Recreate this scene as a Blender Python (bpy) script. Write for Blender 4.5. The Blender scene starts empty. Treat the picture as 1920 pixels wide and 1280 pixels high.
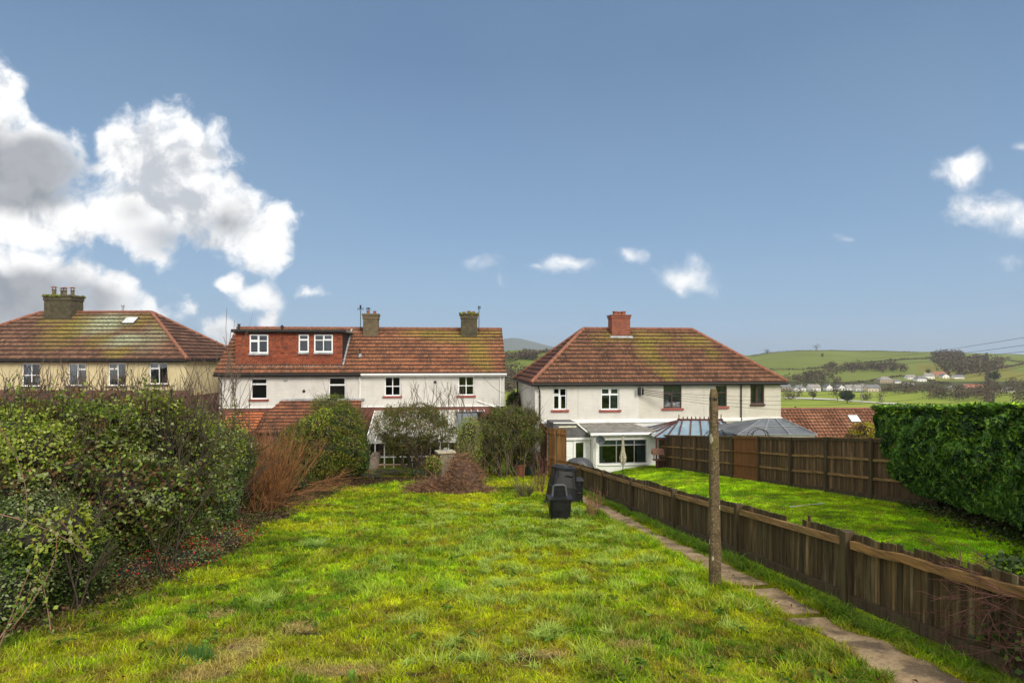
import bpy, math, random
import numpy as np
from mathutils import Vector, Matrix
R = math.radians
rng = np.random.default_rng(7)
random.seed(7)
SC = bpy.context.scene
COL = SC.collection
EZ = 10.0                       # height of the eye
F = 1100.0                      # focal length in pixels of the 1920 px wide photograph

# ------------------------------------------------------------------ camera
cam_d = bpy.data.cameras.new('camera'); cam = bpy.data.objects.new('camera', cam_d); COL.objects.link(cam)
cam.location = (0, 0, EZ); cam.rotation_euler = (R(90), 0, 0)
cam_d.sensor_width = 36; cam_d.lens = F / 1920 * 36; cam_d.shift_y = 30 / 1920
cam_d.clip_start = 0.1; cam_d.clip_end = 12000
SC.camera = cam

# ------------------------------------------------------------------ exposure, sun, world
SC.view_settings.view_transform = 'Standard'; SC.view_settings.look = 'None'
SC.view_settings.exposure = 0.22; SC.view_settings.gamma = 1.0
SUN_DIR = Vector((0.50, -0.74, 0.62)).normalized()
sun_d = bpy.data.lights.new('sun', 'SUN'); sun = bpy.data.objects.new('sun', sun_d); COL.objects.link(sun)
sun_d.energy = 2.35; sun_d.angle = R(22); sun_d.color = (1.0, 0.94, 0.83)
sun.rotation_euler = SUN_DIR.to_track_quat('Z', 'Y').to_euler()

class NT:
    """small helper round a node tree"""
    def __init__(s, tree): s.t = tree; s.n = tree.nodes; s.l = tree.links
    def _in(s, sock, v):
        if v is None: return
        if isinstance(v, bpy.types.NodeSocket): s.l.new(v, sock)
        else:
            if hasattr(sock.default_value, '__len__') and not hasattr(v, '__len__'):
                v = (v, v, v, 1)[:len(sock.default_value)]
            if hasattr(v, '__len__') and len(v) == 3 and len(sock.default_value) == 4: v = (*v, 1)
            sock.default_value = v
    def node(s, ty, outs=0, **kw):
        n = s.n.new(ty)
        ins = kw.pop('ins', {})
        for k, v in kw.items(): setattr(n, k, v)
        for k, v in ins.items(): s._in(n.inputs[k], v)
        return n.outputs[outs]
    def m(s, op, a, b=None, c=None, clamp=False):
        n = s.n.new('ShaderNodeMath'); n.operation = op; n.use_clamp = clamp
        s._in(n.inputs[0], a); s._in(n.inputs[1], b); s._in(n.inputs[2], c); return n.outputs[0]
    def v(s, op, a, b=None, out=0):
        n = s.n.new('ShaderNodeVectorMath'); n.operation = op
        s._in(n.inputs[0], a)
        if b is not None: s._in(n.inputs[3 if op == 'SCALE' else 1], b)
        return n.outputs[out]
    def mix(s, f, a, b, blend='MIX'):
        n = s.n.new('ShaderNodeMix'); n.data_type = 'RGBA'; n.blend_type = blend
        s._in(n.inputs[0], f); s._in(n.inputs[6], a); s._in(n.inputs[7], b); return n.outputs[2]
    def noise(s, vec, scale, detail=4, rough=.55, dist=0, out=0, dim='3D'):
        return s.node('ShaderNodeTexNoise', out, noise_dimensions=dim, ins={'Vector': vec, 'Scale': scale, 'Detail': detail, 'Roughness': rough, 'Distortion': dist})
    def ramp(s, f, stops):
        n = s.n.new('ShaderNodeValToRGB'); s._in(n.inputs[0], f)
        e = n.color_ramp.elements
        while len(e) < len(stops): e.new(.5)
        for i, (p, c) in enumerate(stops):
            e[i].position = p; e[i].color = (c, c, c, 1) if not hasattr(c, '__len__') else (*c, 1)
        return n.outputs[0]
    def sm(s, x, a, b):
        n = s.n.new('ShaderNodeMapRange'); n.interpolation_type = 'SMOOTHSTEP'
        s._in(n.inputs[0], x); n.inputs[1].default_value = a; n.inputs[2].default_value = b; return n.outputs[0]

def sky_xy(px, py): return ((px - 960) / F, (670 - py) / F)
W = bpy.data.worlds.new('World'); SC.world = W; W.use_nodes = True
def build_world():
    t = W.node_tree; t.nodes.clear(); q = NT(t)
    out = t.nodes.new('ShaderNodeOutputWorld'); bg = t.nodes.new('ShaderNodeBackground')
    sky = t.nodes.new('ShaderNodeTexSky'); sky.sky_type = 'NISHITA'; sky.sun_disc = False
    sky.sun_elevation = math.asin(SUN_DIR.z); sky.sun_rotation = math.atan2(SUN_DIR.x, SUN_DIR.y)
    sky.altitude = 50; sky.air_density = 1.0; sky.dust_density = 1.2; sky.ozone_density = 1.5
    tc = q.node('ShaderNodeTexCoord', 0)  # generated = view direction
    sep = t.nodes.new('ShaderNodeSeparateXYZ'); t.links.new(tc, sep.inputs[0])
    X, Y, Z = sep.outputs
    yy = q.m('MAXIMUM', Y, .12)
    p = q.node('ShaderNodeCombineXYZ', 0, ins={0: q.m('DIVIDE', X, yy), 1: q.m('DIVIDE', Z, yy)})
    # cloud blobs on the sky in front: px, py, radius x, radius y, weight
    blobs = [(225,290,60,75,1),(285,305,95,80,1),(370,285,62,52,1),(330,375,125,85,1.05),(250,380,75,65,1),(425,395,70,68,1),(505,420,48,42,.8),(430,335,30,30,.8),
             (400,440,95,38,.7),(500,465,40,45,.75),(290,478,45,16,.5),(180,300,30,26,.7),
             (-40,210,90,80,1),(15,165,32,38,.8),(-20,310,175,90,1.1),(40,390,150,75,1),(120,400,80,42,.85),
             (40,520,95,66,1.05),(145,510,55,40,1),(215,535,42,40,.9),(60,590,230,55,1),(285,568,24,20,.6),
             (440,522,26,17,.7),(482,545,34,22,.7),(502,590,24,45,.7),(575,545,48,14,.5),(415,622,48,26,.7),(362,588,20,22,.5),(335,600,18,14,.4),
             (912,503,32,20,.5),(935,527,16,9,.3),(1075,497,52,17,.6),(1012,505,18,8,.35),(1165,486,50,16,.6),(1285,520,55,28,.72),(1272,540,25,17,.5),
             (1812,305,42,26,.7),(1798,318,40,13,.5),(1865,392,66,34,.9),(1915,410,48,32,.7),(1580,456,40,6,.18),(1870,478,50,12,.25),(1918,268,12,8,.4)]
    BIG = 28
    def density(vec, bl):
        acc = None
        for (bx, by, rx, ry, w) in bl:
            cx, cy = sky_xy(bx, by)
            d = q.v('MULTIPLY', q.v('SUBTRACT', vec, (cx, cy, 0)), (F / (rx * 1.5), F / (ry * 1.5), 0))
            e = q.m('MULTIPLY_ADD', q.v('LENGTH', d, out=1), -w, w)
            acc = e if acc is None else q.m('SMOOTH_MAX', acc, e, .16)
        return acc
    wn = q.noise(p, 7, 3, .5, out=1)
    wv = q.v('ADD', p, q.v('SCALE', q.v('SUBTRACT', wn, (.5, .5, .5)), .09))
    n1 = q.noise(wv, 7.5, 9, .60)
    nn = q.m('MULTIPLY', q.m('SUBTRACT', n1, .55), 2.1)
    D = q.m('ADD', density(wv, blobs[:BIG]), nn)
    Ds = q.m('ADD', density(wv, blobs[BIG:]), nn)
    a = q.m('MAXIMUM', q.sm(D, .0, .36), q.m('MULTIPLY', q.sm(Ds, -.06, .62), .92))
    # relief: how the cloud stuff changes a step towards the light (up and to the right)
    n2 = q.noise(q.v('ADD', wv, (.010, .024, 0)), 7.5, 7, .60)
    n3 = q.noise(q.v('ADD', wv, (.025, .055, 0)), 4.2, 4, .55); n4 = q.noise(wv, 4.2, 4, .55)
    rel = q.m('ADD', q.m('MULTIPLY', q.m('SUBTRACT', n1, n2), 1.2), q.m('MULTIPLY', q.m('SUBTRACT', n4, n3), 1.3))
    shade = q.sm(rel, -.26, .05)
    D = q.m('MAXIMUM', D, Ds)
    # grey undersides
    gre = None
    for (bx, by, rx, ry, w) in [(40,325,175,95,1.2),(95,330,85,70,.9),(20,560,240,65,1.0),(150,570,130,50,.8),(430,415,75,60,.5),(330,440,150,50,.45),(250,400,60,60,.3),(-60,300,140,120,.9)]:
        cx, cy = sky_xy(bx, by)
        wv = q.v('ADD', p, q.v('SCALE', q.v('SUBTRACT', q.noise(p, 9, 4, .5, out=1), (.5, .5, .5)), .07))
        d = q.v('MULTIPLY', q.v('SUBTRACT', wv, (cx, cy, 0)), (F / rx, F / ry, 0))
        e = q.m('MULTIPLY_ADD', q.v('LENGTH', d, out=1), -w, w)
        gre = e if gre is None else q.m('SMOOTH_MAX', gre, e, .1)
    gm = q.sm(gre, .0, .55)
    cc = q.mix(shade, (.50, .53, .58), (1.0, .995, .985))
    cc = q.mix(q.m('MULTIPLY', gm, .8), cc, (.235, .255, .295))
    thin = q.sm(D, .0, .6)
    cc = q.mix(thin, q.mix(.5, cc, (.62, .70, .80)), cc)
    # clear sky, steel blue overhead, paler low down: the nishita sky with less saturation
    hs = q.node('ShaderNodeHueSaturation', 0, ins={'Saturation': SKY_SAT, 'Value': SKY_VAL, 'Color': q.v('SCALE', sky.outputs[0], .1)})
    sc_ = q.mix(.88, hs, q.ramp(q.m('MULTIPLY', Z, 1.0), [(0, (.33, .50, .70)), (.08, (.275, .43, .62)), (.2, (.21, .35, .545)), (.45, (.125, .225, .385)), (1, (.07, .14, .27))]))
    big = q.noise(p, 1.6, 3, .5)
    sc_ = q.mix(q.m('MULTIPLY', q.sm(big, .35, .75), .10), sc_, (.30, .38, .47))
    front = q.mix(a, sc_, cc)
    # behind the camera: unseen bright cloud, added and levelled for soft neutral light
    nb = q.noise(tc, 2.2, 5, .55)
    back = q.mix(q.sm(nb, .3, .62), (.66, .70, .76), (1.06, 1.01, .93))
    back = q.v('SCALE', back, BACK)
    bm = q.sm(Y, .10, -.12)
    up = q.m('MULTIPLY', q.sm(Z, .55, .85), .8)
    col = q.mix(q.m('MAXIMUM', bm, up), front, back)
    col = q.mix(q.sm(Z, -.01, -.06), col, (.10, .12, .07))
    t.links.new(col, bg.inputs[0]); bg.inputs[1].default_value = 1.0
    t.links.new(bg.outputs[0], out.inputs[0])
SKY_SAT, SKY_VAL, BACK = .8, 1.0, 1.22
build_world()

# ------------------------------------------------------------------ numpy noise and the lie of the land
def _hash(ix, iy, seed):
    h = (ix.astype(np.int64) * 374761393 + iy.astype(np.int64) * 668265263 + seed * 974634777) & 0x7fffffff
    h = ((h ^ (h >> 13)) * 1274126177) & 0x7fffffff
    return ((h ^ (h >> 16)) & 0xffff) / 65535.0
def vnoise(x, y, seed=0):
    x = np.asarray(x, float); y = np.asarray(y, float)
    ix = np.floor(x); iy = np.floor(y); fx = x - ix; fy = y - iy
    fx = fx * fx * (3 - 2 * fx); fy = fy * fy * (3 - 2 * fy)
    a = _hash(ix, iy, seed); b = _hash(ix + 1, iy, seed); c = _hash(ix, iy + 1, seed); d = _hash(ix + 1, iy + 1, seed)
    return (a * (1 - fx) + b * fx) * (1 - fy) + (c * (1 - fx) + d * fx) * fy
def fbm(x, y, s=1.0, seed=0, oct=4):
    t = 0; a = .5; n = 0
    for o in range(oct):
        t = t + a * vnoise(np.asarray(x) / s, np.asarray(y) / s, seed + o * 17); n += a; a *= .5; s *= .5
    return t / n
def sstep(a, b, x):
    t = np.clip((np.asarray(x, float) - a) / (b - a), 0, 1); return t * t * (3 - 2 * t)

def far_h(pxc, d):
    """valley and hill behind the houses, metres relative to the eye"""
    dr = [0, 40, 60, 100, 200, 300, 500, 560, 620, 700, 800, 1000, 1100, 1250, 1500, 2500, 3500, 4200, 6000]
    zr = [-7, -7, -9.5, -15, -27, -29, -29, -29.5, -26.5, -20.5, -14, -2.5, 5.5, 14.5, 2, -20, -20, -10, -10]
    z = np.interp(d, dr, zr)
    # the crest drops towards the left and a little to the right
    up = sstep(640, 1250, d) * (1 - sstep(1300, 1700, d))
    crest = np.interp(pxc, [900, 1300, 1400, 1440, 1500, 1560, 1700, 1790, 1920, 2100], [-40, -22, -10.5, -5, 1.0, 1.6, -1.5, -3.5, -9, -16])
    z = z + up * crest
    # the ridge of fields seen between the two white houses
    gap = np.exp(-((pxc - 985) / 190.0) ** 2)
    z = z + gap * (sstep(420, 900, d) * 33 * (1 - sstep(900, 1300, d)))
    # a far blue hill there
    z = z + np.exp(-((pxc - 955) / 70.0) ** 2) * 105 * sstep(2900, 4000, d) * (1 - sstep(4300, 5600, d))
    z = z + np.exp(-((pxc - 1150) / 240.0) ** 2) * 75 * sstep(2900, 4000, d) * (1 - sstep(4300, 5600, d))
    return z
def G(x, y):
    """ground height (world z)"""
    x = np.asarray(x, float); y = np.asarray(y, float)
    yc = np.minimum(y, 36.0)
    soft = np.where(y > 33, 33 + 3 * (1 - np.exp(-(y - 33) / 3.0)), yc)
    z = -2.5 - .127 * soft + .45 * sstep(4.6, 8.2, x)
    z = z + (fbm(x, y, 1.3, 3, 3) - .5) * .10 + (fbm(x, y, .35, 5, 2) - .5) * .03
    pxc = 960 + F * x / np.maximum(y, 1)
    zf = far_h(pxc, y) + (fbm(x, y, 60, 9, 3) - .5) * 3 * sstep(80, 300, y)
    # to the right of the houses the land drops away sooner
    st = np.where(x > 17.5, 34.0, 56.0)
    t = sstep(0, 1, (y - st) / 22.0)
    return EZ + z * (1 - t) + zf * t
def g(x, y): return float(G(np.array([x]), np.array([y]))[0])
def P(px, py, d): return Vector(((px - 960) / F * d, d, EZ - (py - 670) / F * d))
def hit(px, py, d0=90, d1=5000):
    """where the line of sight through a photo pixel meets the land beyond the houses"""
    d = np.geomspace(d0, d1, 4000)
    x = (px - 960) / F * d; z = EZ - (py - 670) / F * d
    gz = G(x, d); k = np.argmax(gz >= z)
    return Vector((x[k], d[k], gz[k]))

# ------------------------------------------------------------------ object helpers
def props(o, label=None, cat=None, group=None, kind=None):
    if label: o['label'] = label
    if cat: o['category'] = cat
    if group: o['group'] = group
    if kind: o['kind'] = kind
    return o
def thing(name, label, cat, loc=(0, 0, 0), rz=0, group=None):
    o = bpy.data.objects.new(name, None); COL.objects.link(o); o.location = loc; o.rotation_euler = (0, 0, rz)
    o.empty_display_size = .2
    return props(o, label, cat, group)
def mk(name, V, Fc, mat, parent=None, world=False, origin=None, uv=None, col=None, smooth=False):
    V = np.asarray(V, np.float32).reshape(-1, 3)
    off = None
    if world and parent is not None: off = np.array(parent.location, np.float32)
    if origin is not None: off = np.array(origin, np.float32)
    if off is not None: V = V - off
    me = bpy.data.meshes.new(name)
    if isinstance(Fc, np.ndarray):
        k = Fc.shape[1]; n = len(Fc)
        me.vertices.add(len(V)); me.vertices.foreach_set('co', V.ravel())
        me.loops.add(n * k); me.loops.foreach_set('vertex_index', Fc.ravel().astype(np.int32))
        me.polygons.add(n); me.polygons.foreach_set('loop_start', np.arange(0, n * k, k, dtype=np.int32))
        me.update(calc_edges=True)
    else:
        me.from_pydata([tuple(map(float, v)) for v in V], [], [tuple(f) for f in Fc]); me.update()
    if uv is not None:
        uv = np.asarray(uv, np.float32); li = np.empty(len(me.loops), np.int32); me.loops.foreach_get('vertex_index', li)
        l = me.uv_layers.new(name='UVMap'); l.data.foreach_set('uv', uv[li].ravel())
    if col is not None:
        col = np.asarray(col, np.float32)
        if col.shape[1] == 3: col = np.hstack([col, np.ones((len(col), 1), np.float32)])
        a = me.color_attributes.new('Col', 'FLOAT_COLOR', 'POINT'); a.data.foreach_set('color', col.ravel())
    if smooth: me.polygons.foreach_set('use_smooth', np.ones(len(me.polygons), bool))
    if isinstance(mat, (list, tuple)):
        for m_ in mat: me.materials.append(m_)
    else: me.materials.append(mat)
    o = bpy.data.objects.new(name, me); COL.objects.link(o)
    if parent is not None: o.parent = parent
    if origin is not None and parent is None: o.location = origin
    return o

class MB:
    def __init__(s): s.V = []; s.F = []; s.C = []; s.usecol = False
    def add(s, vs, fs, col=None):
        b = len(s.V); s.V += [tuple(v) for v in vs]; s.F += [tuple(b + i for i in f) for f in fs]
        if col is not None: s.usecol = True
        s.C += [col or (1, 1, 1)] * len(vs); return s
    def box(s, x0, x1, y0, y1, z0, z1, col=None):
        v = [(x0,y0,z0),(x1,y0,z0),(x1,y1,z0),(x0,y1,z0),(x0,y0,z1),(x1,y0,z1),(x1,y1,z1),(x0,y1,z1)]
        return s.add(v, [(0,3,2,1),(4,5,6,7),(0,1,5,4),(1,2,6,5),(2,3,7,6),(3,0,4,7)], col)
    def obox(s, c, ax, ay, az, col=None):
        """box from centre and three half-axis vectors"""
        c, ax, ay, az = map(Vector, (c, ax, ay, az)); v = []
        for k in (-1, 1):
            for a, b in ((-1,-1),(1,-1),(1,1),(-1,1)): v.append(c + a * ax + b * ay + k * az)
        return s.add(v, [(0,3,2,1),(4,5,6,7),(0,1,5,4),(1,2,6,5),(2,3,7,6),(3,0,4,7)], col)
    def bar(s, a, b, w, h, col=None, up=(0, 0, 1)):
        a, b = Vector(a), Vector(b); d = b - a; L = d.length; d.normalize()
        u = Vector(up); sd = d.cross(u)
        if sd.length < 1e-3: sd = d.cross(Vector((1, 0, 0)))
        sd.normalize(); u = sd.cross(d)
        return s.obox((a + b) / 2, d * L / 2, sd * w / 2, u * h / 2, col)
    def tube(s, pts, rad, n=6, col=None, cap=True):
        pts = [Vector(p) for p in pts]; m = len(pts)
        if not hasattr(rad, '__len__'): rad = [rad] * m
        vs = []; ref = None
        for i, p in enumerate(pts):
            d = (pts[min(i + 1, m - 1)] - pts[max(i - 1, 0)]).normalized()
            if ref is None: ref = Vector((0, 0, 1)) if abs(d.z) < .9 else Vector((1, 0, 0))
            a = (ref - d * ref.dot(d)).normalized(); b = d.cross(a); ref = a
            for k in range(n):
                t = 2 * math.pi * k / n; vs.append(p + (a * math.cos(t) + b * math.sin(t)) * rad[i])
        fs = [(i*n+k, i*n+(k+1)%n, (i+1)*n+(k+1)%n, (i+1)*n+k) for i in range(m-1) for k in range(n)]
        if cap: fs += [tuple(range(n))[::-1], tuple((m-1)*n+k for k in range(n))]
        return s.add(vs, fs, col)
    def lathe(s, prof, c=(0, 0, 0), n=16, col=None, sq=0):
        """profile of (r, z) round a vertical axis; sq>0 squares the section"""
        vs = []
        for r, z in prof:
            for k in range(n):
                t = 2 * math.pi * k / n; f = 1.0
                if sq: f = 1 / (abs(math.cos(t)) ** sq + abs(math.sin(t)) ** sq) ** (1 / sq)
                vs.append((c[0] + r * f * math.cos(t), c[1] + r * f * math.sin(t), c[2] + z))
        m = len(prof)
        fs = [(i*n+k, i*n+(k+1)%n, (i+1)*n+(k+1)%n, (i+1)*n+k) for i in range(m-1) for k in range(n)]
        fs += [tuple(range(n))[::-1], tuple((m-1)*n+k for k in range(n))]
        return s.add(vs, fs, col)
    def prism(s, poly, axis_vec, col=None):
        """extrude a planar polygon (list of 3d points) by a vector"""
        a = [Vector(p) for p in poly]; e = Vector(axis_vec); n = len(a)
        return s.add(a + [p + e for p in a], [tuple(range(n))[::-1], tuple(range(n, 2*n))] + [(i, (i+1)%n, n+(i+1)%n, n+i) for i in range(n)], col)
    def build(s, name, mat, parent=None, world=False, origin=None, smooth=False, bevel=0):
        o = mk(name, s.V, s.F, mat, parent, world, origin, col=s.C, smooth=smooth)
        if bevel:
            b = o.modifiers.new('bevel', 'BEVEL'); b.width = bevel; b.segments = 2; b.limit_method = 'ANGLE'
        return o
# ------------------------------------------------------------------ materials
MATS = {}
def new_mat(name):
    m = bpy.data.materials.new(name); m.use_nodes = True; t = m.node_tree
    b = t.nodes['Principled BSDF']; return m, NT(t), b
def bump(q, b, h, strength=.4, dist=.02):
    n = q.node('ShaderNodeBump', 0, ins={'Strength': strength, 'Distance': dist, 'Height': h}); q.l.new(n, b.inputs['Normal'])
def coords(q, kind='Object', scale=(1, 1, 1)):
    tc = q.n.new('ShaderNodeTexCoord').outputs[kind]
    return q.v('MULTIPLY', tc, scale)
def plain(name, c, rough=.6, metal=0, var=.12, nscale=6, bmp=0, stain=None, spec=.5, usecol=False):
    """painted or plastic surface with slight unevenness and optional grime of its own shape"""
    m, q, b = new_mat(name); co = coords(q)
    n = q.noise(co, nscale, 5, .6)
    c0 = tuple(x * (1 - var) for x in c); c1 = tuple(min(1, x * (1 + var)) for x in c)
    k = q.mix(q.sm(n, .3, .7), c0, c1)
    if stain:
        k = q.mix(q.m('MULTIPLY', q.sm(q.noise(co, nscale * .35, 6, .7), .5, .75), stain[1]), k, stain[0])
    if usecol: k = q.mix(1.0, k, q.node('ShaderNodeAttribute', 0, attribute_name='Col'), 'MULTIPLY')
    q._in(b.inputs['Base Color'], k); b.inputs['Roughness'].default_value = rough; b.inputs['Metallic'].default_value = metal
    b.inputs['Specular IOR Level'].default_value = spec
    if bmp: bump(q, b, q.noise(co, nscale * 8, 4, .6), bmp, .01)
    return m
def render_wall(name, c, dirt=(.42, .40, .34), amount=.5):
    """painted roughcast with damp runs"""
    m, q, b = new_mat(name); co = coords(q)
    n = q.noise(co, 1.1, 6, .65); st = q.noise(q.v('MULTIPLY', co, (5, 5, .7)), 1.0, 6, .65)
    k = q.mix(q.sm(n, .35, .75), c, tuple(x * .86 for x in c))
    k = q.mix(q.m('MULTIPLY', q.sm(st, .52, .80), amount), k, dirt)
    sp = q.noise(co, 9, 4, .7)
    k = q.mix(q.m('MULTIPLY', q.sm(sp, .62, .78), amount * .7), k, tuple(x * .8 for x in dirt))
    co_ = q.noise(co, 38, 3, .6)
    q._in(b.inputs['Base Color'], k); b.inputs['Roughness'].default_value = .85; b.inputs['Specular IOR Level'].default_value = .2
    layers = q.noise(q.v('MULTIPLY', co, (1.2, 1.2, 11)), 1, 3, .6)
    bump(q, b, q.m('ADD', co_, q.m('MULTIPLY', layers, 1.0)), .55, .03)
    return m
def brick(name, c1, c2, mortar, scale=1):
    m, q, b = new_mat(name); tc = q.n.new('ShaderNodeTexCoord').outputs['Object']
    sp = q.n.new('ShaderNodeSeparateXYZ'); q.l.new(tc, sp.inputs[0])
    co = q.node('ShaderNodeCombineXYZ', 0, ins={0: q.m('ADD', sp.outputs[0], sp.outputs[1]), 1: sp.outputs[2]})
    br = q.n.new('ShaderNodeTexBrick'); q._in(br.inputs['Vector'], co)
    for k, v in (('Color1', c1), ('Color2', c2), ('Mortar', mortar)): q._in(br.inputs[k], v)
    for k, v in (('Scale', 1), ('Mortar Size', .008), ('Brick Width', .23), ('Row Height', .077), ('Bias', 0)): br.inputs[k].default_value = v
    k = q.mix(q.m('MULTIPLY', q.sm(q.noise(tc, 2.2, 5, .7), .45, .75), .6), br.outputs[0], tuple(x * .45 for x in c1))
    q._in(b.inputs['Base Color'], k); b.inputs['Roughness'].default_value = .85
    bump(q, b, q.m('ADD', q.m('MULTIPLY', br.outputs[1], -1), q.m('MULTIPLY', q.noise(tc, 40, 3), .4)), .5, .01)
    return m
def roof_mat(name, reds, patches=(), pale=.4, moss=.5, tw=.30, ch=.33, grid=0):
    """clay tiles from the UV map in metres: u along the eaves, v up the slope; moss and lichen where given"""
    m, q, b = new_mat(name); uv = q.n.new('ShaderNodeTexCoord').outputs['UV']
    sp = q.n.new('ShaderNodeSeparateXYZ'); q.l.new(uv, sp.inputs[0]); u, v = sp.outputs[0], sp.outputs[1]
    row = q.m('FLOOR', q.m('DIVIDE', q.m('ADD', v, .01), ch)); tile = q.m('FLOOR', q.m('DIVIDE', u, tw))
    cell = q.node('ShaderNodeCombineXYZ', 0, ins={0: tile, 1: row})
    wn = q.node('ShaderNodeTexWhiteNoise', 0, ins={'Vector': cell})
    n = q.noise(uv, .55, 6, .65)
    f = q.m('ADD', q.m('ADD', q.m('MULTIPLY', wn, .16), q.m('MULTIPLY', n, .70)), q.m('MULTIPLY', q.noise(q.v('MULTIPLY', uv, (1.5, 3, 1)), 1.6, 5, .7), .22))
    k = q.ramp(f, [(.34, reds[0]), (.46, reds[1]), (.60, reds[2]), (.76, reds[3])])
    # fine streaks inside each tile: pale ones and near-black ones
    fine = q.noise(q.v('MULTIPLY', uv, (8, 2.6, 1)), 1, 4, .75)
    k = q.mix(q.m('MULTIPLY', q.sm(fine, .50, .66), pale), k, (.36, .25, .14))
    k = q.mix(q.m('MULTIPLY', q.sm(q.noise(q.v('MULTIPLY', uv, (8.5, 3.2, 1)), 1.0, 4, .7), .53, .66), .8), k, (.035, .022, .018))
    g1 = q.noise(q.v('MULTIPLY', uv, (.9, .32, 1)), 1.3, 6, .72)
    g2 = q.noise(q.v('MULTIPLY', uv, (5, 3, 1)), 1.6, 5, .7)
    acc = q.m('MULTIPLY', q.sm(g1, .58, .78), moss * .8)
    pal = None
    for (a, c, ra, rc, s, kind) in patches:
        d = q.v('MULTIPLY', q.v('SUBTRACT', q.v('ADD', uv, q.v('SCALE', q.v('SUBTRACT', q.noise(uv, .8, 3, .6, out=1), (.5, .5, .5)), 1.3)), (a, c, 0)), (1 / ra, 1 / rc, 0))
        e = q.m('MULTIPLY', q.sm(q.v('LENGTH', d, out=1), 1.25, .25), s)
        if kind == 'm': acc = q.m('MAXIMUM', acc, e)
        else: pal = e if pal is None else q.m('MAXIMUM', pal, e)
    if pal is not None:
        k = q.mix(q.m('MULTIPLY', pal, q.sm(g2, .30, .62)), k, (.36, .42, .26))
    mg = q.mix(q.noise(uv, 1.4, 3), (.16, .17, .018), (.33, .25, .025))
    k = q.mix(q.m('MULTIPLY', acc, q.m('MULTIPLY', q.sm(g2, .36, .58), .92)), k, mg)
    k = q.mix(q.m('MULTIPLY', q.sm(q.noise(q.v('MULTIPLY', uv, (9, 2.2, 1)), 1.3, 4, .7), .50, .64), .5), k, (.05, .035, .02))
    # dark band along the lower lip of each course
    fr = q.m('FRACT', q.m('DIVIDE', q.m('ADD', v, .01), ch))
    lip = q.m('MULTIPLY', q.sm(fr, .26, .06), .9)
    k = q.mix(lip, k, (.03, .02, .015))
    if grid: k = q.mix(q.m('MULTIPLY', q.m('LESS_THAN', q.m('FRACT', q.m('DIVIDE', u, tw)), .22), grid), k, (.05, .025, .018))
    q._in(b.inputs['Base Color'], k); b.inputs['Roughness'].default_value = .8; b.inputs['Specular IOR Level'].default_value = .3
    bump(q, b, q.noise(uv, 22, 4, .65), .5, .015)
    return m
def wood(name, c1, c2, c3, vert=True, usecol=True, rough=.8, amt=.6):
    m, q, b = new_mat(name)
    co = coords(q, 'Object', (22, 22, 1.3) if vert else (1.6, 1.6, 24))
    n = q.noise(co, 1.0, 6, .7, .4); n2 = q.noise(coords(q, 'Object', (7, 7, .6) if vert else (.6, .6, 8)), 1.0, 5, .7)
    k = q.mix(q.sm(n, .3, .7), c1, c2)
    k = q.mix(q.m('MULTIPLY', q.sm(n2, .48, .72), amt), k, c3)
    if usecol: k = q.mix(1.0, k, q.node('ShaderNodeAttribute', 0, attribute_name='Col'), 'MULTIPLY')
    q._in(b.inputs['Base Color'], k); b.inputs['Roughness'].default_value = rough; b.inputs['Specular IOR Level'].default_value = .25
    bump(q, b, n, .6, .01)
    return m
def leafmat(name, trans=.35, rough=.5, spec=.35):
    m, q, b = new_mat(name)
    a = q.node('ShaderNodeAttribute', 0, attribute_name='Col')
    q._in(b.inputs['Base Color'], a); b.inputs['Roughness'].default_value = rough; b.inputs['Specular IOR Level'].default_value = spec
    tr = q.node('ShaderNodeBsdfTranslucent', 0, ins={'Color': q.mix(1.0, a, (1.25, 1.2, .7), 'MULTIPLY')})
    mx = q.node('ShaderNodeMixShader', 0, ins={0: trans, 1: b.outputs[0], 2: tr})
    q.l.new(mx, q.n['Material Output'].inputs[0]); return m
def glassmat(name, tint=(.55, .6, .62), refl=.03, rough=.02):
    m, q, b = new_mat(name)
    fr = q.node('ShaderNodeFresnel', 0, ins={'IOR': 1.5})
    gl = q.node('ShaderNodeBsdfGlossy', 0, ins={'Color': (.95, .97, 1), 'Roughness': rough})
    tr = q.node('ShaderNodeBsdfTransparent', 0, ins={'Color': tint})
    bp = q.node('ShaderNodeBump', 0, ins={'Strength': .05, 'Distance': .05, 'Height': q.noise(coords(q), 1.3, 2)})
    for n in q.n:
        if n.type == 'BSDF_GLOSSY': q.l.new(bp, n.inputs['Normal'])
    mx = q.node('ShaderNodeMixShader', 0, ins={0: q.m('ADD', fr, refl, clamp=True), 1: tr, 2: gl})
    q.l.new(mx, q.n['Material Output'].inputs[0]); return m

M_WHITE = render_wall('white_render', (.655, .63, .585), amount=.42)
M_CREAM2 = render_wall('off_white_render', (.60, .56, .48), amount=.35)
M_CREAM = render_wall('cream_render', (.66, .56, .33), dirt=(.40, .32, .17), amount=.35)
M_TRIMW = plain('white_paint', (.82, .82, .80), .45, var=.05, stain=((.45, .42, .36), .35))
M_UPVC = plain('window_frame_white', (.85, .86, .87), .35, var=.04)
M_BROWNF = plain('window_frame_brown', (.06, .025, .02), .45, var=.2)
M_SILL = plain('red_tile_sill', (.28, .06, .04), .6, var=.25)
M_DSILL = plain('dark_sill', (.07, .06, .055), .6, var=.25)
M_GUT = plain('black_gutter', (.016, .014, .014), .65, var=.2)
M_GLASS = glassmat('window_glass')
M_CURT = plain('curtain', (.62, .66, .62), .9, var=.15, nscale=3)
M_CURTG = plain('grey_curtain', (.40, .46, .50), .9, var=.15, nscale=3)
M_BLIND = plain('grey_blind', (.44, .50, .50), .8, var=.06)
M_BRICKR = brick('red_brown_brick', (.20, .065, .045), (.13, .045, .035), (.20, .15, .12))
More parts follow.
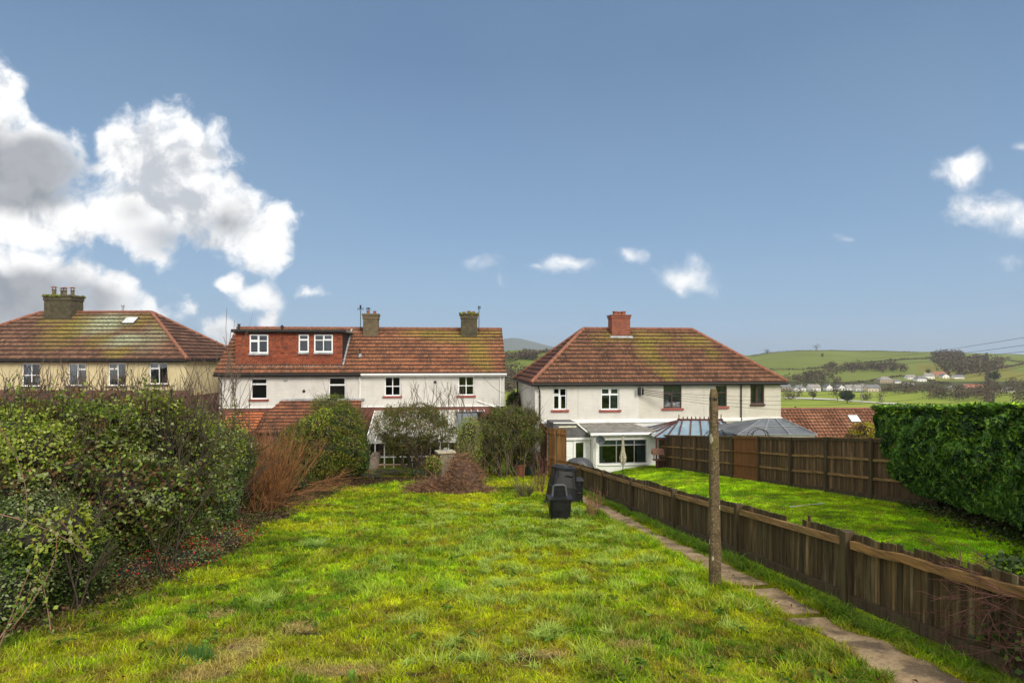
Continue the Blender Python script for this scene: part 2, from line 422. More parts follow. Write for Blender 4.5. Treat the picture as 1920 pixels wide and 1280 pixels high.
M_BRICKC = brick('red_chimney_brick', (.30, .075, .035), (.18, .042, .025), (.22, .14, .10))
M_MAROON = plain('maroon_render', (.17, .065, .045), .85, var=.3, nscale=2, bmp=.4)
M_LEAD = plain('lead_flashing', (.34, .35, .36), .5, var=.3, nscale=4)
M_FELT = plain('felt_roof', (.20, .19, .165), .9, var=.35, nscale=2.5, stain=((.09, .085, .07), .8), bmp=.3)
M_CHIM = plain('mossy_chimney_render', (.075, .062, .036), .9, var=.35, nscale=3, stain=((.05, .055, .02), .9), bmp=.6)
M_CHIM2 = plain('brown_chimney_render', (.125, .095, .055), .9, var=.3, nscale=3, stain=((.08, .07, .03), .8), bmp=.6)
M_POT = plain('clay_pot', (.25, .085, .045), .75, var=.3, nscale=8, stain=((.06, .05, .04), .6))
M_MOSS = plain('moss_cushion', (.13, .15, .015), .95, var=.4, nscale=14, bmp=1)
M_DARKM = plain('dark_metal', (.03, .03, .032), .5, .4, var=.2)
M_GALV = plain('galvanised_metal', (.42, .43, .44), .4, .7, var=.15)
M_RIDGE = plain('ridge_tile_clay', (.20, .075, .045), .75, var=.35, nscale=5, stain=((.12, .11, .04), .5), bmp=.3)
M_ORANGE_HIP = plain('hip_tile_clay', (.24, .095, .055), .75, var=.3, nscale=5, stain=((.2, .16, .07), .4), bmp=.3)
M_HUNG = None

# ------------------------------------------------------------------ building blocks of a house
def roof_slope(name, O, U, S, uL, uR, L, mat, parent, course=.33, step=.0375, amp=.026, rib=.15, uv0=(0, 0), lift=.075, label=None):
    """overlapping tile courses with ribs; uL, uR give the slope's extent at each distance s up the slope"""
    O, U, S = (np.array(v, float) for v in (O, U, S)); N = np.cross(U, S); N /= np.linalg.norm(N)
    fl = uL if callable(uL) else (lambda s: uL); fr = uR if callable(uR) else (lambda s: uR)
    lo = min(fl(0), fl(L)); hi = max(fr(0), fr(L)); us = np.arange(lo, hi + step, step); n = len(us)
    Vs, Fs, UVs = [], [], []; nc = int(math.ceil(L / course)); base = 0
    for k in range(nc):
        s0 = k * course; s1 = min(L, s0 + course)
        if s1 - s0 < .02: continue
        wob = (fbm(us * 1.0 + 50, np.full(n, k * 3.1), .9, 4, 2) - .5) * .012
        tj = (_hash(np.floor(us / .3).astype(int), np.full(n, k), 3) - .5) * .014
        pr = amp * np.abs(np.sin(np.pi * us / rib))
        pr = pr + amp * .8 * ((us / .3) % 1 < .14)
        for s, h in ((s0 + tj, -.02), (s0 + tj, lift), (s1 + 0 * tj, .012)):
            sc = float(np.mean(s)); u = np.clip(us, fl(sc), fr(sc))
            hh = (h + (pr if h > -.01 else 0) + wob)
            Vs.append(O + u[:, None] * U + (s[:, None]) * S + np.broadcast_to(hh, (n,))[:, None] * N)
            sv = s1 - .004 if h == .012 else s0 + .001
            UVs.append(np.stack([u + uv0[0], np.full(n, sv + uv0[1])], 1))
        i = np.arange(n - 1)
        for r_ in (0, 1):
            a = base + r_ * n + i; Fs.append(np.stack([a, a + 1, a + 1 + n, a + n], 1))
        base += 3 * n
    V = np.concatenate(Vs); Fq = np.concatenate(Fs)
    keep = np.linalg.norm(V[Fq[:, 0]] - V[Fq[:, 1]], axis=1) + np.linalg.norm(V[Fq[:, 2]] - V[Fq[:, 3]], axis=1) > 1e-4
    o = mk(name, V, Fq[keep], mat, parent, uv=np.concatenate(UVs))
    if label: o['label'] = label
    return o
def ridge_run(name, pts, mat, parent, r=.13, seg=.42):
    b = MB()
    for a, c in zip(pts[:-1], pts[1:]):
        a, c = Vector(a), Vector(c); n = max(1, round((c - a).length / seg))
        for i in range(n):
            p = a.lerp(c, i / n); q_ = a.lerp(c, (i + 1) / n + .02 / max(1, n))
            b.tube([p, q_], [r * (1.06 + random.uniform(-.03, .03)), r * .95], 10)
    return b.build(name, mat, parent)
def wall_openings(b, u0, u1, v, z0, z1, ops, th=.28):
    """front wall (facing -v) with real openings; ops = [(a, b, c, d)]"""
    us = sorted({u0, u1, *[o[0] for o in ops], *[o[1] for o in ops]})
    for a, c in zip(us[:-1], us[1:]):
        if c - a < 1e-6: continue
        col = sorted([o for o in ops if o[0] <= a + 1e-6 and o[1] >= c - 1e-6], key=lambda o: o[2]); z = z0
        for o in col:
            if o[2] - z > 1e-6: b.box(a, c, v, v + th, z, o[2])
            z = o[3]
        if z1 - z > 1e-6: b.box(a, c, v, v + th, z, z1)
def window(root, u0, u1, z0, z1, v, bars, frame_mat, sill=None, rec=.09, fr=.075, curtain=None, label=None, blind=None, sill_over=.12):
    """bars: list of ('v', frac) full height, ('h', frac, f0, f1) across part of the width, ('o', f0, f1, g0, g1) an opening light with its own thicker frame"""
    b = MB(); y0, y1 = v + rec, v + rec + .06
    b.box(u0, u0 + fr, y0, y1, z0, z1); b.box(u1 - fr, u1, y0, y1, z0, z1)
    b.box(u0 + fr, u1 - fr, y0, y1, z0, z0 + fr); b.box(u0 + fr, u1 - fr, y0, y1, z1 - fr, z1)
    w, h = u1 - u0, z1 - z0
    for t in bars:
        if t[0] == 'v': x = u0 + w * t[1]; k = .06; b.box(x - k / 2, x + k / 2, y0 - .004, y1 - .006, z0 + fr, z1 - fr)
        elif t[0] == 'h': z = z0 + h * t[1]; b.box(u0 + w * t[2] + .01, u0 + w * t[3] - .01, y0 - .008, y1 - .01, z - .03, z + .03)
        else:
            a, c, d, e = u0 + w * t[1] + .035, u0 + w * t[2] - .035, z0 + h * t[3] + .035, z0 + h * t[4] - .035; k = .045
            b.box(a, a + k, y0 - .02, y1 - .02, d, e); b.box(c - k, c, y0 - .02, y1 - .02, d, e)
            b.box(a + k, c - k, y0 - .02, y1 - .02, d, d + k); b.box(a + k, c - k, y0 - .02, y1 - .02, e - k, e)
    win = b.build('window', frame_mat, root)
    if label: win['label'] = label
    MB().box(u0 + .02, u1 - .02, y0 + .02, y0 + .028, z0 + .02, z1 - .02).build('pane', M_GLASS, win)
    if sill is not None:
        MB().box(u0 - sill_over, u1 + sill_over, v - .10, v + rec, z0 - .13, z0 - .002).build('sill', sill, win)
    if curtain:
        for (f0, f1, cm) in curtain:
            n = max(6, int((f1 - f0) * w / .03)); vs = []; fs = []
            for i in range(n + 1):
                x = u0 + w * (f0 + (f1 - f0) * i / n); yy = v + rec + .20 + .035 * math.sin(i * 1.9)
                vs += [(x, yy, z0 - .05), (x, yy, z1 + .05)]
            fs = [(2*i, 2*i+2, 2*i+3, 2*i+1) for i in range(n)]
            mk('curtain', vs, fs, cm, win)
    if blind:
        MB().box(u0 + .04, u1 - .04, v + rec + .12, v + rec + .13, z1 - h * blind[0], z1).build('blind', blind[1], win)
    return win
class House:
    """a local frame: u along the front, v backwards, z up (z=0 at eye level minus base)"""
    def __init__(s, name, label, cat, px, d, yaw_deg, base, group=None):
        s.x0 = (px - 960) / F * d; s.y0 = d; s.a = R(yaw_deg); s.zb = base
        s.root = thing(name, label, cat, (s.x0, s.y0, base), s.a, group)
    def uz(s, px, py, v=0):
        """local (u, z) where the photo pixel meets the plane at depth v"""
        c, n = math.cos(s.a), math.sin(s.a); ox, oy = s.x0 - n * v, s.y0 + c * v; k = (px - 960) / F
        u = (k * oy - ox) / (c - k * n); Y = oy + u * n
        return u, EZ - (py - 670) / F * Y - s.zb
    def rect(s, x0, x1, y0, y1, v=0):
        """photo box -> (u0, u1, z0, z1)"""
        u0, za = s.uz(x0, y1, v); u1, zb = s.uz(x1, y1, v); zt = s.uz((x0 + x1) / 2, y0, v)[1]
        return u0, u1, (za + zb) / 2, zt
    def world(s, u, v, z):
        c, n = math.cos(s.a), math.sin(s.a); return Vector((s.x0 + c*u - n*v, s.y0 + n*u + c*v, s.zb + z))
def downpipe(root, u, v, z0, z1, mat, bend=None):
    b = MB(); pts = [(u, v, z0), (u, v, z1)]
    if bend: pts = [(u, v, z0), (u, v, z1 - .45), (u + bend[0], v + bend[1], z1 - .1), (u + bend[0], v + bend[1], z1)]
    b.tube(pts, .042, 8)
    for z in np.arange(z0 + .5, z1 - .6, 1.2): b.box(u - .06, u + .06, v - .05, v + .07, z, z + .04)
    return b.build('downpipe', mat, root)
# ------------------------------------------------------------------ roofs' own materials
REDS_A = [(.035,.018,.015), (.105,.042,.026), (.19,.078,.042), (.30,.14,.075)]
REDS_B = [(.05,.022,.018), (.15,.055,.03), (.27,.095,.045), (.38,.165,.08)]
REDS_C = [(.035,.018,.016), (.10,.045,.032), (.17,.080,.052), (.29,.17,.11)]

def hip_roof(H, u0, u1, v0, v1, ze, zr, ua, ub, mats, course=.40, hipmat=M_ORANGE_HIP, leftvis=True, rightvis=True):
    """hipped roof over a rectangle, ridge from ua to ub"""
    vm = (v0 + v1) / 2; run = vm - v0; rise = zr - ze; L = math.hypot(run, rise)
    S = (0, run / L, rise / L)
    roof_slope('roof', (0, v0, ze), (1, 0, 0), S, lambda s: u0 + (ua - u0) * s / L, lambda s: u1 + (ub - u1) * s / L, L, mats[0], H.root, course)
    # the two hip ends
    rl = math.hypot(ua - u0, rise); w = v1 - v0
    roof_slope('roof', (u0, v1, ze), (0, -1, 0), ((ua - u0) / rl, 0, rise / rl), lambda s: w / 2 * s / rl, lambda s: w - w / 2 * s / rl, rl, mats[1], H.root, course, step=.075, label='hipped roof slope on the left end')
    rr = math.hypot(u1 - ub, rise)
    roof_slope('roof', (u1, v0, ze), (0, 1, 0), (-(u1 - ub) / rr, 0, rise / rr), lambda s: w / 2 * s / rr, lambda s: w - w / 2 * s / rr, rr, mats[1], H.root, course, step=.075, label='hipped roof slope on the right end')
    mk('roof', [(u0, v1, ze), (u1, v1, ze), (ub, vm, zr), (ua, vm, zr)], [(0, 1, 2, 3)], mats[1], H.root, uv=[(0, 0), (u1 - u0, 0), (ub, L), (ua, L)])['label'] = 'rear roof slope'
    k = .05
    ridge_run('ridge_tiles', [(ua, vm, zr + k), (ub, vm, zr + k)], M_RIDGE, H.root, .12)
    for e in ((u0, v0, ua), (u1, v0, ub), (u0, v1, ua), (u1, v1, ub)):
        ridge_run('hip_tiles', [(e[0], e[1], ze + k), (e[2], vm, zr + k)], hipmat, H.root, .13, .40)
    # soffit, fascia, gutter
    b = MB(); b.box(u0 + .02, u1 - .02, v0 + .02, v1 - .02, ze - .07, ze - .035); b.build('soffit', M_GUT, H.root)
    b = MB()
    b.tube([(u0, v0 - .05, ze - .06), (u1, v0 - .05, ze - .06)], .065, 8); b.box(u0 + .01, u1 - .01, v0, v0 + .03, ze - .17, ze - .04)
    b.tube([(u0 - .05, v0, ze - .06), (u0 - .05, v1, ze - .06)], .065, 8); b.tube([(u1 + .05, v0, ze - .06), (u1 + .05, v1, ze - .06)], .065, 8)
    b.build('gutter', M_GUT, H.root)
def shell(H, u1, dep, z0, ze, side_mat, lower_mat, zband, back=True):
    """side and back walls, split at the band"""
    for (a, c) in ((0, .28), (u1 - .28, u1)):
        b = MB(); b.box(a, c, .282, dep, zband, ze); b.build('side_wall', side_mat, H.root)
        b = MB(); b.box(a + .004, c - .004, .284, dep, z0, zband); b.build('lower_side_wall', lower_mat, H.root)
    b = MB(); b.box(.284, u1 - .284, dep - .28, dep - .002, z0, ze); b.build('rear_wall', side_mat, H.root)
    b = MB(); b.box(.29, u1 - .29, 2.6, 2.7, z0, ze - .05); b.box(.29, u1 - .29, .29, 2.6, zband - .25, zband - .05); b.build('inner_wall', M_CREAM2, H.root)
def chimney(H, u, v, w, dpt, z0, z1, mat, pots, capz=.16, moss=False, label=None, cowls=()):
    """stack with flashing, corbelled cap and pots; a part with sub-parts"""
    b = MB(); b.box(u - w/2, u + w/2, v - dpt/2, v + dpt/2, z0, z1 - capz - .12)
    b.box(u - w/2 - .045, u + w/2 + .045, v - dpt/2 - .045, v + dpt/2 + .045, z1 - capz - .12, z1 - capz * .5)
    b.box(u - w/2 - .09, u + w/2 + .09, v - dpt/2 - .09, v + dpt/2 + .09, z1 - capz * .5, z1)
    c = b.build('chimney', mat, H.root, bevel=.012)
    if label: c['label'] = label
    fl = MB(); fl.box(u - w/2 - .16, u + w/2 + .16, v - dpt/2 - .05, v + dpt/2 + .05, z0 + .30, z0 + .62)
    for i, (pu, pv, pr, ph) in enumerate(pots):
        p = MB(); p.lathe([(pr * 1.08, 0), (pr * 1.08, .06), (pr * .9, .09), (pr * .82, ph - .09), (pr * 1.05, ph - .07), (pr * 1.05, ph), (pr * .7, ph), (pr * .68, ph - .15)], (u + pu, v + pv, z1 - .01), 12)
        po = p.build('chimney_pot', M_CHIM2 if len(cowls) > 2 else M_POT, c, smooth=False)
        if i in cowls:
            q = MB(); zt = z1 + ph
            for k in range(4): t = k * math.pi / 2; q.box(u + pu + pr*.8*math.cos(t) - .015, u + pu + pr*.8*math.cos(t) + .015, v + pv + pr*.8*math.sin(t) - .015, v + pv + pr*.8*math.sin(t) + .015, zt - .02, zt + .14)
            q.lathe([(pr * 1.5, .14), (pr * 1.3, .17), (pr * .4, .23), (.01, .24)], (u + pu, v + pv, zt), 12); q.build('cowl', M_POT if moss else M_DARKM, po)
    if moss:
        q = MB()
        for i in range(46):
            t = random.random() * 6.28; a, e = math.cos(t), math.sin(t); m_ = max(abs(a), abs(e)); a /= m_; e /= m_
            r_ = random.uniform(.05, .12)
            cx, cy = u + a * (w/2 + .05), v + e * (dpt/2 + .05)
            q.lathe([(r_, -.05), (r_ * 1.1, .0), (r_ * .7, .05), (.02, .08)], (cx, cy, z1 - random.uniform(-.02, .16)), 6)
        q.build('moss', M_MOSS, c)
    return c
def flashing(H, u, v0, z0, w, pitch, mat=M_LEAD):
    """lead apron where a chimney meets the front slope"""
    b = MB(); b.obox((u, v0 - .09, z0 - .03), (w / 2 + .14, 0, 0), (0, math.cos(pitch) * .10, math.sin(pitch) * .10), (0, -.008, .01)); return b.build('flashing', mat, H.root)

CASE_L = [('v', .5), ('o', 0, .5, .62, 1), ('h', .62, .5, 1)]
# ================================================================== the white semi-detached pair on the right
A = House('semi_detached_house', 'white semi-detached pair on the right with hipped red-brown tiled roof and one brick chimney', 'house', 1003, 37, 7, EZ - 6.75)
ze = A.uz(1003, 718.5)[1]; uR = A.uz(1464, 715)[0]; dep = 7.9; zb = A.uz(1100, 790)[1]
A.ze = ze
ops_l = [A.rect(1037, 1063, 727, 768), A.rect(1127, 1161, 727, 768)]
ops_r = [A.rect(1244, 1278, 722, 765), A.rect(1342, 1363, 723, 762), A.rect(1407, 1433, 721, 757)]
uP = A.uz(1198, 740)[0]
b = MB(); wall_openings(b, 0, uP, 0, zb, ze, ops_l); b.build('white_front_wall', M_WHITE, A.root)
b = MB(); wall_openings(b, uP, uR, 0, zb, ze, ops_r); b.build('cream_front_wall', M_CREAM2, A.root)
b = MB(); b.box(-.06, uR + .06, -.09, .0, zb - .10, zb + .12); b.build('band_course', M_TRIMW, A.root, bevel=.02)
b = MB(); b.box(.0, uR, .004, .284, 0, zb - .002); b.build('lower_wall', M_WHITE, A.root)
shell(A, uR, dep, 0, ze, M_WHITE, M_WHITE, zb)
w = window(A.root, *ops_l[0], 0, CASE_L[:2] + [('o', 0, .5, 0, .68), ('o', 0, .5, .68, 1), ('o', .5, 1, 0, .68)], M_UPVC, M_SILL)
w = window(A.root, *ops_l[1], 0, [('v', .5), ('h', .68, 0, 1), ('o', 0, .5, .68, 1), ('o', .5, 1, .68, 1)], M_UPVC, M_SILL, curtain=[(.52, 1, M_CURTG)], blind=(.45, M_BLIND))
w = window(A.root, *ops_r[0], 0, [('v', .5), ('h', .66, 0, 1), ('o', 0, .5, 0, .66)], M_BROWNF, M_SILL, blind=(.5, M_BLIND), curtain=[(.05, .4, M_CURT)])
w = window(A.root, *ops_r[1], 0, [('h', .66, 0, 1)], M_BROWNF, M_SILL, curtain=[(.55, .95, M_CURTG)])
w = window(A.root, *ops_r[2], 0, [('v', .5), ('o', 0, .5, 0, 1), ('o', .5, 1, 0, 1)], M_BROWNF, M_BROWNF, sill_over=.02, curtain=[(.05, .3, M_CURT), (.62, .9, M_CURT)])
u0, u1, v0, v1 = -.30, uR + .28, -.33, 8.25
vm = (v0 + v1) / 2
ua, zr = A.uz(1094, 618, vm); ub, zr2 = A.uz(1297, 618, vm); zr = (zr + zr2) / 2
LsA = math.hypot(vm - v0, zr - ze)
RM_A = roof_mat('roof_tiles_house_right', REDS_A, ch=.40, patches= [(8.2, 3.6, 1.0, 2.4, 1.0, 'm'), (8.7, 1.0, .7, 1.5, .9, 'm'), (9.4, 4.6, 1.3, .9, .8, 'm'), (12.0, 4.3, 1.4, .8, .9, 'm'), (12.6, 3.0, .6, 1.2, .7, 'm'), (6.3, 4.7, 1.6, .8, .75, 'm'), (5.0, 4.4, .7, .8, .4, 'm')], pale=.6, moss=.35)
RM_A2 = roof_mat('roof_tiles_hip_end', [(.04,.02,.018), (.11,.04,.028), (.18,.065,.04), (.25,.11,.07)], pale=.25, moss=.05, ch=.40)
hip_roof(A, u0, u1, v0, v1, ze, zr, ua, ub, (RM_A, RM_A2))
uc, zc = A.uz(1162, 585, vm); cu0 = A.uz(1145, 600, vm - .5)[0]; cu1 = A.uz(1182, 600, vm - .5)[0]
chimney(A, (cu0 + cu1) / 2, vm - .15, cu1 - cu0 - .1, .95, zr - .95, A.uz(1162, 590, vm - .6)[1], M_BRICKC, [(-.28, 0, .2, .28), (.3, 0, .2, .28), (0, .05, .19, .26)], capz=.12, label='red brick chimney stack with three short pots')
flashing(A, (cu0 + cu1) / 2, vm - .15 - .52, zr - .52, cu1 - cu0 - .1, R(40))
downpipe(A.root, A.uz(1012, 750)[0], -.06, zb - 1.3, ze - .1, M_GUT, (-.14, -.22))
downpipe(A.root, A.uz(1389, 750)[0], -.06, zb - .5, ze - .1, M_GUT)
b = MB(); b.tube([(-.1, 7.6, 0), (-.1, 7.6, ze + .35)], .05, 8); b.build('soil_pipe', M_GUT, A.root)
b = MB(); b.box(uP - .006, uP + .006, -.008, .01, zb + .12, ze - .17); b.build('party_seam', M_CREAM2, A.root)
for px_ in (1084, 1320):
    uu = A.uz(px_, 740)[0]; b = MB(); b.tube([(uu, -.012, zb + .13), (uu, -.012, ze - .2)], .009, 5); b.build('wall_cable', M_CREAM2, A.root)
# insulator bracket for the overhead lines
ubk, zbk = A.uz(1199, 733); b = MB()
b.box(ubk - .05, ubk + .05, -.14, 0, zbk - .28, zbk + .25)
for k in range(4):
    for s_ in (-1, 1): b.lathe([(.03, 0), (.075, .02), (.075, .09), (.03, .12)], (ubk + .14 * s_, -.22, zbk - .24 + k * .11), 8)
b.build('line_bracket', M_DARKM, A.root); WIRE_A = A.world(ubk + .1, -.3, zbk)

# the neighbour's garden room, lean-to roof and weatherboarded porch: parts of the house
vF = -3.0
gu0, gz0 = A.uz(1113, 875, vF); gu1 = A.uz(1234, 812, vF)[0]
gz1 = A.uz(1170, 813, vF)[1]; gzb = 0.0
pw = A.rect(1123, 1213, 824, 869, vF)
b = MB(); wall_openings(b, gu0, gu1, vF, gzb, gz1, [pw]); b.box(gu0, gu0 + .25, vF + .282, -.092, gzb, gz1 + .1); b.box(gu1 - .25, gu1, vF + .282, -.092, gzb, gz1 + .1)
ext = b.build('garden_room', M_TRIMW, A.root); ext['label'] = 'low white garden room with a wide glazed front'
w = window(A.root, *pw, vF, [('v', .37), ('v', .745), ('h', .77, 0, 1)], M_GALV, None, curtain=[(.0, .10, M_CURT), (.82, 1, M_CURT)], blind=(.24, M_BLIND), label='wide three-pane window of the garden room', fr=.06)
b = MB(); b.box(gu0 + .3, gu1 - .3, vF + 2.2, vF + 2.3, 0, gz1 - .1); b.build('inner_wall', M_BROWNF, A.root)
b = MB(); b.box(pw[0] - .05, pw[1] + .05, vF - .08, vF + .12, pw[2] - .08, pw[2] - .003); b.build('window_ledge', M_TRIMW, A.root)
for f_ in (.12, .88):
    b = MB(); uu = pw[0] + (pw[1] - pw[0]) * f_; b.lathe([(.06, 0), (.08, .14), (.07, .14), (.05, .02)], (uu, vF + .22, pw[2] + .08), 10); b.build('pot', M_TRIMW, A.root)
ztop = A.uz(1150, 797, -.1)[1]
rf0 = gz1 + .02
def slab(name, pts, th, mat, parent=None, **k):
    b = MB(); n = (Vector(pts[1]) - Vector(pts[0])).cross(Vector(pts[3]) - Vector(pts[0])).normalized(); b.prism(pts, n * th); return b.build(name, mat, parent, **k)
slab('lean_to_roof', [(gu0 - .25, vF - .22, rf0), (gu1 + .22, vF - .22, rf0), (gu1 - .6, -.095, ztop), (A.uz(1088, 797, -.1)[0], -.095, ztop)], .09, M_FELT, A.root)
b = MB(); b.box(gu0 - .25, gu1 + .24, vF - .26, vF - .225, rf0 - .10, rf0 + .08); b.tube([(gu0 - .25, vF - .30, rf0 - .01), (gu1 + .24, vF - .30, rf0 - .01)], .05, 8); b.build('fascia', M_TRIMW, A.root)
# porch left of it
vP = -2.3
qu0 = A.uz(1046, 870, vP)[0]; qu1 = gu0 - .02; qz1 = A.uz(1080, 822, vP)[1]
dw = A.rect(1075, 1098, 825, 862, vP)
b = MB(); wall_openings(b, qu0, qu1, vP, 0, qz1, [dw], th=.2)
for k in range(16):
    z = .1 + k * .15
    for (a_, c_) in ((qu0, dw[0] - .1), (dw[1] + .1, qu1)):
        if z + .14 < qz1: b.obox(((a_ + c_) / 2, vP - .02, z + .07), ((c_ - a_) / 2, 0, 0), (0, .006, 0), (0, .012, .07))
b.box(qu0, qu0 + .2, vP + .202, -.092, 0, qz1)
b.build('porch_wall', M_TRIMW, A.root)['label'] = 'white weatherboarded porch wall'
window(A.root, *dw, vP, [], M_UPVC, None, rec=-.04, fr=.14, label='small square window in the weatherboarded porch')
fz0 = qz1 + .05; fzA = A.uz(1080, 793, vP)[1]; fu1 = gu0 - .05
b = MB(); b.prism([(qu0 - .3, vP - .12, fz0), (fu1, vP - .12, fz0), (fu1, vP - .12, fz0 + .18), (A.uz(1083, 790, vP)[0], vP - .12, fzA), (qu0 - .3, vP - .12, fzA + .02)], (0, 2.15, 0)); b.build('porch_fascia', plain('grey_felt_gable', (.10, .10, .10), .8, var=.25, stain=((.16, .15, .13), .5)), A.root)
b = MB(); b.bar((A.uz(1080, 790, vP)[0], vP - .16, fzA + .03), (fu1, vP - .16, fz0 + .2), .06, .08); b.bar((qu0 - .3, vP - .16, fzA + .05), (A.uz(1083, 790, vP)[0] + .05, vP - .16, fzA + .03), .06, .07); b.build('verge_board', M_TRIMW, A.root)
b = MB(); b.box(qu0 - .1, fu1 + .1, vP - .16, vP - .125, fz0 - .11, fz0 + .03); b.build('porch_gutter', M_TRIMW, A.root)
su, sz = A.uz(1057, 799, vP - .2); b = MB(); b.obox((su + .25, vP + .2, sz), (.55, 0, 0), (0, .35, .05), (0, 0, .05)); b.build('porch_light_dome', plain('aged_plastic', (.62, .60, .45), .5, var=.15), A.root, bevel=.04)['label'] = 'pale domed rooflight on the porch'
cu, cz = A.uz(1110.5, 832, vP); b = MB(); b.tube([(cu, vP - .05, cz), (cu, vP - .0, cz)], .12, 16); ck = b.build('wall_clock', plain('clock_rim', (.30, .24, .12), .6), A.root)
b = MB(); b.tube([(cu, vP - .06, cz), (cu, vP - .045, cz)], .09, 16); b.build('clock_face', plain('clock_cream', (.6, .55, .38), .6), ck)
du, dz = A.uz(1127, 822, vF); b = MB(); prof = [(.02, 0), (.13, .015), (.22, .05), (.27, .09), (.255, .095), (.12, .03)]
b.lathe(prof, (0, 0, 0), 20); ds = b.build('satellite_dish', plain('dish_grey', (.10, .11, .13), .5), A.root); ds.location = (du - .15, vF - .45, dz); ds.rotation_euler = (R(100), 0, R(-25)); ds['label'] = 'round grey satellite dish on the garden room corner'
b = MB(); b.tube([(0, 0, 0), (0, 0, .34)], .012, 5); b.tube([(0, 0, -.0), (0, .0, -.2)], .02, 5); b.box(-.03, .03, -.03, .03, .32, .40); b.build('dish_arm', M_DARKM, ds)
downpipe(A.root, gu0 + .12, vF - .05, 0, gz1 - .05, M_TRIMW)

# ================================================================== the white terrace in the middle
B = House('terraced_house', 'long white pair in the middle with brick-red roof, tile-hung flat dormer and two tall chimneys', 'house', 412, 40.3, 5.45, EZ - 7.1)
uR = B.uz(946, 700)[0]; ze = B.uz(420, 702)[1]; ze2 = B.uz(930, 698)[1]; ze = (ze + ze2) / 2; zb = B.uz(600, 764)[1]
ubp = B.uz(678, 730)[0]
opl = [B.rect(470, 501, 709, 748), B.rect(616, 648, 707, 765)]; opr = [B.rect(721, 751, 706, 742), B.rect(859, 889, 705, 741)]
b = MB(); wall_openings(b, 0, ubp, 0, zb, ze, opl); b.build('left_front_wall', M_WHITE, B.root)
b = MB(); wall_openings(b, ubp, uR, 0, zb, ze, opr); b.build('right_front_wall', M_WHITE, B.root)
b = MB(); b.box(-.01, uR + .01, -.02, .282, 0, zb - .003); b.build('lower_wall', M_MAROON, B.root)
b = MB(); b.box(-.05, uR + .05, -.07, .0, zb, zb + .09); b.build('band_course', M_TRIMW, B.root)
shell(B, uR, 7.6, 0, ze, M_WHITE, M_MAROON, zb)
window(B.root, *opl[0], 0, [('h', .70, 0, 1), ('o', 0, 1, .70, 1)], M_UPVC, M_SILL)
window(B.root, *opl[1], 0, [('h', .74, 0, 1), ('o', 0, 1, .74, 1)], M_UPVC, None)
for o_, cu_ in ((opr[0], [(.88, .98, M_CURT)]), (opr[1], [(.84, .98, M_CURTG)])): window(B.root, *o_, 0, [('v', .5), ('h', .5, 0, 1)], M_UPVC, M_SILL, curtain=cu_)
v0 = -.33; vm = 3.95; v1 = 8.2; zr = B.uz(700, 617, vm)[1]; u0 = -.28; u1 = uR + .12
Ls = math.hypot(vm - v0, zr - ze); S_ = (0, (vm - v0) / Ls, (zr - ze) / Ls); pB = math.atan2(zr - ze, vm - v0)
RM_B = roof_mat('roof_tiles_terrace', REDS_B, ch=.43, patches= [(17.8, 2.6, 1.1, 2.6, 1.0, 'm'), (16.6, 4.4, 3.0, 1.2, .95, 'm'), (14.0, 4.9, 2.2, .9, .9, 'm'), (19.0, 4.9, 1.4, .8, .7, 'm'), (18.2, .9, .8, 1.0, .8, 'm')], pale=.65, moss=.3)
# dormer extents on the front slope
du0 = B.uz(437, 650)[0]; du1 = B.uz(640, 650)[0]
sd = .62 / math.sin(pB) * .35
roof_slope('roof', (0, v0, ze), (1, 0, 0), S_, u0, u1, Ls, RM_B, B.root, .43)
mk('roof', [(u0, v1, ze), (u1, v1, ze), (u1, vm, zr), (u0, vm, zr)], [(0, 1, 2, 3)], RM_B, B.root, uv=[(0, 0), (20, 0), (20, 5), (0, 5)])['label'] = 'rear roof slope'
ridge_run('ridge_tiles', [(u0, vm, zr + .05), (u1, vm, zr + .05)], M_RIDGE, B.root, .12)
for uu in (0.01, uR - .27): # gable triangles
    b = MB(); b.prism([(uu, .0, ze), (uu, 7.6, ze), (uu, vm, zr - .12)], (.26, 0, 0)); b.build('gable', M_WHITE, B.root)
b = MB(); zg = ze - .07
b.tube([(ubp, v0 - .06, zg), (u1, v0 - .06, zg)], .065, 8); b.box(ubp, u1, v0, v0 + .025, ze - .2, ze - .03); b.box(ubp, u1, v0 + .026, -.002, ze - .08, ze - .05); b.build('gutter', M_TRIMW, B.root)
b = MB(); b.tube([(u0, v0 - .06, zg), (ubp - .01, v0 - .06, zg)], .065, 8); b.box(u0, ubp - .01, v0, v0 + .025, ze - .2, ze - .03); b.box(u0, ubp - .01, v0 + .026, -.002, ze - .08, ze - .05); b.build('gutter', M_GUT, B.root)['label'] = 'black gutter over the left half'
for px_, m_, lo in ((675, M_TRIMW, zb + .2), (938, M_TRIMW, .2)): downpipe(B.root, B.uz(px_, 720)[0], -.07, lo, ze - .15, m_)
downpipe(B.root, .12, -.07, .2, ze - .15, M_GUT, (-.1, -.2))
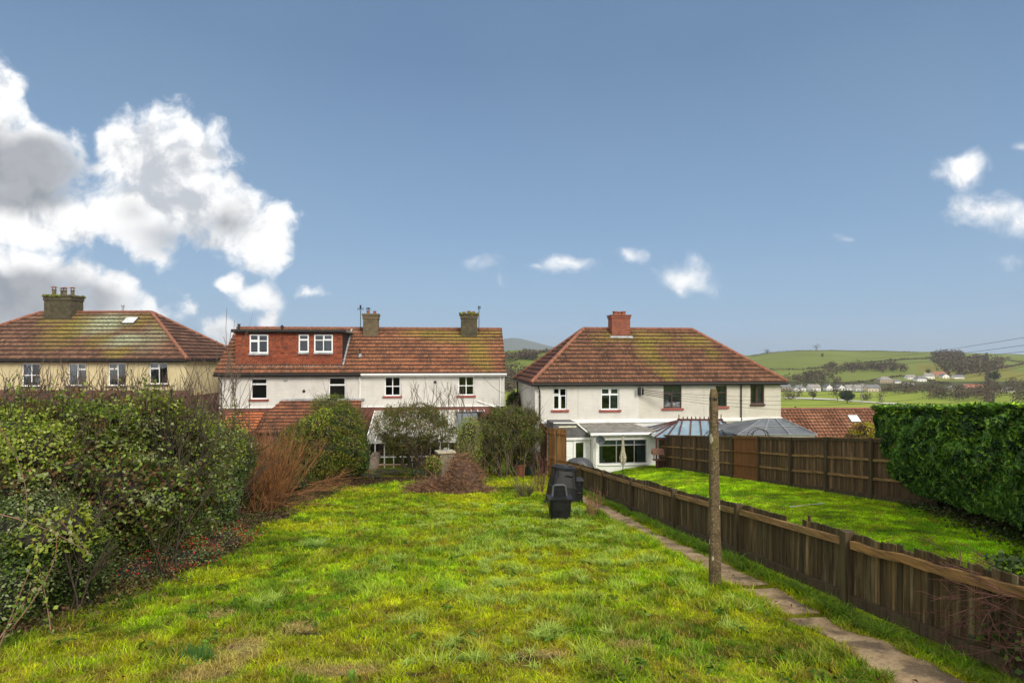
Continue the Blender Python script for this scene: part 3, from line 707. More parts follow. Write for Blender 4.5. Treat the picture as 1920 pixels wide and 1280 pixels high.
# tile-hung dormer
M_HUNG = roof_mat('hung_tiles', [(.07,.025,.018), (.22,.055,.028), (.33,.08,.035), (.42,.13,.06)], [(3.0, .25, 1.0, .25, .0, 'm')], pale=.12, moss=0, tw=.26, ch=.13)
dv = v0 + .72; dz0 = ze + math.tan(pB) * .72 + .03; dz1 = B.uz(540, 622, dv)[1]
wins = [B.rect(468, 503, 627, 662, dv), B.rect(560, 579, 627, 660, dv), B.rect(589, 624, 627, 660, dv)]
b = MB(); wall_openings(b, du0, du1, dv + .035, dz0 - .3, dz1, wins, th=.22); b.box(du0, du0 + .2, dv + .26, vm - .05, dz0 - .2, dz1); b.box(du1 - .2, du1, dv + .26, vm - .05, dz0 - .2, dz1)
b.box(du0 + .3, du1 - .3, dv + 1.8, dv + 1.9, dz0 - .2, dz1 - .02)
dm = b.build('dormer', M_GUT, B.root); dm['label'] = 'flat-roofed dormer hung with small orange-red tiles'
# hung tiles as overlapping rows, cut round the windows
Vs = []; Fs = []; UVs = []; row = .13; z = dz0
k = 0; base = 0
while z < dz1 - .02:
    zt = min(z + row, dz1); segs = [(du0, du1)]
    for o in wins:
        if zt > o[2] - .0 and z < o[3]:
            segs = [s2 for (a_, c_) in segs for s2 in (((a_, min(c_, o[0])), (max(a_, o[1]), c_)) if a_ < o[1] and c_ > o[0] else ((a_, c_),)) if s2[1] - s2[0] > .02]
    for a_, c_ in segs:
        e_ = sorted({a_, c_, *[x for x in np.arange(du0 + (k % 2) * .13, du1, .26) if a_ < x < c_]})
        for p_, r_ in zip(e_[:-1], e_[1:]):
            j = random.uniform(-.006, .006)
            Vs += [(p_ + .004, dv + .03, z + j), (r_ - .004, dv + .03, z + j), (r_ - .004, dv - .0, z + j), (p_ + .004, dv - .0, z + j), (r_ - .004, dv + .024, zt + .01), (p_ + .004, dv + .024, zt + .01)]
            Fs += [(base, base + 1, base + 2, base + 3), (base + 3, base + 2, base + 4, base + 5)]; base += 6
            uu_ = (p_ + r_) / 2 + (.13 if k % 2 else 0)
            UVs += [(p_ + .004 + k * 5.2, z - dz0 + .004)] * 1 + [(r_ - .004 + k * 5.2, z - dz0 + .004)] * 2 + [(p_ + .004 + k * 5.2, z - dz0 + .004)] + [(r_ - .004 + k * 5.2, z - dz0 + .11), (p_ + .004 + k * 5.2, z - dz0 + .11)]
    z += row; k += 1
mk('hung_tiles', Vs, Fs, M_HUNG, dm, uv=UVs)
def dwin(o, bars, lab, **kw):
    w_ = window(B.root, *o, dv, bars, M_UPVC, M_LEAD, rec=.0, fr=.085, label=lab, sill_over=.03, **kw); return w_
dwin(wins[0], [('v', .5), ('h', .66, 0, 1), ('o', 0, .5, .66, 1), ('o', 0, .5, 0, .66)], 'left window in the tile-hung dormer')
dwin(wins[1], [('h', .68, 0, 1), ('o', 0, 1, .68, 1)], 'narrow window in the tile-hung dormer')
dwin(wins[2], [('v', .5), ('h', .68, 0, 1), ('o', .5, 1, .68, 1)], 'right window in the tile-hung dormer', curtain=[(.6, .9, M_CURTG)])
b = MB(); b.box(du0 - .16, du1 + .28, dv - .24, vm + .5, dz1, dz1 + .13)
b.build('dormer_roof', M_FELT, dm)
b = MB(); b.box(du0 - .18, du1 + .30, dv - .27, dv - .243, dz1 - .06, dz1 + .16); b.tube([(du0 - .15, dv - .31, dz1 + .03), (du1 + .2, dv - .31, dz1 + .03)], .05, 6); b.build('dormer_fascia', M_GUT, dm)
b = MB()
for i in range(150):
    x = random.uniform(du0 + .4, du1 - .3); r_ = random.uniform(.04, .12); b.lathe([(r_, 0), (r_ * .8, r_ * .35), (.01, r_ * .5)], (x, dv - .2 + random.uniform(0, .35), dz1 + .128), 6)
b.build('moss', M_MOSS, dm)
b = MB(); b.obox(((du0 + du1) / 2, dv - .07, dz0 - .06), ((du1 - du0) / 2 + .1, 0, 0), (0, .13, .10), (0, -.008, .012)); b.build('flashing', M_LEAD, dm)
b = MB(); b.bar((du1 + .05, dv - .05, dz0 + .02), (du1 + .05, vm - .1, zr + .02), .12, .03); b.build('flashing', M_LEAD, dm)
b = MB(); x = B.uz(448, 612, 1.2)[0]; b.tube([(x, 1.2, dz1 + .1), (x, 1.2, dz1 + .52)], .09, 8); b.tube([(x, 1.2, dz1 + .52), (x, 1.2, dz1 + .58)], .12, 8); b.build('flue', M_DARKM, B.root)
b = MB(); x = B.uz(529, 615, .7)[0]; b.lathe([(.07, 0), (.07, .12), (.11, .14), (.12, .28), (.05, .36), (.01, .38)], (x, .7, dz1 + .12), 10); b.build('vent_cowl', M_DARKM, B.root)
b = MB(); x, z = B.uz(675, 672, 1.1); b.lathe([(.16, 0), (.12, .1), (.1, .22), (.06, .25)], (x, v0 + 1.5, ze + math.tan(pB) * 1.5), 10); b.build('vent_collar', M_LEAD, B.root)
b = MB(); b.tube([(x, v0 + 1.5, ze + math.tan(pB) * 1.5 + .2), (x - .03, v0 + 1.5, ze + math.tan(pB) * 1.5 + .62)], .055, 8); b.build('vent_pipe', M_DARKM, B.root)
# chimneys
for (pa, pc, pt, pots, lab, cw, mt) in ((680, 710, 588, [(-.22, 0, .13, .26), (.27, 0, .12, .24)], 'mossy rendered chimney with two pots next to the dormer', (0,), M_CHIM2), (863, 896, 587, [(-.38, 0, .12, .14), (0, 0, .14, .2), (.36, 0, .13, .16)], 'dark rendered chimney with three short pots near the right gable', (), M_CHIM)):
    a_ = B.uz(pa, 600, vm - .7)[0]; c_ = B.uz(pc, 600, vm - .7)[0]; zt = B.uz(pa, pt, vm - .7)[1]
    cv = vm - .45
    chimney(B, (a_ + c_) / 2, cv, c_ - a_ - .1, .8, zr - 1.3, zt, mt, pots, capz=.3, moss=(pa == 863), label=lab, cowls=cw)
    flashing(B, (a_ + c_) / 2, cv - .45, zr - .72, c_ - a_, pB)
def aerial(H, u, v, z0, z1, arms, label):
    b = MB(); b.tube([(u, v, z0), (u, v, z1)], .026, 6); o = b.build('aerial', M_DARKM, H.root); o['label'] = label
    b = MB()
    for (dz_, ln, dr) in arms:
        b.tube([(u - ln * dr, v, z1 - dz_), (u + ln, v - .1, z1 - dz_)], .016, 5)
        for k in range(5):
            xx = u - ln * dr + (ln * (1 + dr)) * k / 4; b.tube([(xx, v - .12, z1 - dz_ - .0), (xx, v + .12, z1 - dz_ + .0)], .014, 4); b.tube([(xx, v, z1 - dz_ - .13), (xx, v, z1 - dz_ + .13)], .012, 4)
    b.build('aerial_elements', M_DARKM, o)
x, z = B.uz(676, 573, vm - .3); aerial(B, x, vm - .3, zr - .2, z, [(.25, .2, 1), (.08, .05, 1)], 'pole aerial with crossed elements beside the left chimney')
x, z = B.uz(898, 574, vm - .3); aerial(B, x, vm - .3, zr - .4, z, [(.1, .12, .6)], 'plain pole aerial beside the right chimney')
# wall details
for px_, py_, m_ in ((570, 733, M_DARKM), (816, 716, M_DARKM)):
    x, z = B.uz(px_, py_); b = MB(); b.tube([(x, -.05, z), (x, .01, z)], .10, 14); b.build('wall_vent', m_, B.root)
x, z = B.uz(536, 711); b = MB(); b.box(x - .1, x + .1, -.12, 0, z - .08, z + .08); b.build('alarm_box', M_GALV, B.root)
x0_, z0_ = B.uz(895, 751); x1_, z1_ = B.uz(935, 765); b = MB(); b.tube([(x0_, -.06, z0_), (x1_, -.06, z1_)], .045, 8); b.build('waste_pipe', M_TRIMW, B.root)
# tiled lean-to roof below
ga = B.rect(530, 680, 749, 790, -2.4); zt = B.uz(600, 750, -.05)[1]; a0 = B.uz(530, 750, -.05)[0]; a1 = B.uz(681, 750, -.05)[0]
run = 2.6; zlo = zt - 1.95; Ll = math.hypot(run, zt - zlo); eL = B.uz(503, 775, -1.6)[0] - .5
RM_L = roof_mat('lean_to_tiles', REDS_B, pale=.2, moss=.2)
roof_slope('lean_to_roof', (0, -run - .05, zlo), (1, 0, 0), (0, run / Ll, (zt - zlo) / Ll), lambda s: eL - .8 + (a0 - eL + .8) * s / Ll, a1 - .1, Ll, RM_L, B.root, step=.05)
b = MB(); b.box(a0 - .05, a1 + .1, -.16, -.072, zt - .02, zt + .11); b.build('flashing', M_LEAD, B.root)
b = MB(); b.box(eL + .2, a1 - .25, -run + .25, -.09, 0, zlo + .15); b.prism([(a1 - .27, -run + .2, zlo + .1), (a1 - .27, -.09, zlo + .1), (a1 - .27, -.09, zt - .1)], (.15, 0, 0)); b.build('lean_to_wall', M_BRICKR, B.root)
# lower orange roof of the left outhouse
zt2 = B.uz(480, 772, -1.0)[1]; a0 = B.uz(430, 775, -1)[0]; a1 = eL + .1
roof_slope('outhouse_roof', (0, -3.4, zt2 - 1.3), (1, 0, 0), (0, .88, .475), a0, a1, 2.72, roof_mat('outhouse_tiles', [(.2,.05,.03), (.42,.11,.04), (.55,.17,.06), (.5,.2,.08)], pale=.1, moss=.05), B.root, step=.05)
b = MB(); b.box(a0 + .1, a1 - .02, -3.2, -.09, 0, zt2 - 1.25); b.build('outhouse_wall', M_BRICKR, B.root)

# glazed lean-to greenhouse against the terrace
vG = -4.2
g0 = B.uz(686, 870, vG)[0]; g1 = B.uz(858, 850, vG)[0]; zt = B.uz(770, 770, -.1)[1]; zl = B.uz(700, 829, vG)[1]
GH = thing('lean_to_greenhouse', 'long white-framed lean-to greenhouse behind the gnarled tree', 'greenhouse', B.root.location, B.a)
M_POLY = glassmat('clouded_glass', (.55, .58, .56), .25, .25)
b = MB(); n = 10
for i in range(n + 1):
    x = g0 + (g1 - g0) * i / n; b.bar((x, vG, zl), (x, -.09, zt), .07, .09); b.box(x - .035, x + .035, vG - .03, vG + .04, .0, zl)
b.box(g0 - .1, g1 + .1, vG - .09, vG - .032, zl - .07, zl + .06); b.box(g0, g1, vG - .028, vG + .036, .75, .83); b.box(g0, g1, vG - .026, vG + .034, 0, .08)
for x in (g0, g1): b.bar((x, vG, zl - .05), (x, -.1, zl - .05), .06, .06); b.bar((x, -.12, 0), (x, -.12, zt), .06, .06)
b.build('frame', M_TRIMW, GH)
b = MB()
for i in range(n):
    x0_, x1_ = g0 + (g1 - g0) * i / n + .04, g0 + (g1 - g0) * (i + 1) / n - .04
    b.add([(x0_, vG + .02, zl + .05), (x1_, vG + .02, zl + .05), (x1_, -.1, zt + .05), (x0_, -.1, zt + .05)], [(0, 1, 2, 3)])
b.build('roof_glazing', M_POLYR if 'M_POLYR' in globals() else plain('white_roof_sheet', (.42, .41, .35), .4, var=.3, nscale=2.5, stain=((.20, .17, .11), .8)), GH)
b = MB()
for i in range(n):
    x0_, x1_ = g0 + (g1 - g0) * i / n + .04, g0 + (g1 - g0) * (i + 1) / n - .04
    b.box(x0_, x1_, vG, vG + .006, .84, zl - .08); 
b.build('side_glazing', M_GLASS, GH)
b = MB(); b.box(g0, g1, vG + .9, vG + 1.5, .60, .66); b.box(g0 + .1, g0 + .2, vG + 1.1, vG + 1.2, 0, .6); b.box(g1 - .2, g1 - .1, vG + 1.1, vG + 1.2, 0, .6); b.build('staging', M_TRIMW, GH)
# slate-grey shed roof and clear roof at the right of it
h0 = B.uz(857, 800, -3.2)[0]; h1 = B.uz(905, 800, -3.2)[0]
SH = thing('grey_roofed_shed', 'small shed with a smooth slate-grey sloping roof right of the greenhouse', 'shed', B.root.location, B.a)
zt = B.uz(876, 776, -1.4)[1]; zl = B.uz(876, 812, -3.6)[1]
slab('roof', [(h0, -3.6, zl), (h1 - .3, -3.6, zl), (h1 - .3, -1.4, zt), (h0, -1.4, zt)], .07, plain('slate_sheet', (.13, .15, .17), .6, var=.15, nscale=2), SH)
b = MB(); b.box(h0 + .08, h1 - .38, -3.5, -1.5, 0, zl - .02); b.build('wall', plain('shed_boards', (.12, .09, .06), .8, var=.3), SH)
b = MB(); zc_ = B.uz(880, 772, -1.0)[1]; b.box(h0 - .1, B.uz(906, 772, -1)[0], -1.3, -.1, zc_ - .05, zc_ + .05)
b.build('canopy', M_POLY, SH); b = MB()
for k in range(5): x = h0 + .1 + k * .45; b.bar((x, -1.32, zc_ + .07), (x, -.1, zc_ + .07), .05, .05)
b.build('canopy_frame', M_TRIMW, SH)

# ================================================================== the cream house on the left
Cc = House('semi_detached_house', 'cream house on the left with mossy hipped roof, rooflight and a chimney of cowled pots', 'house', -30, 42, -2.9, EZ - 7.0)
uR = Cc.uz(349, 700)[0]; ze = Cc.uz(200, 674)[1]; zb = Cc.uz(200, 731)[1]; dep = 8.2
ops = [Cc.rect(40, 75, 681, 724), Cc.rect(127, 161, 681, 723), Cc.rect(202, 236, 680, 723), Cc.rect(279, 314, 680, 720)]
UL = -6.0
b = MB(); wall_openings(b, UL, uR, 0, zb, ze, ops); b.build('front_wall', M_CREAM, Cc.root)
b = MB(); b.box(UL, uR, .004, .284, 0, zb - .002); b.build('lower_wall', M_BRICKR, Cc.root)
b = MB(); b.box(uR - .28, uR, .286, dep, zb - .4, ze); b.box(UL, UL + .28, .286, dep, zb - .4, ze); b.box(UL + .3, uR - .3, dep - .3, dep - .002, zb - .4, ze); b.build('side_wall', M_CREAM, Cc.root)
b = MB(); b.box(uR - .276, uR - .004, .288, dep, 0, zb - .402); b.box(UL + .004, UL + .276, .288, dep, 0, zb - .402); b.box(UL + .3, uR - .3, dep - .3, dep - .004, 0, zb - .402); b.build('lower_side_wall', M_BRICKR, Cc.root)
b = MB(); b.box(UL + .3, uR - .3, 2.8, 2.9, 0, ze - .05); b.box(UL + .3, uR - .3, .29, 2.8, zb - .3, zb - .1); b.build('inner_wall', M_CREAM2, Cc.root)
window(Cc.root, *ops[0], 0, [('v', .5), ('h', .48, 0, 1)], M_UPVC, M_DSILL, curtain=[(.02, .2, M_CURTG), (.8, .98, M_CURTG)])
window(Cc.root, *ops[1], 0, [('v', .5), ('h', .72, .5, 1), ('o', .5, 1, .72, 1)], M_UPVC, M_DSILL, curtain=[(.03, .4, M_CURT)])
window(Cc.root, *ops[2], 0, [('v', .52), ('h', .72, 0, .52), ('o', 0, .52, .72, 1)], M_UPVC, M_DSILL, curtain=[(.03, .3, M_CURT)])
window(Cc.root, *ops[3], 0, [('v', .52), ('h', .72, 0, .52), ('o', 0, .52, .72, 1)], M_UPVC, M_DSILL, curtain=[(.03, .42, M_CURTG)])
u0, u1, v0, v1 = UL - .3, uR + .3, -.35, 8.5; vm = (v0 + v1) / 2
ub, zr = Cc.uz(284, 586, vm); ua = Cc.uz(76, 584, vm)[0]
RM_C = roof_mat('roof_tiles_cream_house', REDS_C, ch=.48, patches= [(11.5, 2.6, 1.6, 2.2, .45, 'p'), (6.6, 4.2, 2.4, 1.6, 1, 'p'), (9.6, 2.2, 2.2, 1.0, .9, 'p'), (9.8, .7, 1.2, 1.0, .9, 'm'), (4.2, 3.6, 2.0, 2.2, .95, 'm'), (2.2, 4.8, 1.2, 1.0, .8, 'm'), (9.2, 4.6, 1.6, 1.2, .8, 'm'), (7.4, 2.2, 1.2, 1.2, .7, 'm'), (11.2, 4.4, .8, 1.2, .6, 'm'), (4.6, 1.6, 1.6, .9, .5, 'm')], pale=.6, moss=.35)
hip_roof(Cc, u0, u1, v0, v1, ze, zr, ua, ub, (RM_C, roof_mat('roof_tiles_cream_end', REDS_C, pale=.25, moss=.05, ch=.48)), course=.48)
a_ = Cc.uz(83, 560, vm - .6)[0]; c_ = Cc.uz(137, 560, vm - .6)[0]; zt = Cc.uz(110, 553, vm - .6)[1]
chimney(Cc, (a_ + c_) / 2, vm - .1, c_ - a_ - .2, 1.3, zr - 1.2, zt, M_CHIM, [(-.62, -.2, .16, .48), (-.2, .1, .15, .42), (.2, -.15, .16, .42), (.62, .1, .15, .45)], capz=.3, moss=True, cowls=(0, 1, 2, 3), label='big mossy rendered chimney with four cowled clay pots')
flashing(Cc, (a_ + c_) / 2, vm - .78, zr - .68, c_ - a_, R(42))
# rooflight
pC = math.atan2(zr - ze, vm - v0); uu, _ = Cc.uz(246, 610, 3.2)
s_ = 4.55; cy, cz_ = v0 + s_ * math.cos(pC), ze + s_ * math.sin(pC); nrm = Vector((0, -math.sin(pC), math.cos(pC))); up_ = Vector((0, math.cos(pC), math.sin(pC))); c0 = Vector((uu, cy, cz_))
b = MB(); b.obox(c0 + nrm * .08, (.50, 0, 0), up_ * .42, nrm * .07); rl = b.build('rooflight', M_DSILL, Cc.root)
b = MB(); b.obox(c0 + nrm * .155, (.44, 0, 0), up_ * .36, nrm * .01); b.build('rooflight_glass', plain('frosted_pane', (.55, .60, .58), .15, var=.25, nscale=5), rl)
uu, zz = Cc.uz(227, 573, vm); b = MB(); b.tube([(uu, vm + .2, zr - .2), (uu, vm + .2, zz - .05)], .07, 8); b.tube([(uu, vm + .2, zz - .05), (uu, vm + .2, zz + .05)], .12, 8); b.build('flue', M_GALV, Cc.root)
downpipe(Cc.root, uR + .08, 5.0, 0, ze - .1, M_GUT)
# flat-roofed brick extension and a white lattice below the cream house
xe0, xe1 = Cc.uz(-30, 760, -3)[0], Cc.uz(120, 760, -3)[0]
b = MB(); b.box(xe0, xe1, -3.0, -.01, 0, zb - .5); b.build('rear_extension', M_BRICKR, Cc.root)
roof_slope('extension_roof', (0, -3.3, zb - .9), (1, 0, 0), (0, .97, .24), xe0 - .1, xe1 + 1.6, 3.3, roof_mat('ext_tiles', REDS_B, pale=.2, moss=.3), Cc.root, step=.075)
# ------------------------------------------------------------------ the ground
FENCE = lambda d: 5.6 - .10 * d          # x of the low fence at distance d
def path_edges(d):
    d = np.asarray(d, float)
    w = (fbm(d, d * 0 + 3, .6, 5, 4) - .5) * .34; w2 = (fbm(d, d * 0 + 9, .5, 6, 4) - .5) * .34
    return FENCE(d) - 1.03 + w - .16 * np.clip(7.6 - d, 0, 3), FENCE(d) - .50 + w2
def hedge_edge(d): return np.interp(d, [5, 7, 8.2, 9.65, 13.7, 18.3, 22, 27, 31, 36], [-5.7, -6.0, -6.15, -5.9, -6.6, -7.4, -7.6, -8.2, -8.8, -9.0])
LAWN = dict(g1=(.34,.50,.012), g2=(.14,.27,.010), moss=(.47,.51,.012), olive=(.44,.40,.02), straw=(.56,.40,.17), soil_shade=(.075,.045,.025), blue=(.36,.54,.09))
def ramp3(t, a, b): t = np.clip(t, 0, 1)[:, None]; return np.array(a) * (1 - t) + np.array(b) * t
def gauss(x, y, cx, cy, rx, ry): return np.exp(-((x - cx) / rx) ** 2 - ((y - cy) / ry) ** 2)
STRAW = [(-3.1, 6.75, .30, .45), (-2.75, 7.5, .26, .28), (-4.0, 8.1, .25, .15), (-3.2, 6.1, .3, .25), (-1.9, 6.2, .6, .16), (.4, 6.6, .35, .15), (1.4, 6.9, .3, .18)]
SOIL_SHADE = [(-1.75, 7.4, .22, .10), (-1.3, 7.42, .12, .07), (-2.6, 7.3, .3, .12), (-4.55, 6.2, .12, .06), (.2, 6.5, .4, .12), (-3.6, 7.5, .06, .05), (-2.9, 7.9, .06, .05), (.9, 6.2, .2, .1), (-1.0, 6.1, .3, .08), (-4.0, 14.5, .2, .1), (-2.5, 19, .4, .2), (-6.1, 11.6, .5, 1.8), (-7.1, 16.5, .7, 2.6), (-7.9, 23, 1.0, 3), (-6.0, 31.6, 4.8, 2.0), (-7.5, 28.5, 1.6, 2), (-2.2, 24.4, 1.9, 1.2)]  # earth patches; the broad one before the greenhouse paints shade into the turf
def lawn_color(x, y):
    """what grows where: turf differences (grass, moss, thatch, bare earth), with bed shade painted in"""
    a = fbm(x, y, .55, 11, 4); b = fbm(x, y, 1.7, 23, 4); c = fbm(x, y, .22, 31, 3); e = fbm(x, y, 3.2, 41, 3)
    L = LAWN
    k = ramp3((a - .36) * 3.4, L['g2'], L['g1'])
    right = (x > FENCE(y)).astype(float)
    m = np.clip((b - .46) * 6, 0, 1) * .75 * (1 - .75 * right)
    k = k * (1 - m[:, None]) + np.array(L['moss']) * m[:, None]
    near = np.clip((9.5 - y) / 3.5, 0, 1) * (1 - right)
    o = np.clip((c - .48) * 5, 0, 1) * (.35 + .4 * near) * (1 - right); k = k * (1 - o[:, None]) + np.array(L['olive']) * o[:, None]
    o = np.clip((fbm(x, y, .3, 77, 3) - .60) * 7, 0, 1) * near * .7; k = k * (1 - o[:, None]) + np.array((.26, .17, .05)) * o[:, None]
    k = k * (.80 + .45 * np.clip((e - .3) * 2, 0, 1))[:, None]; k = k * (.72 + .6 * np.clip((fbm(x, y, .35, 66, 3) - .25) * 2, 0, 1))[:, None]
    mp = fbm(x, y, .12, 131, 2); k = k * (.62 + .62 * np.clip((mp - .2) * 1.7, 0, 1))[:, None]
    o = np.clip((fbm(x, y, .19, 141, 3) - .60) * 9, 0, 1) * .6; k = k * (1 - o[:, None]) + np.array((.30, .20, .045)) * o[:, None]
    s = sum(gauss(x, y, *q) for q in STRAW); s = np.clip(s * (0.5 + c * 1.3), 0, 1) * (1 - right); s = np.clip((s * (.4 + 1.2 * fbm(x, y, .3, 99, 3)) - .28) * 2.2, 0, 1) * .68
    k = k * (1 - s[:, None]) + np.array(L['straw']) * s[:, None]
    t = sum(gauss(x, y, *q) for q in SOIL_SHADE); t = np.clip((t * (.6 + c) - .45) * 3, 0, 1)
    k = k * (1 - t[:, None]) + np.array(L['soil_shade']) * t[:, None]
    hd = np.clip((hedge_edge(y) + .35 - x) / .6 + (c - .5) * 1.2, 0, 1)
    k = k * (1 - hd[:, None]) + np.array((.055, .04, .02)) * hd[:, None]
    return k, s, t, np.clip(hd, 0, 1)

def ground_mat():
    m, q, b = new_mat('turf_soil')
    a = q.node('ShaderNodeAttribute', 0, attribute_name='Col'); co = coords(q)
    n = q.noise(co, 14, 5, .7); n2 = q.noise(co, 60, 3, .7)
    k = q.mix(q.sm(n, .3, .7), q.mix(1, a, (.28, .30, .35), 'MULTIPLY'), q.mix(1, a, (.75, .75, .8), 'MULTIPLY'))
    k = q.mix(q.m('MULTIPLY', q.sm(n2, .5, .7), .35), k, q.mix(1, a, (1.35, 1.25, 1.1), 'MULTIPLY'))
    q._in(b.inputs['Base Color'], k); b.inputs['Roughness'].default_value = .95; b.inputs['Specular IOR Level'].default_value = .15
    bump(q, b, q.m('ADD', n, q.m('MULTIPLY', n2, .5)), .8, .05); return m
def grid_mesh(name, xs, ys, mat, colf, **k):
    X, Y = np.meshgrid(xs, ys); X = X.ravel(); Y = Y.ravel(); Z = G(X, Y)
    n, m = len(xs), len(ys); i = np.arange(n - 1)[None, :] + (np.arange(m - 1) * n)[:, None]; i = i.ravel()
    return mk(name, np.stack([X, Y, Z], 1), np.stack([i, i + 1, i + 1 + n, i + n], 1), mat, col=colf(X, Y), smooth=True, **k)
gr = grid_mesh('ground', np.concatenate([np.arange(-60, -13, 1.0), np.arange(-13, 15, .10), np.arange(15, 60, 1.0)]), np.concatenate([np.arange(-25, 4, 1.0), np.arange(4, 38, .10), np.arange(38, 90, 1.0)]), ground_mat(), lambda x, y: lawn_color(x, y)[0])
props(gr, kind='structure')

# far land: one sheet from behind the houses to the horizon
def land_mat():
    m, q, b = new_mat('farmland'); a = q.node('ShaderNodeAttribute', 0, attribute_name='Col'); co = coords(q)
    n = q.noise(co, .02, 6, .6); n2 = q.noise(co, .3, 4, .7)
    k = q.mix(q.m('MULTIPLY', q.sm(n, .35, .7), .5), a, q.mix(1, a, (.75, .80, .8), 'MULTIPLY'))
    k = q.mix(q.m('MULTIPLY', q.sm(n2, .4, .7), .25), k, q.mix(1, a, (.6, .6, .7), 'MULTIPLY'))
    q._in(b.inputs['Base Color'], k); b.inputs['Roughness'].default_value = 1; b.inputs['Specular IOR Level'].default_value = .05; return m
def land_col(x, y):
    px = 960 + F * x / np.maximum(y, 1); k = np.tile(np.array((.125, .165, .030)), (len(x), 1))
    def put(mask, c): k[mask] = c
    py = 670 - (G(x, y) - EZ) / np.maximum(y, 1) * F
    put(y > 620, (.165, .195, .045)); n = fbm(x, y, 90, 5, 3)
    k[:] = k * (.85 + .35 * n)[:, None]
    val = (y > 330) & (y < 505); k[val] = np.array((.25, .30, .045)) * (.9 + .25 * n[val])[:, None]
    put((y >= 100) & (y < 330), (.09, .085, .04)); put((y >= 505) & (y < 625), (.085, .09, .04))
    put((y > 600) & (px < 1200) & (y < 1300), (.15, .19, .035))
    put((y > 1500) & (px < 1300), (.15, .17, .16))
    # paler winter field strips
    st = (y > 720) & (y < 900) & (px > 1720) & (px < 1900); k[st] = (.20, .19, .045)
    st = (y > 640) & (y < 760) & (px > 1730); k[st] = (.22, .21, .05)
    return k
nx, ny = 460, 300
pxs = np.linspace(-1200, 3200, nx); ds = np.geomspace(62, 7000, ny)
Xg = ((pxs[None, :] - 960) / F * ds[:, None]).ravel(); Yg = np.repeat(ds, nx)
i = (np.arange(nx - 1)[None, :] + (np.arange(ny - 1) * nx)[:, None]).ravel()
far = mk('farmland', np.stack([Xg, Yg, G(Xg, Yg) - .05], 1), np.stack([i, i + 1, i + 1 + nx, i + nx], 1), land_mat(), col=land_col(Xg, Yg), smooth=True); props(far, kind='structure')

# ------------------------------------------------------------------ garden path: cracked concrete slabs
def concrete_mat():
    m, q, b = new_mat('old_concrete'); co = coords(q)
    n = q.noise(co, 3, 7, .7); n2 = q.noise(co, 1.1, 5, .7); n3 = q.noise(co, 45, 4, .7)
    k = q.mix(q.sm(n, .3, .7), (.22, .14, .065), (.50, .36, .20))
    k = q.mix(q.m('MULTIPLY', q.sm(n2, .50, .60), .8), k, (.085, .058, .035))
    k = q.mix(q.m('MULTIPLY', q.sm(q.noise(co, 22, 5, .8), .52, .62), .6), k, (.10, .065, .03))
    k = q.mix(q.m('MULTIPLY', q.sm(q.noise(co, 4.5, 5, .7), .60, .72), .85), k, (.10, .11, .02))
    k = q.mix(q.m('MULTIPLY', q.sm(n3, .55, .7), .5), k, (.52, .44, .33))
    q._in(b.inputs['Base Color'], k); b.inputs['Roughness'].default_value = .9; bump(q, b, q.m('ADD', n, q.m('MULTIPLY', n3, .4)), .6, .03); return m
ys = np.arange(1.5, 27.6, .08); Vs = []; Fs = []
el, er = path_edges(ys)
gaps = [(8.04, 8.14), (9.42, 9.54), (14.4, 14.44)]
rows = []
for j, yv in enumerate(ys):
    row = []
    for t in np.linspace(0, 1, 9):
        jig = 0 if 0 < t < 1 else (random.random() - .5) * .05
        x = el[j] * (1 - t) + er[j] * t + jig; row.append((x, yv, g(x, yv) + .016 + (random.random() - .5) * .008))
    rows.append(row)
segs = []; cur = []
for j, yv in enumerate(ys):
    if any(a <= yv <= c for a, c in gaps):
        if cur: segs.append(cur); cur = []
    else: cur.append(j)
if cur: segs.append(cur)
b = MB()
for sg in segs:
    n = 9; vs = [rows[j][k] for j in sg for k in range(n)]; m_ = len(sg)
    fs = [(r_*n+k, r_*n+k+1, (r_+1)*n+k+1, (r_+1)*n+k) for r_ in range(m_-1) for k in range(n-1)]
    edge = [k for k in range(n)] + [r_*n+n-1 for r_ in range(1, m_)] + [(m_-1)*n+k for k in range(n-2, -1, -1)] + [r_*n for r_ in range(m_-2, 0, -1)]
    o = len(vs); vs += [(vs[e][0], vs[e][1], vs[e][2] - .09) for e in edge]; L_ = len(edge)
    fs += [(edge[q_], o + q_, o + (q_+1) % L_, edge[(q_+1) % L_]) for q_ in range(L_)]
    b.add(vs, fs)
pt = b.build('path', concrete_mat(), smooth=False); props(pt, kind='structure')

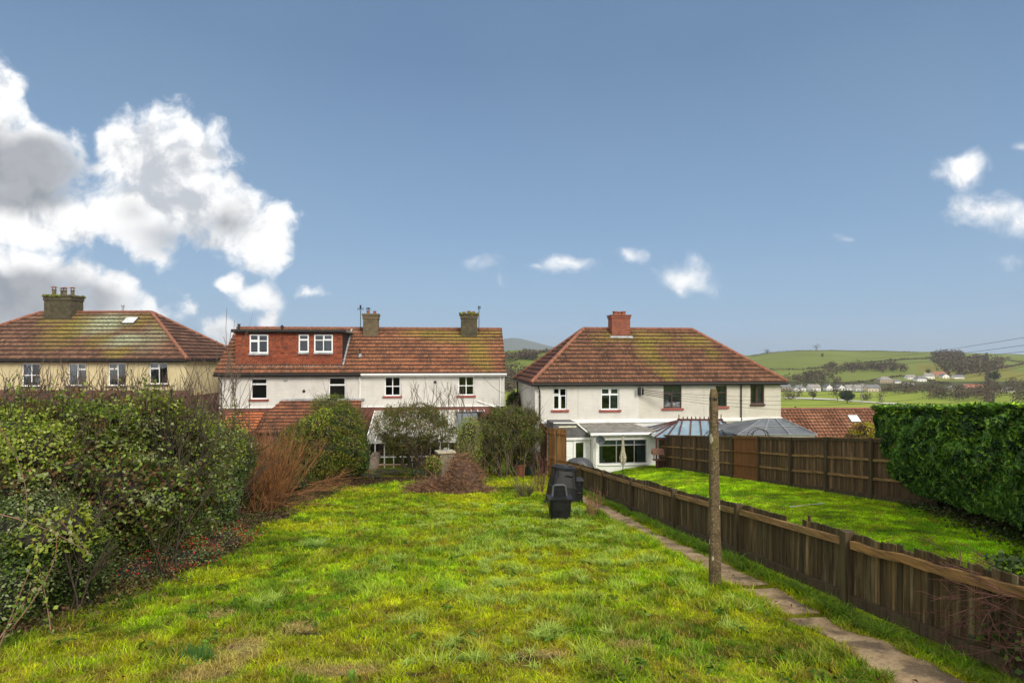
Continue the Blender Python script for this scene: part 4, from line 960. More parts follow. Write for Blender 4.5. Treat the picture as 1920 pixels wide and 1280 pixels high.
# ------------------------------------------------------------------ low fence along the path
M_FENCE = wood('weathered_fence', (.032, .023, .010), (.110, .078, .034), (.30, .235, .12))
M_RAIL = wood('weathered_rail', (.11, .058, .022), (.34, .21, .085), (.13, .13, .035), vert=False)
M_RAILO = wood('splintered_rail', (.12, .07, .028), (.38, .215, .07), (.07, .05, .022), vert=False, amt=.85)
M_POST = wood('fence_post_wood', (.034, .024, .013), (.10, .070, .038), (.09, .10, .03))
lf = thing('low_fence', 'low dark brown picket fence with square posts and a gap-toothed top, running beside the path', 'fence', (FENCE(18), 18, g(FENCE(18), 18)))
pd = [2.0, 5.2, 8.33, 11.5, 14.8, 18.4, 21.9, 25.6, 28.7]
def fpt(d, h=0, off=0): x = FENCE(d) + off; return Vector((x, d, g(FENCE(d), d) + h))
for i, d in enumerate(pd):
    b = MB(); w_ = .075; c = fpt(d)
    lean = (random.uniform(-.02, .02), random.uniform(-.015, .015))
    b.add([(c.x-w_, c.y-w_, c.z-.3), (c.x+w_, c.y-w_, c.z-.3), (c.x+w_, c.y+w_, c.z-.3), (c.x-w_, c.y+w_, c.z-.3)] + [(c.x+sx*w_+lean[0], c.y+sy*w_+lean[1], c.z+1.09) for sx, sy in ((-1,-1),(1,-1),(1,1),(-1,1))], [(3,2,1,0),(4,5,6,7),(0,1,5,4),(1,2,6,5),(2,3,7,6),(3,0,4,7)])
    b.build('post', M_POST, lf, world=True, bevel=.008)
    if i == len(pd) - 1: break
    d2 = pd[i + 1]; ax = Vector((-.1, 1, 0)).normalized(); nrm = Vector((1, .1, 0)).normalized()
    b = MB(); s = d + .02; 
    while s < d2 - .02:
        wd = random.uniform(.085, .105); t = (s - d) / (d2 - d); h = 1.07 + random.uniform(-.009, .009)
        if i == 2 and .34 < t < .50: h -= random.choice([.10, .14, -.02, .18])
        if i == 2 and .38 < t < .41: h = .92
        if i <= 1 and random.random() < .12: h -= random.uniform(.02, .06)
        c = fpt(s + wd / 2, 0, .055 + random.uniform(-.004, .008)); sh = random.uniform(.65, 1.35); wm = random.uniform(.92, 1.1)
        tilt = random.uniform(-.012, .012)
        b.obox(c + Vector((0, 0, h / 2 + .03)), ax * wd * .49 + Vector((0, 0, tilt * .05)), nrm * .009, Vector((tilt * .3, tilt, (h - .06) / 2)), (sh * wm, sh, sh / wm))
        s += wd + random.uniform(-.006, .006)
    if i == 2:
        c = fpt(d + 1.02, 1.0, .075); b.obox(c, ax * .03, nrm * .01, (0, 0, .16), (.9, .8, .8))
    b.build('board_panel', M_FENCE, lf, world=True)
    for h_, th in ((.925, .10), (.15, .13)):
        if i <= 1 and h_ > .5:
            pts = [fpt(d + (d2 - d) * f_, h_ - .004 * math.sin(f_ * 9) - (.018 * math.exp(-(f_ - .45) ** 2 / .02)), -.0) for f_ in np.linspace(.03, .97, 14)]
            b = MB()
            for p_, q_ in zip(pts[:-1], pts[1:]): b.bar(p_, q_, .075 + random.uniform(-.01, .01), .11 + random.uniform(-.02, .012))
            b.build('rail', M_RAILO, lf, world=True)['label'] = 'splintered orange-brown top rail'
        else:
            b = MB(); b.bar(fpt(d + .07, h_, -.0), fpt(d2 - .07, h_ + random.uniform(-.015, .015), -.0), .07, th); b.build('rail', M_RAIL if h_ > .5 else M_POST, lf, world=True)

# ------------------------------------------------------------------ tall panel fence beyond the neighbour's lawn
def tf(d):
    """x of the tall fence at distance d"""
    return 10.9 - (d - 17.7) * .137
def npost(u): # photo column of each post -> distance along the fence line
    k = (u - 960) / F; return (10.9 + 17.7 * .137) / (k + .137)
M_TFENCE = wood('dark_fence_boards', (.045, .027, .013), (.125, .075, .034), (.27, .19, .10))
M_TNEW = wood('newer_orange_boards', (.13, .052, .016), (.24, .105, .035), (.10, .05, .02))
cols = [1240, 1252, 1279, 1307, 1338, 1375, 1425, 1485, 1552, 1637, 1760]
dd = [npost(u) for u in cols]
tfz = lambda d: g(tf(d), d)
tfn = thing('tall_fence', 'tall dark board fence with three rails and square posts between the lawn and the conservatory', 'fence', (tf(25), 25, tfz(25)))
nrm = Vector((-1, -.137, 0)).normalized()   # towards the viewer's lawn
ax = Vector((-.137, 1, 0)).normalized()
for i, d in enumerate(dd):
    c = Vector((tf(d), d, tfz(d))) + nrm * .05; b = MB()
    b.obox(c + Vector((0, 0, .78)), ax * .06, nrm * .06, (0, 0, 1.10)); b.build('post', M_POST, tfn, world=True, bevel=.006)
    if i == 0: continue
    d2 = dd[i - 1]; new = cols[i] == 1425
    b = MB(); s = d
    top = lambda q_: 1.84 + .0 * q_
    za, zb_ = tfz(d), tfz(d2)
    while s < d2:
        wd = .10; t = (s - d) / (d2 - d); z0_ = za * (1 - t) + zb_ * t
        sh = random.uniform(.65, 1.4) if not new else random.uniform(.88, 1.12); c = Vector((tf(s + wd / 2), s + wd / 2, z0_ + .95 + random.uniform(-.006, .006)))
        b.obox(c, ax * wd * .5, nrm * (.009 + .004 * (int(s / wd) % 2)), (0, 0, .89), (sh, sh, sh)); s += wd
    b.build('board_panel', M_TNEW if new else M_TFENCE, tfn, world=True)
    if new: tfn.children[-1]['label'] = 'newer orange-brown fence panel'
    for h_, th in ((1.80, .07), (1.22, .075), (.66, .075), (.12, .12)):
        b = MB(); pa = Vector((tf(d), d, za + h_)) + ax * .06 + nrm * .035; pb = Vector((tf(d2), d2, zb_ + h_)) - ax * .06 + nrm * .035
        b.bar(pa, pb, .05, th); b.build('rail', M_TNEW if new else M_RAIL if h_ < 1.7 and h_ > .2 else M_POST, tfn, world=True)
    b = MB(); b.bar(Vector((tf(d), d, za + 1.865)), Vector((tf(d2), d2, zb_ + 1.865)), .12, .035); b.build('capping', M_RAIL, tfn, world=True)

# ------------------------------------------------------------------ tall zigzag screen panels at the end of the low fence
M_GATE = wood('new_pine_boards', (.13, .058, .018), (.30, .15, .048), (.09, .045, .018))
zs = thing('panel_screen', 'three tall ginger-brown board panels standing in a zigzag where the low fence ends', 'fence', (2.5, 30.5, g(2.5, 30.5)))
for k, (xa, xb, d, d2, yt, yb) in enumerate(((1045, 1062, 29.4, 29.7, 804, 884), (1030, 1041, 31.2, 31.6, 803, 882), (1014, 1026, 33.0, 35.4, 801, 878))):
    pa, pb = P(xa, yb, d2), P(xb, yb, d); za = g(pa.x, pa.y); top = EZ - (yt - 670) / F * d
    b = MB(); n = 6 if k < 2 else 6; a2 = Vector((pb.x - pa.x, pb.y - pa.y, 0)); 
    nn = Vector((a2.y, -a2.x, 0)).normalized()
    for j in range(n):
        c = Vector((pa.x, pa.y, 0)) + a2 * ((j + .5) / n); sh = random.uniform(.75, 1.2); tj = top + random.uniform(-.02, .02)
        b.obox(Vector((c.x, c.y, (za + tj) / 2)), a2 / n / 2 * .96, nn * .012, (0, 0, (tj - za) / 2), (sh, sh, sh))
    b.build('board_panel', M_GATE, zs, world=True); m0 = Vector((pa.x, pa.y, 0)); b = MB()
    for h_ in (.25, 1.15, (top - za) - .25): b.obox(Vector((pa.x, pa.y, za + h_)) + a2 / 2 + nn * .04, a2 / 2 * .97, nn * .025, (0, 0, .05))
    b.build('rail', M_GATE, zs, world=True)
    b = MB(); b.obox(Vector((pa.x, pa.y, (za + top) / 2)) - a2.normalized() * .04 - nn * .05, (.07, 0, 0), (0, .07, 0), (0, 0, (top - za) / 2 - .03)); b.build('post', M_POST, zs, world=True)

# ------------------------------------------------------------------ the concrete washing-line post
def cpost_mat():
    m, q, b = new_mat('lichened_concrete'); co = coords(q)
    n = q.noise(co, 5, 6, .7); k = q.mix(q.sm(n, .3, .7), (.055, .036, .016), (.145, .098, .045))
    k = q.mix(q.m('MULTIPLY', q.sm(q.noise(co, 40, 3, .6), .55, .63), .6), k, (.33, .26, .16))
    k = q.mix(q.m('MULTIPLY', q.sm(q.noise(q.v('MULTIPLY', co, (5, 5, 1.5)), 1, 4, .6), .52, .7), .7), k, (.13, .12, .02))
    vo = q.n.new('ShaderNodeTexVoronoi'); q._in(vo.inputs['Vector'], q.v('ADD', q.v('MULTIPLY', co, (5.5, 5.5, 3.0)), q.v('SCALE', q.noise(co, 9, 3, out=1), .22))); vo.inputs['Scale'].default_value = 1
    rnd = q.node('ShaderNodeSeparateColor', 0, ins={0: vo.outputs['Color']})
    sp = q.m('MULTIPLY', q.m('LESS_THAN', vo.outputs['Distance'], q.m('MULTIPLY', rnd, .40)), q.m('GREATER_THAN', rnd, .40))
    k = q.mix(sp, k, (.47, .44, .30))
    q._in(b.inputs['Base Color'], k); b.inputs['Roughness'].default_value = .9; bump(q, b, q.m('ADD', n, q.noise(co, 60, 3)), .7, .02); return m
px0, d0 = 1341, 9.6; c = P(px0, 1097, d0); zt = EZ - (729 - 670) / F * d0; z0_ = g(c.x, c.y) - .15
b = MB(); wb, wt = .086, .056
ns = 30; vs = []; fs = []
for i in range(ns + 1):
    t = i / ns; w_ = wb * (1 - t) + wt * t; 
    if i == ns: w_ *= .72
    x, y, z = c.x - .028 * t, c.y, z0_ + (zt - z0_) * t
    ch = w_ * .28
    for (a, e) in ((-w_ + ch, -w_), (w_ - ch, -w_), (w_, -w_ + ch), (w_, w_ - ch), (w_ - ch, w_), (-w_ + ch, w_), (-w_, w_ - ch), (-w_, -w_ + ch)):
        j = (random.random() - .5) * .006; vs.append((x + a + j, y + e + j, z))
fs = [(i*8+k, i*8+(k+1) % 8, (i+1)*8+(k+1) % 8, (i+1)*8+k) for i in range(ns) for k in range(8)] + [tuple(ns*8+k for k in range(8))]
b.add(vs, fs); po = b.build('concrete_post', cpost_mat(), origin=(c.x, c.y, z0_ + .15)); props(po, 'tall tapering concrete post spotted with pale lichen, standing beside the path', 'post')
b = MB(); zt2 = zt - z0_ - .15 - .10; b.tube([(-.08, 0, zt2), (.06, -.0, zt2)], .009, 6); 
for k in range(3): b.tube([(-.028 + .066 * math.cos(t), .066 * math.sin(t), zt2 - .05 - .015 * k) for t in np.linspace(0, 6.28, 13)], .006, 4)
b.build('wire_loop', M_DARKM, po)

# ------------------------------------------------------------------ compost bins
M_BIN = plain('black_plastic', (.010, .0105, .012), .40, var=.4, nscale=4, stain=((.025, .025, .022), .5), spec=.4)
def sqbin(name, label, px, pyb, d, w, h, top, lean=(0, 0), rz=0, skirt=True):
    c = P(px, pyb, d); r = thing(name, label, 'compost bin', (c.x, c.y, g(c.x, c.y) - .02)); r.rotation_euler = (lean[0], lean[1], rz)
    a = w / 2; prof = [(a * 1.10, 0), (a * 1.10, .05), (a, .07)] if skirt else [(a, 0)]; n = 5
    for t0 in (0, .48, .5, .52, 1):
        ra = a * (1 - t0) + top * t0 + .04 * a * math.sin(t0 * 3.14); prof += [(ra * (1.03 if t0 == .5 and skirt else 1), .08 + (h - .14) * t0)]
    prof += [(top * 1.08, h - .05), (top * 1.08, h), (top * .98, h)]
    b = MB(); b.lathe(prof, n=28, sq=5); b.build('body', M_BIN, r, bevel=0)
    return r, a, top, h
cbA = sqbin('compost_bin', 'big black tapering compost bin with a round lid, leaning left behind a smaller one', 1051, 945, 20.4, .98, 1.24, .37, lean=(R(-4), R(7)), rz=R(12)); r = cbA[0]
b = MB(); b.lathe([(.40, 1.22), (.43, 1.24), (.43, 1.28), (.34, 1.32), (.31, 1.30), (.30, 1.35), (.12, 1.37), (.01, 1.37)], n=28); b.build('lid', M_BIN, r)
b = MB(); b.box(.10, .20, -.45, -.38, 1.0, 1.06); b.tube([(-.05, -.43, 1.02), (.02, -.47, 1.05), (.14, -.47, 1.05), (.2, -.42, 1.0)], .02, 6); b.build('handle', M_BIN, r)
b = MB(); b.box(-.22, .22, -.50, -.44, .05, .38); b.build('hatch', M_BIN, r, bevel=.02)
for s_ in (-1, 1):
    b = MB(); b.tube([(s_ * .36, -.40, .1), (s_ * .32, -.38, .6), (s_ * .27, -.35, 1.1)], .03, 6); b.build('rib', M_BIN, r)
cbB = sqbin('compost_bin', 'small squat black compost bin in front with its square hatch standing open on top', 1049, 973, 16.9, .56, .66, .315, rz=R(4), skirt=False); r = cbB[0]
for o in r.children: o.name = 'body'
b = MB(); b.box(-.34, .34, -.34, -.30, .62, .67); b.box(-.34, .34, .30, .34, .62, .67); b.box(-.34, -.30, -.299, .299, .62, .67); b.box(.30, .34, -.299, .299, .62, .67); b.build('rim', M_BIN, r)
b = MB(); hx, hz = .20, .66
b.tube([(-hx, .05, hz), (-hx + .03, .10, hz + .27), (-hx + .09, .11, hz + .31), (hx - .07, .11, hz + .31), (hx - .01, .10, hz + .27), (hx + .02, .05, hz)], .032, 8)
b.build('open_hatch', plain('grey_plastic', (.07, .072, .08), .4, var=.2), r)
b = MB(); b.box(-hx + .03, hx - .01, .09, .12, hz, hz + .29); b.build('hatch_panel', M_BIN, r)
b = MB(); b.box(-.14, -.02, -.292, -.27, .05, .13); b.build('vent', M_BIN, r)
cbC = sqbin('compost_bin', 'black box-shaped compost bin half hidden at the right, beside the path', 1077, 941, 20.9, .56, .82, .27); r = cbC[0]
b = MB(); b.box(-.31, .31, -.31, .31, .82, .86); b.build('lid', M_BIN, r, bevel=.02)
b = MB()
for k in range(5): b.box(-.28, .28, -.300, -.285, .15 + .12 * k, .17 + .12 * k)
b.build('slats', M_BIN, r)

# ------------------------------------------------------------------ parasol, bird table, covered barbecue, pots, box
c = P(1168, 888, 31.8); zg = g(c.x, c.y); pr = thing('parasol', 'closed cream parasol with faint stripes standing on the neighbour\'s lawn', 'parasol', (c.x, c.y, zg))
zt = EZ - (817 - 670) / F * 31.8 - zg
b = MB(); b.tube([(0, 0, -.05), (0, 0, zt)], .022, 8); b.build('pole', plain('dark_green_pole', (.015, .04, .03), .4), pr)
vs = []; n = 24; prof = [(.03, zt), (.04, zt - .05), (.055, zt - .45), (.08, zt - .8), (.15, zt - 1.15), (.14, zt - 1.3), (.10, zt - 1.5), (.05, zt - 1.56)]; b = MB()
for r_, z in prof:
    for k in range(n): t = 2 * math.pi * k / n; q_ = r_ * (1 + .28 * math.cos(8 * t)); vs.append((q_ * math.cos(t), q_ * math.sin(t), z))
fs = [(i*n+k, i*n+(k+1) % n, (i+1)*n+(k+1) % n, (i+1)*n+k) for i in range(len(prof)-1) for k in range(n)]
b.add(vs, fs); b.build('canopy', plain('cream_canvas', (.40, .36, .27), .9, var=.4, nscale=12), pr)
b = MB(); b.lathe([(.03, zt - .02), (.035, zt + .03), (.01, zt + .08)], n=8); b.build('finial', M_DARKM, pr)
b = MB(); b.lathe([(.10, zt - 1.37), (.115, zt - 1.39), (.11, zt - 1.41)], n=12); b.build('tie', M_DARKM, pr)

c = P(1233, 872, 33.0); zg = g(c.x, c.y); bt = thing('bird_table', 'small wooden bird table with pitched roof at the corner of the garden room', 'bird table', (c.x, c.y, zg))
M_BT = wood('grey_brown_wood', (.12, .06, .04), (.22, .11, .07), (.08, .04, .03), usecol=False)
zt = EZ - (851 - 670) / F * 33 - zg
b = MB(); b.box(-.04, .04, -.04, .04, 0, zt - .3); b.build('post', M_BT, bt)
b = MB(); b.box(-.26, .26, -.2, .2, zt - .34, zt - .30); b.build('tray', M_BT, bt)
for sx in (-.2, .2):
    for sy in (-.15, .15): b = MB(); b.box(sx - .015, sx + .015, sy - .015, sy + .015, zt - .3, zt); b.build('upright', M_BT, bt)
b = MB(); b.prism([(-.32, -.26, zt), (-.32, .26, zt), (-.32, .0, zt + .33)], (.64, 0, 0)); b.build('roof', M_BT, bt)

c = P(1086, 872, 32.3); zg = g(c.x, c.y); b = MB(); vs = []; n = 28; prof = [(1.0, 0), (1.02, .25), (.99, .55), (.9, .80), (.70, .98), (.4, 1.06), (.02, 1.08)]
for r_, z in prof:
    for k in range(n): t = 2 * math.pi * k / n; q_ = r_ * (1 + .035 * math.sin(7 * t + z * 4) + .02 * math.sin(13 * t)); vs.append((q_ * .82 * math.cos(t), q_ * .45 * math.sin(t), z * (1 + .04 * math.sin(3 * t))))
b.add(vs, [(i*n+k, i*n+(k+1) % n, (i+1)*n+(k+1) % n, (i+1)*n+k) for i in range(len(prof)-1) for k in range(n)])
o = b.build('covered_barbecue', plain('grey_tarpaulin', (.055, .058, .065), .5, var=.3, nscale=3), origin=None, smooth=True); o.location = (c.x, c.y, zg); props(o, 'barbecue under a slack dark grey cover in front of the white porch', 'covered barbecue')

c = P(975, 893, 32.6); zg = g(c.x, c.y); tp = thing('plant_pot', 'tall terracotta pot planted with yellow daffodils at the end of the lawn', 'plant pot', (c.x, c.y, zg))
b = MB(); b.lathe([(.24, 0), (.30, .60), (.34, .61), (.34, .72), (.29, .72), (.28, .66), (.01, .64)], n=20); b.build('pot', M_POT, tp)
def stalks(n, sp, h, w=.02): # leaves of a clump
    b = MB()
    for i in range(n):
        a = random.random() * 6.28; r_ = random.random() * sp * .4; t = random.uniform(.3, 1) * sp; x, y = r_ * math.cos(a), r_ * math.sin(a); hh = h * random.uniform(.6, 1)
        px_, py_ = x + t * math.cos(a), y + t * math.sin(a); sx, sy = -math.sin(a) * w, math.cos(a) * w
        mx, my = x + (px_ - x) * .4, y + (py_ - y) * .4
        b.add([(x-sx, y-sy, 0), (x+sx, y+sy, 0), (mx+sx, my+sy, hh*.75), (mx-sx, my-sy, hh*.75), (px_, py_, hh)], [(0,1,2,3), (3,2,4)])
    return b
M_STALK = plain('daffodil_leaf', (.05, .13, .04), .5, var=.3)
o = stalks(40, .3, .42).build('leaves', M_STALK, tp); o.location = (0, 0, .62)
def daffs(n, sp, z0, z1, parent, name='flower', off=(0, 0)):
    M = MATS.setdefault('yel', plain('daffodil_yellow', (.80, .62, .02), .5, var=.15))
    for i in range(n):
        a = random.random() * 6.28; r_ = sp * math.sqrt(random.random()); x, y, z = off[0] + r_ * math.cos(a), off[1] + r_ * math.sin(a), random.uniform(z0, z1)
        b = MB(); f = random.random()
        for k in range(6):
            t = k * 1.047 + f; b.add([(x, y - .02, z), (x + .06 * math.cos(t - .3), y, z + .06 * math.sin(t - .3)), (x + .085 * math.cos(t), y, z + .085 * math.sin(t)), (x + .06 * math.cos(t + .3), y, z + .06 * math.sin(t + .3))], [(0, 1, 2, 3)])
        b.tube([(x, y, z), (x, y - .07, z)], [.022, .035], 7); b.build(name, M, parent)
daffs(7, .14, .95, 1.22, tp)
c = P(992, 886, 33.4); zg = g(c.x, c.y); b = MB(); b.lathe([(.30, 0), (.36, .5), (.39, .5), (.39, .56), (.33, .56), (.02, .5)], n=20); tub = b.build('planter', plain('dark_green_glaze', (.012, .035, .028), .3), origin=None); tub.location = (c.x, c.y, zg); props(tub, 'dark green glazed planter right of the terracotta pot', 'planter')
c = P(834, 884, 28.6); zg = g(c.x, c.y); zt = EZ - (846 - 670) / F * 28.6 - zg
hv = thing('garden_stand', 'grey-brown wooden stand with a pale stone slab on top behind the brush heap', 'stand', (c.x, c.y, zg), R(20))
M_GB = wood('grey_boards', (.13, .11, .08), (.26, .22, .16), (.08, .08, .05), usecol=False)
b = MB(); b.add([(-.22,-.26,0),(.30,-.26,0),(.30,.26,0),(-.22,.26,0),(-.30,-.3,zt-.05),(.34,-.3,zt-.05),(.34,.3,zt-.05),(-.30,.3,zt-.05)], [(0,1,5,4),(1,2,6,5),(2,3,7,6),(3,0,4,7)]); b.build('base', M_GB, hv)
b = MB(); b.box(-.42, .46, -.38, .38, zt - .05, zt + .03); b.build('top', plain('pale_slab', (.40, .36, .26), .8, var=.2, nscale=4), hv, bevel=.01)
c = hv.location + Vector((-.2, 0, zt + .03)); b = MB(); b.tube([(0, 0, 0), (-.02, 0, .42), (-.09, 0, .50), (-.12, 0, .44)], .02, 6); b.box(.15, .32, -.1, .1, 0, .14); o = b.build('tap_fitting', M_GALV); o.location = c; props(o, 'pale bent pipe fitting standing on the stone slab', 'fitting')
# bench plank and boulder under the greenhouse
c = P(735, 876, 36.0); zg = g(c.x, c.y); bn = thing('plank_bench', 'low pale plank bench in front of the greenhouse', 'bench', (c.x, c.y, zg))
b = MB(); b.box(-.95, .95, -.15, .15, .32, .38); b.build('seat', plain('pale_plank', (.38, .26, .16), .8, var=.2), bn)
for sx in (-.75, .75): b = MB(); b.box(sx - .1, sx + .1, -.12, .12, 0, .32); b.build('leg', M_BRICKR, bn)
c = P(698, 872, 35.2); zg = g(c.x, c.y); vs = []; b = MB(); n = 14
for i in range(8):
    t = i / 7 * math.pi
    for k in range(n): a = 6.283 * k / n; r_ = math.sin(t) ** .7 * .34 * (1 + .18 * math.sin(2 * a + 3 * t)); vs.append((r_ * math.cos(a) + .25 * (1 - math.cos(t)) * .5, r_ * .6 * math.sin(a), .6 - .65 * math.cos(t)))
b.add(vs, [(i*n+k, i*n+(k+1) % n, (i+1)*n+(k+1) % n, (i+1)*n+k) for i in range(7) for k in range(n)]); o = b.build('standing_stone', plain('pale_stone', (.20, .16, .13), .9, var=.2, bmp=.5), smooth=True); o.location = (c.x, c.y, zg + .0); props(o, 'upright rounded grey stone by the left end of the greenhouse', 'stone')

# ------------------------------------------------------------------ brown conservatory and grey gazebo beyond the tall fence
M_CBR = plain('conservatory_brown', (.085, .030, .024), .4, var=.2)
def rfglass():
    m, q, b = new_mat('blue_roof_glass'); n = q.noise(coords(q), .8, 3)
    q._in(b.inputs['Base Color'], q.mix(q.sm(n, .3, .7), (.20, .30, .38), (.32, .43, .50))); b.inputs['Roughness'].default_value = .12; b.inputs['Specular IOR Level'].default_value = .8; return m
M_BLUEG = rfglass()
cs = thing('conservatory', 'brown-framed conservatory with blue glazed hipped roof and crested ridge', 'conservatory', P(1315, 870, 35)); cs.location.z = g(cs.location.x, 35); ox, oy, oz = cs.location
rz_ = EZ - (788 - 670) / F * 36; ez_ = EZ - (820 - 670) / F * 33.2
x0, x1 = (1228 - 960) / F * 33.2, (1404 - 960) / F * 33.2; ra, rb = (1273 - 960) / F * 36, (1352 - 960) / F * 36; yf, yb = 33.2, 38.0; yr = 36
L = lambda x, y, z: (x - ox, y - oy, z - oz)
b = MB(); RP = [(x0, yf, ez_), (x1, yf, ez_), (rb, yr, rz_), (ra, yr, rz_), (x0, yb, ez_), (x1, yb, ez_)]
b.add([L(*p) for p in RP], [(0, 1, 2, 3), (0, 3, 4), (1, 5, 2), (3, 2, 5, 4)]); b.build('roof_glass', M_BLUEG, cs)
b = MB(); up = Vector((0, 0, .03))
bars = []
for k in range(0, 9): t = k / 8; bars.append((Vector(L(x0 + (x1 - x0) * t, yf, ez_)), Vector(L(ra + (rb - ra) * min(1, max(0, (t - .2) / .6)), yr, rz_))))
for k in range(1, 4):
    bars.append((Vector(L(x0, yf + (yb - yf) * k / 4, ez_)), Vector(L(ra, yr, rz_)))); bars.append((Vector(L(x1, yf + (yb - yf) * k / 4, ez_)), Vector(L(rb, yr, rz_))))
for a_, c_ in bars: b.bar(a_ + up, c_ + up, .07, .07)
b.bar(L(ra - .1, yr, rz_ + .05), L(rb + .1, yr, rz_ + .05), .12, .12)
b.build('roof_bars', M_CBR, cs)
b = MB(); n = 11
for k in range(n):
    x = ra + (rb - ra) * k / (n - 1); h = .30 if k == 0 or k == n - 1 else .16; b.lathe([(.03, 0), (.05, .04), (.02, .08), (.04, h * .6), (.01, h)], L(x, yr, rz_ + .1), 6)
b.build('ridge_cresting', M_CBR, cs)
b = MB()
for k in range(8):
    x = x0 + .12 + (x1 - x0 - .24) * k / 7; b.box(x - ox - .04, x - ox + .04, yf + .1 - oy, yf + .18 - oy, 0, ez_ - oz)
b.box(x0 + .05 - ox, x1 - .05 - ox, yf + .06 - oy, yf + .2 - oy, ez_ - oz - .14, ez_ - oz - .01); b.box(x0 + .1 - ox, x1 - .1 - ox, yf + .08 - oy, yf + .22 - oy, 0, .6); b.build('wall_frame', M_CBR, cs)
M_GAZ = plain('grey_sheet', (.125, .135, .145), .35, var=.3, nscale=1.2, stain=((.22, .23, .23), .5), spec=.5)
gz = thing('gazebo', 'grey hardtop gazebo with two-tier pyramid roof beside the conservatory', 'gazebo', P(1450, 870, 31.5)); gz.location.z = g(gz.location.x, 31.5); ox, oy, oz = gz.location
ez_ = EZ - (815.5 - 670) / F * 30; az = EZ - (787 - 670) / F * 31.5; x0, x1 = (1383 - 960) / F * 30, (1533 - 960) / F * 30; ap = ((1430 - 960) / F * 31.9, 31.9, az); ap2 = ((1467 - 960) / F * 31.9, 31.9, az); yf, yb = 30.0, 33.9
b = MB(); RP = [(x0, yf, ez_), (x1, yf, ez_), ap2, ap, (x0, yb, ez_), (x1, yb, ez_)]
b.add([L(*p) for p in RP], [(0, 1, 2, 3), (0, 3, 4), (1, 5, 2), (3, 2, 5, 4)]); b.build('roof', M_GAZ, gz)
b = MB(); lp = lambda a_, c_, t: tuple(np.array(a_) * (1 - t) + np.array(c_) * t)
for a_, c_ in ((RP[0], ap), (RP[1], ap2), (RP[4], ap), (RP[5], ap2), (RP[0], RP[1]), (ap, ap2)): b.bar(Vector(L(*a_)) + up, Vector(L(*c_)) + up, .06, .05)
for t in (.33, .66): b.bar(Vector(L(*lp(RP[0], RP[1], t))) + up, Vector(L(*lp(ap, ap2, t))) + up, .05, .04)
b.bar(Vector(L(*lp(RP[0], ap, .5))) + up, Vector(L(*lp(RP[1], ap2, .5))) + up, .05, .04); b.build('roof_ribs', plain('pale_rib', (.30, .31, .32), .4, .3), gz)
for x in (x0 + .15, x1 - .15):
    for y in (yf + .12, yb - .12): b = MB(); b.box(x - ox - .06, x - ox + .06, y - oy - .06, y - oy + .06, 0, ez_ - oz + .02); b.build('post', plain('gazebo_post', (.12, .12, .12), .5), gz)
b = MB(); b.box(x0 + .1 - ox, x1 - .1 - ox, yf + .05 - oy, yf + .17 - oy, ez_ - oz - .16, ez_ - oz - .015); b.build('beam', plain('gazebo_beam', (.45, .45, .43), .5), gz)
# thin metal arch with scrolled top
def arch(px0, px1, pyt, d, label):
    a_, c_ = (px0 - 960) / F * d, (px1 - 960) / F * d; zg = g((a_ + c_) / 2, d); zt = EZ - (pyt - 670) / F * d - zg; r_ = (c_ - a_) / 2
    b = MB()
    for dy, rr in ((0, r_), (.0, r_ * .82), (.45, r_)):
        pts = [(-rr, dy, 0), (-rr, dy, zt - rr)] + [(rr * math.cos(t), dy, zt - rr + rr * math.sin(t) * .9) for t in np.linspace(math.pi, 0, 13)] + [(rr, dy, zt - rr), (rr, dy, 0)]; b.tube(pts, .014, 5)
    for t in np.linspace(.15, 2.99, 10): b.tube([(r_ * math.cos(t), 0, zt - r_ + r_ * math.sin(t) * .9), (r_ * .82 * math.cos(t + .2), 0, zt - r_ + r_ * .82 * math.sin(t + .2) * .9)], .012, 4); b.tube([(r_ * math.cos(t), 0, zt - r_ + r_ * math.sin(t) * .9), (r_ * math.cos(t), .45, zt - r_ + r_ * math.sin(t) * .9)], .010, 4)
    o = b.build('garden_arch', M_DARKM); o.location = ((a_ + c_) / 2, d, zg); props(o, label, 'garden arch', 'metal arches behind the tall fence'); return o
arch(1408, 1443, 802, 29, 'thin scrolled metal arch showing over the tall fence in front of the grey gazebo')
arch(1322, 1372, 805, 28, 'thin metal arch in front of the brown conservatory by the concrete post')

# ------------------------------------------------------------------ overhead lines
def catenary(a, b_, sag, n=24): return [a.lerp(b_, t) - Vector((0, 0, sag * 4 * t * (1 - t))) for t in np.linspace(0, 1, n)]
for k in range(4):
    a_ = WIRE_A + Vector((0, 0, .10 - .09 * k)); e_ = P(2350, 560 + 22 * k, 30); pts = catenary(a_, e_, 2.1 + .05 * k, 40)
    b = MB(); b.tube(pts, .009, 4); b.tube([a_.lerp(pts[1], t) for t in (0, 1)] + [pts[2], pts[3]], .022, 5)
    o = b.build('overhead_wire', M_DARKM, origin=tuple(a_)); props(o, ['topmost of the four overhead wires leaving the white house bracket', 'second overhead wire from the top at the white house bracket', 'third overhead wire from the top at the white house bracket', 'lowest of the four overhead wires leaving the white house bracket'][k], 'wire', 'overhead wires to the white house')
for k in range(3):
    a_ = P(1600, 672 + 5 * k, 140); e_ = P(2080, (606, 625, 640)[k], 26); b = MB(); b.tube(catenary(a_, e_, .5, 16), .012, 4)
    o = b.build('supply_wire', M_DARKM, origin=tuple(a_)); props(o, ['highest thin wire crossing the sky above the hill at the right', 'middle thin wire crossing the sky above the hill at the right', 'lowest thin wire just over the hilltop wood at the right'][k], 'wire', 'supply wires over the valley')
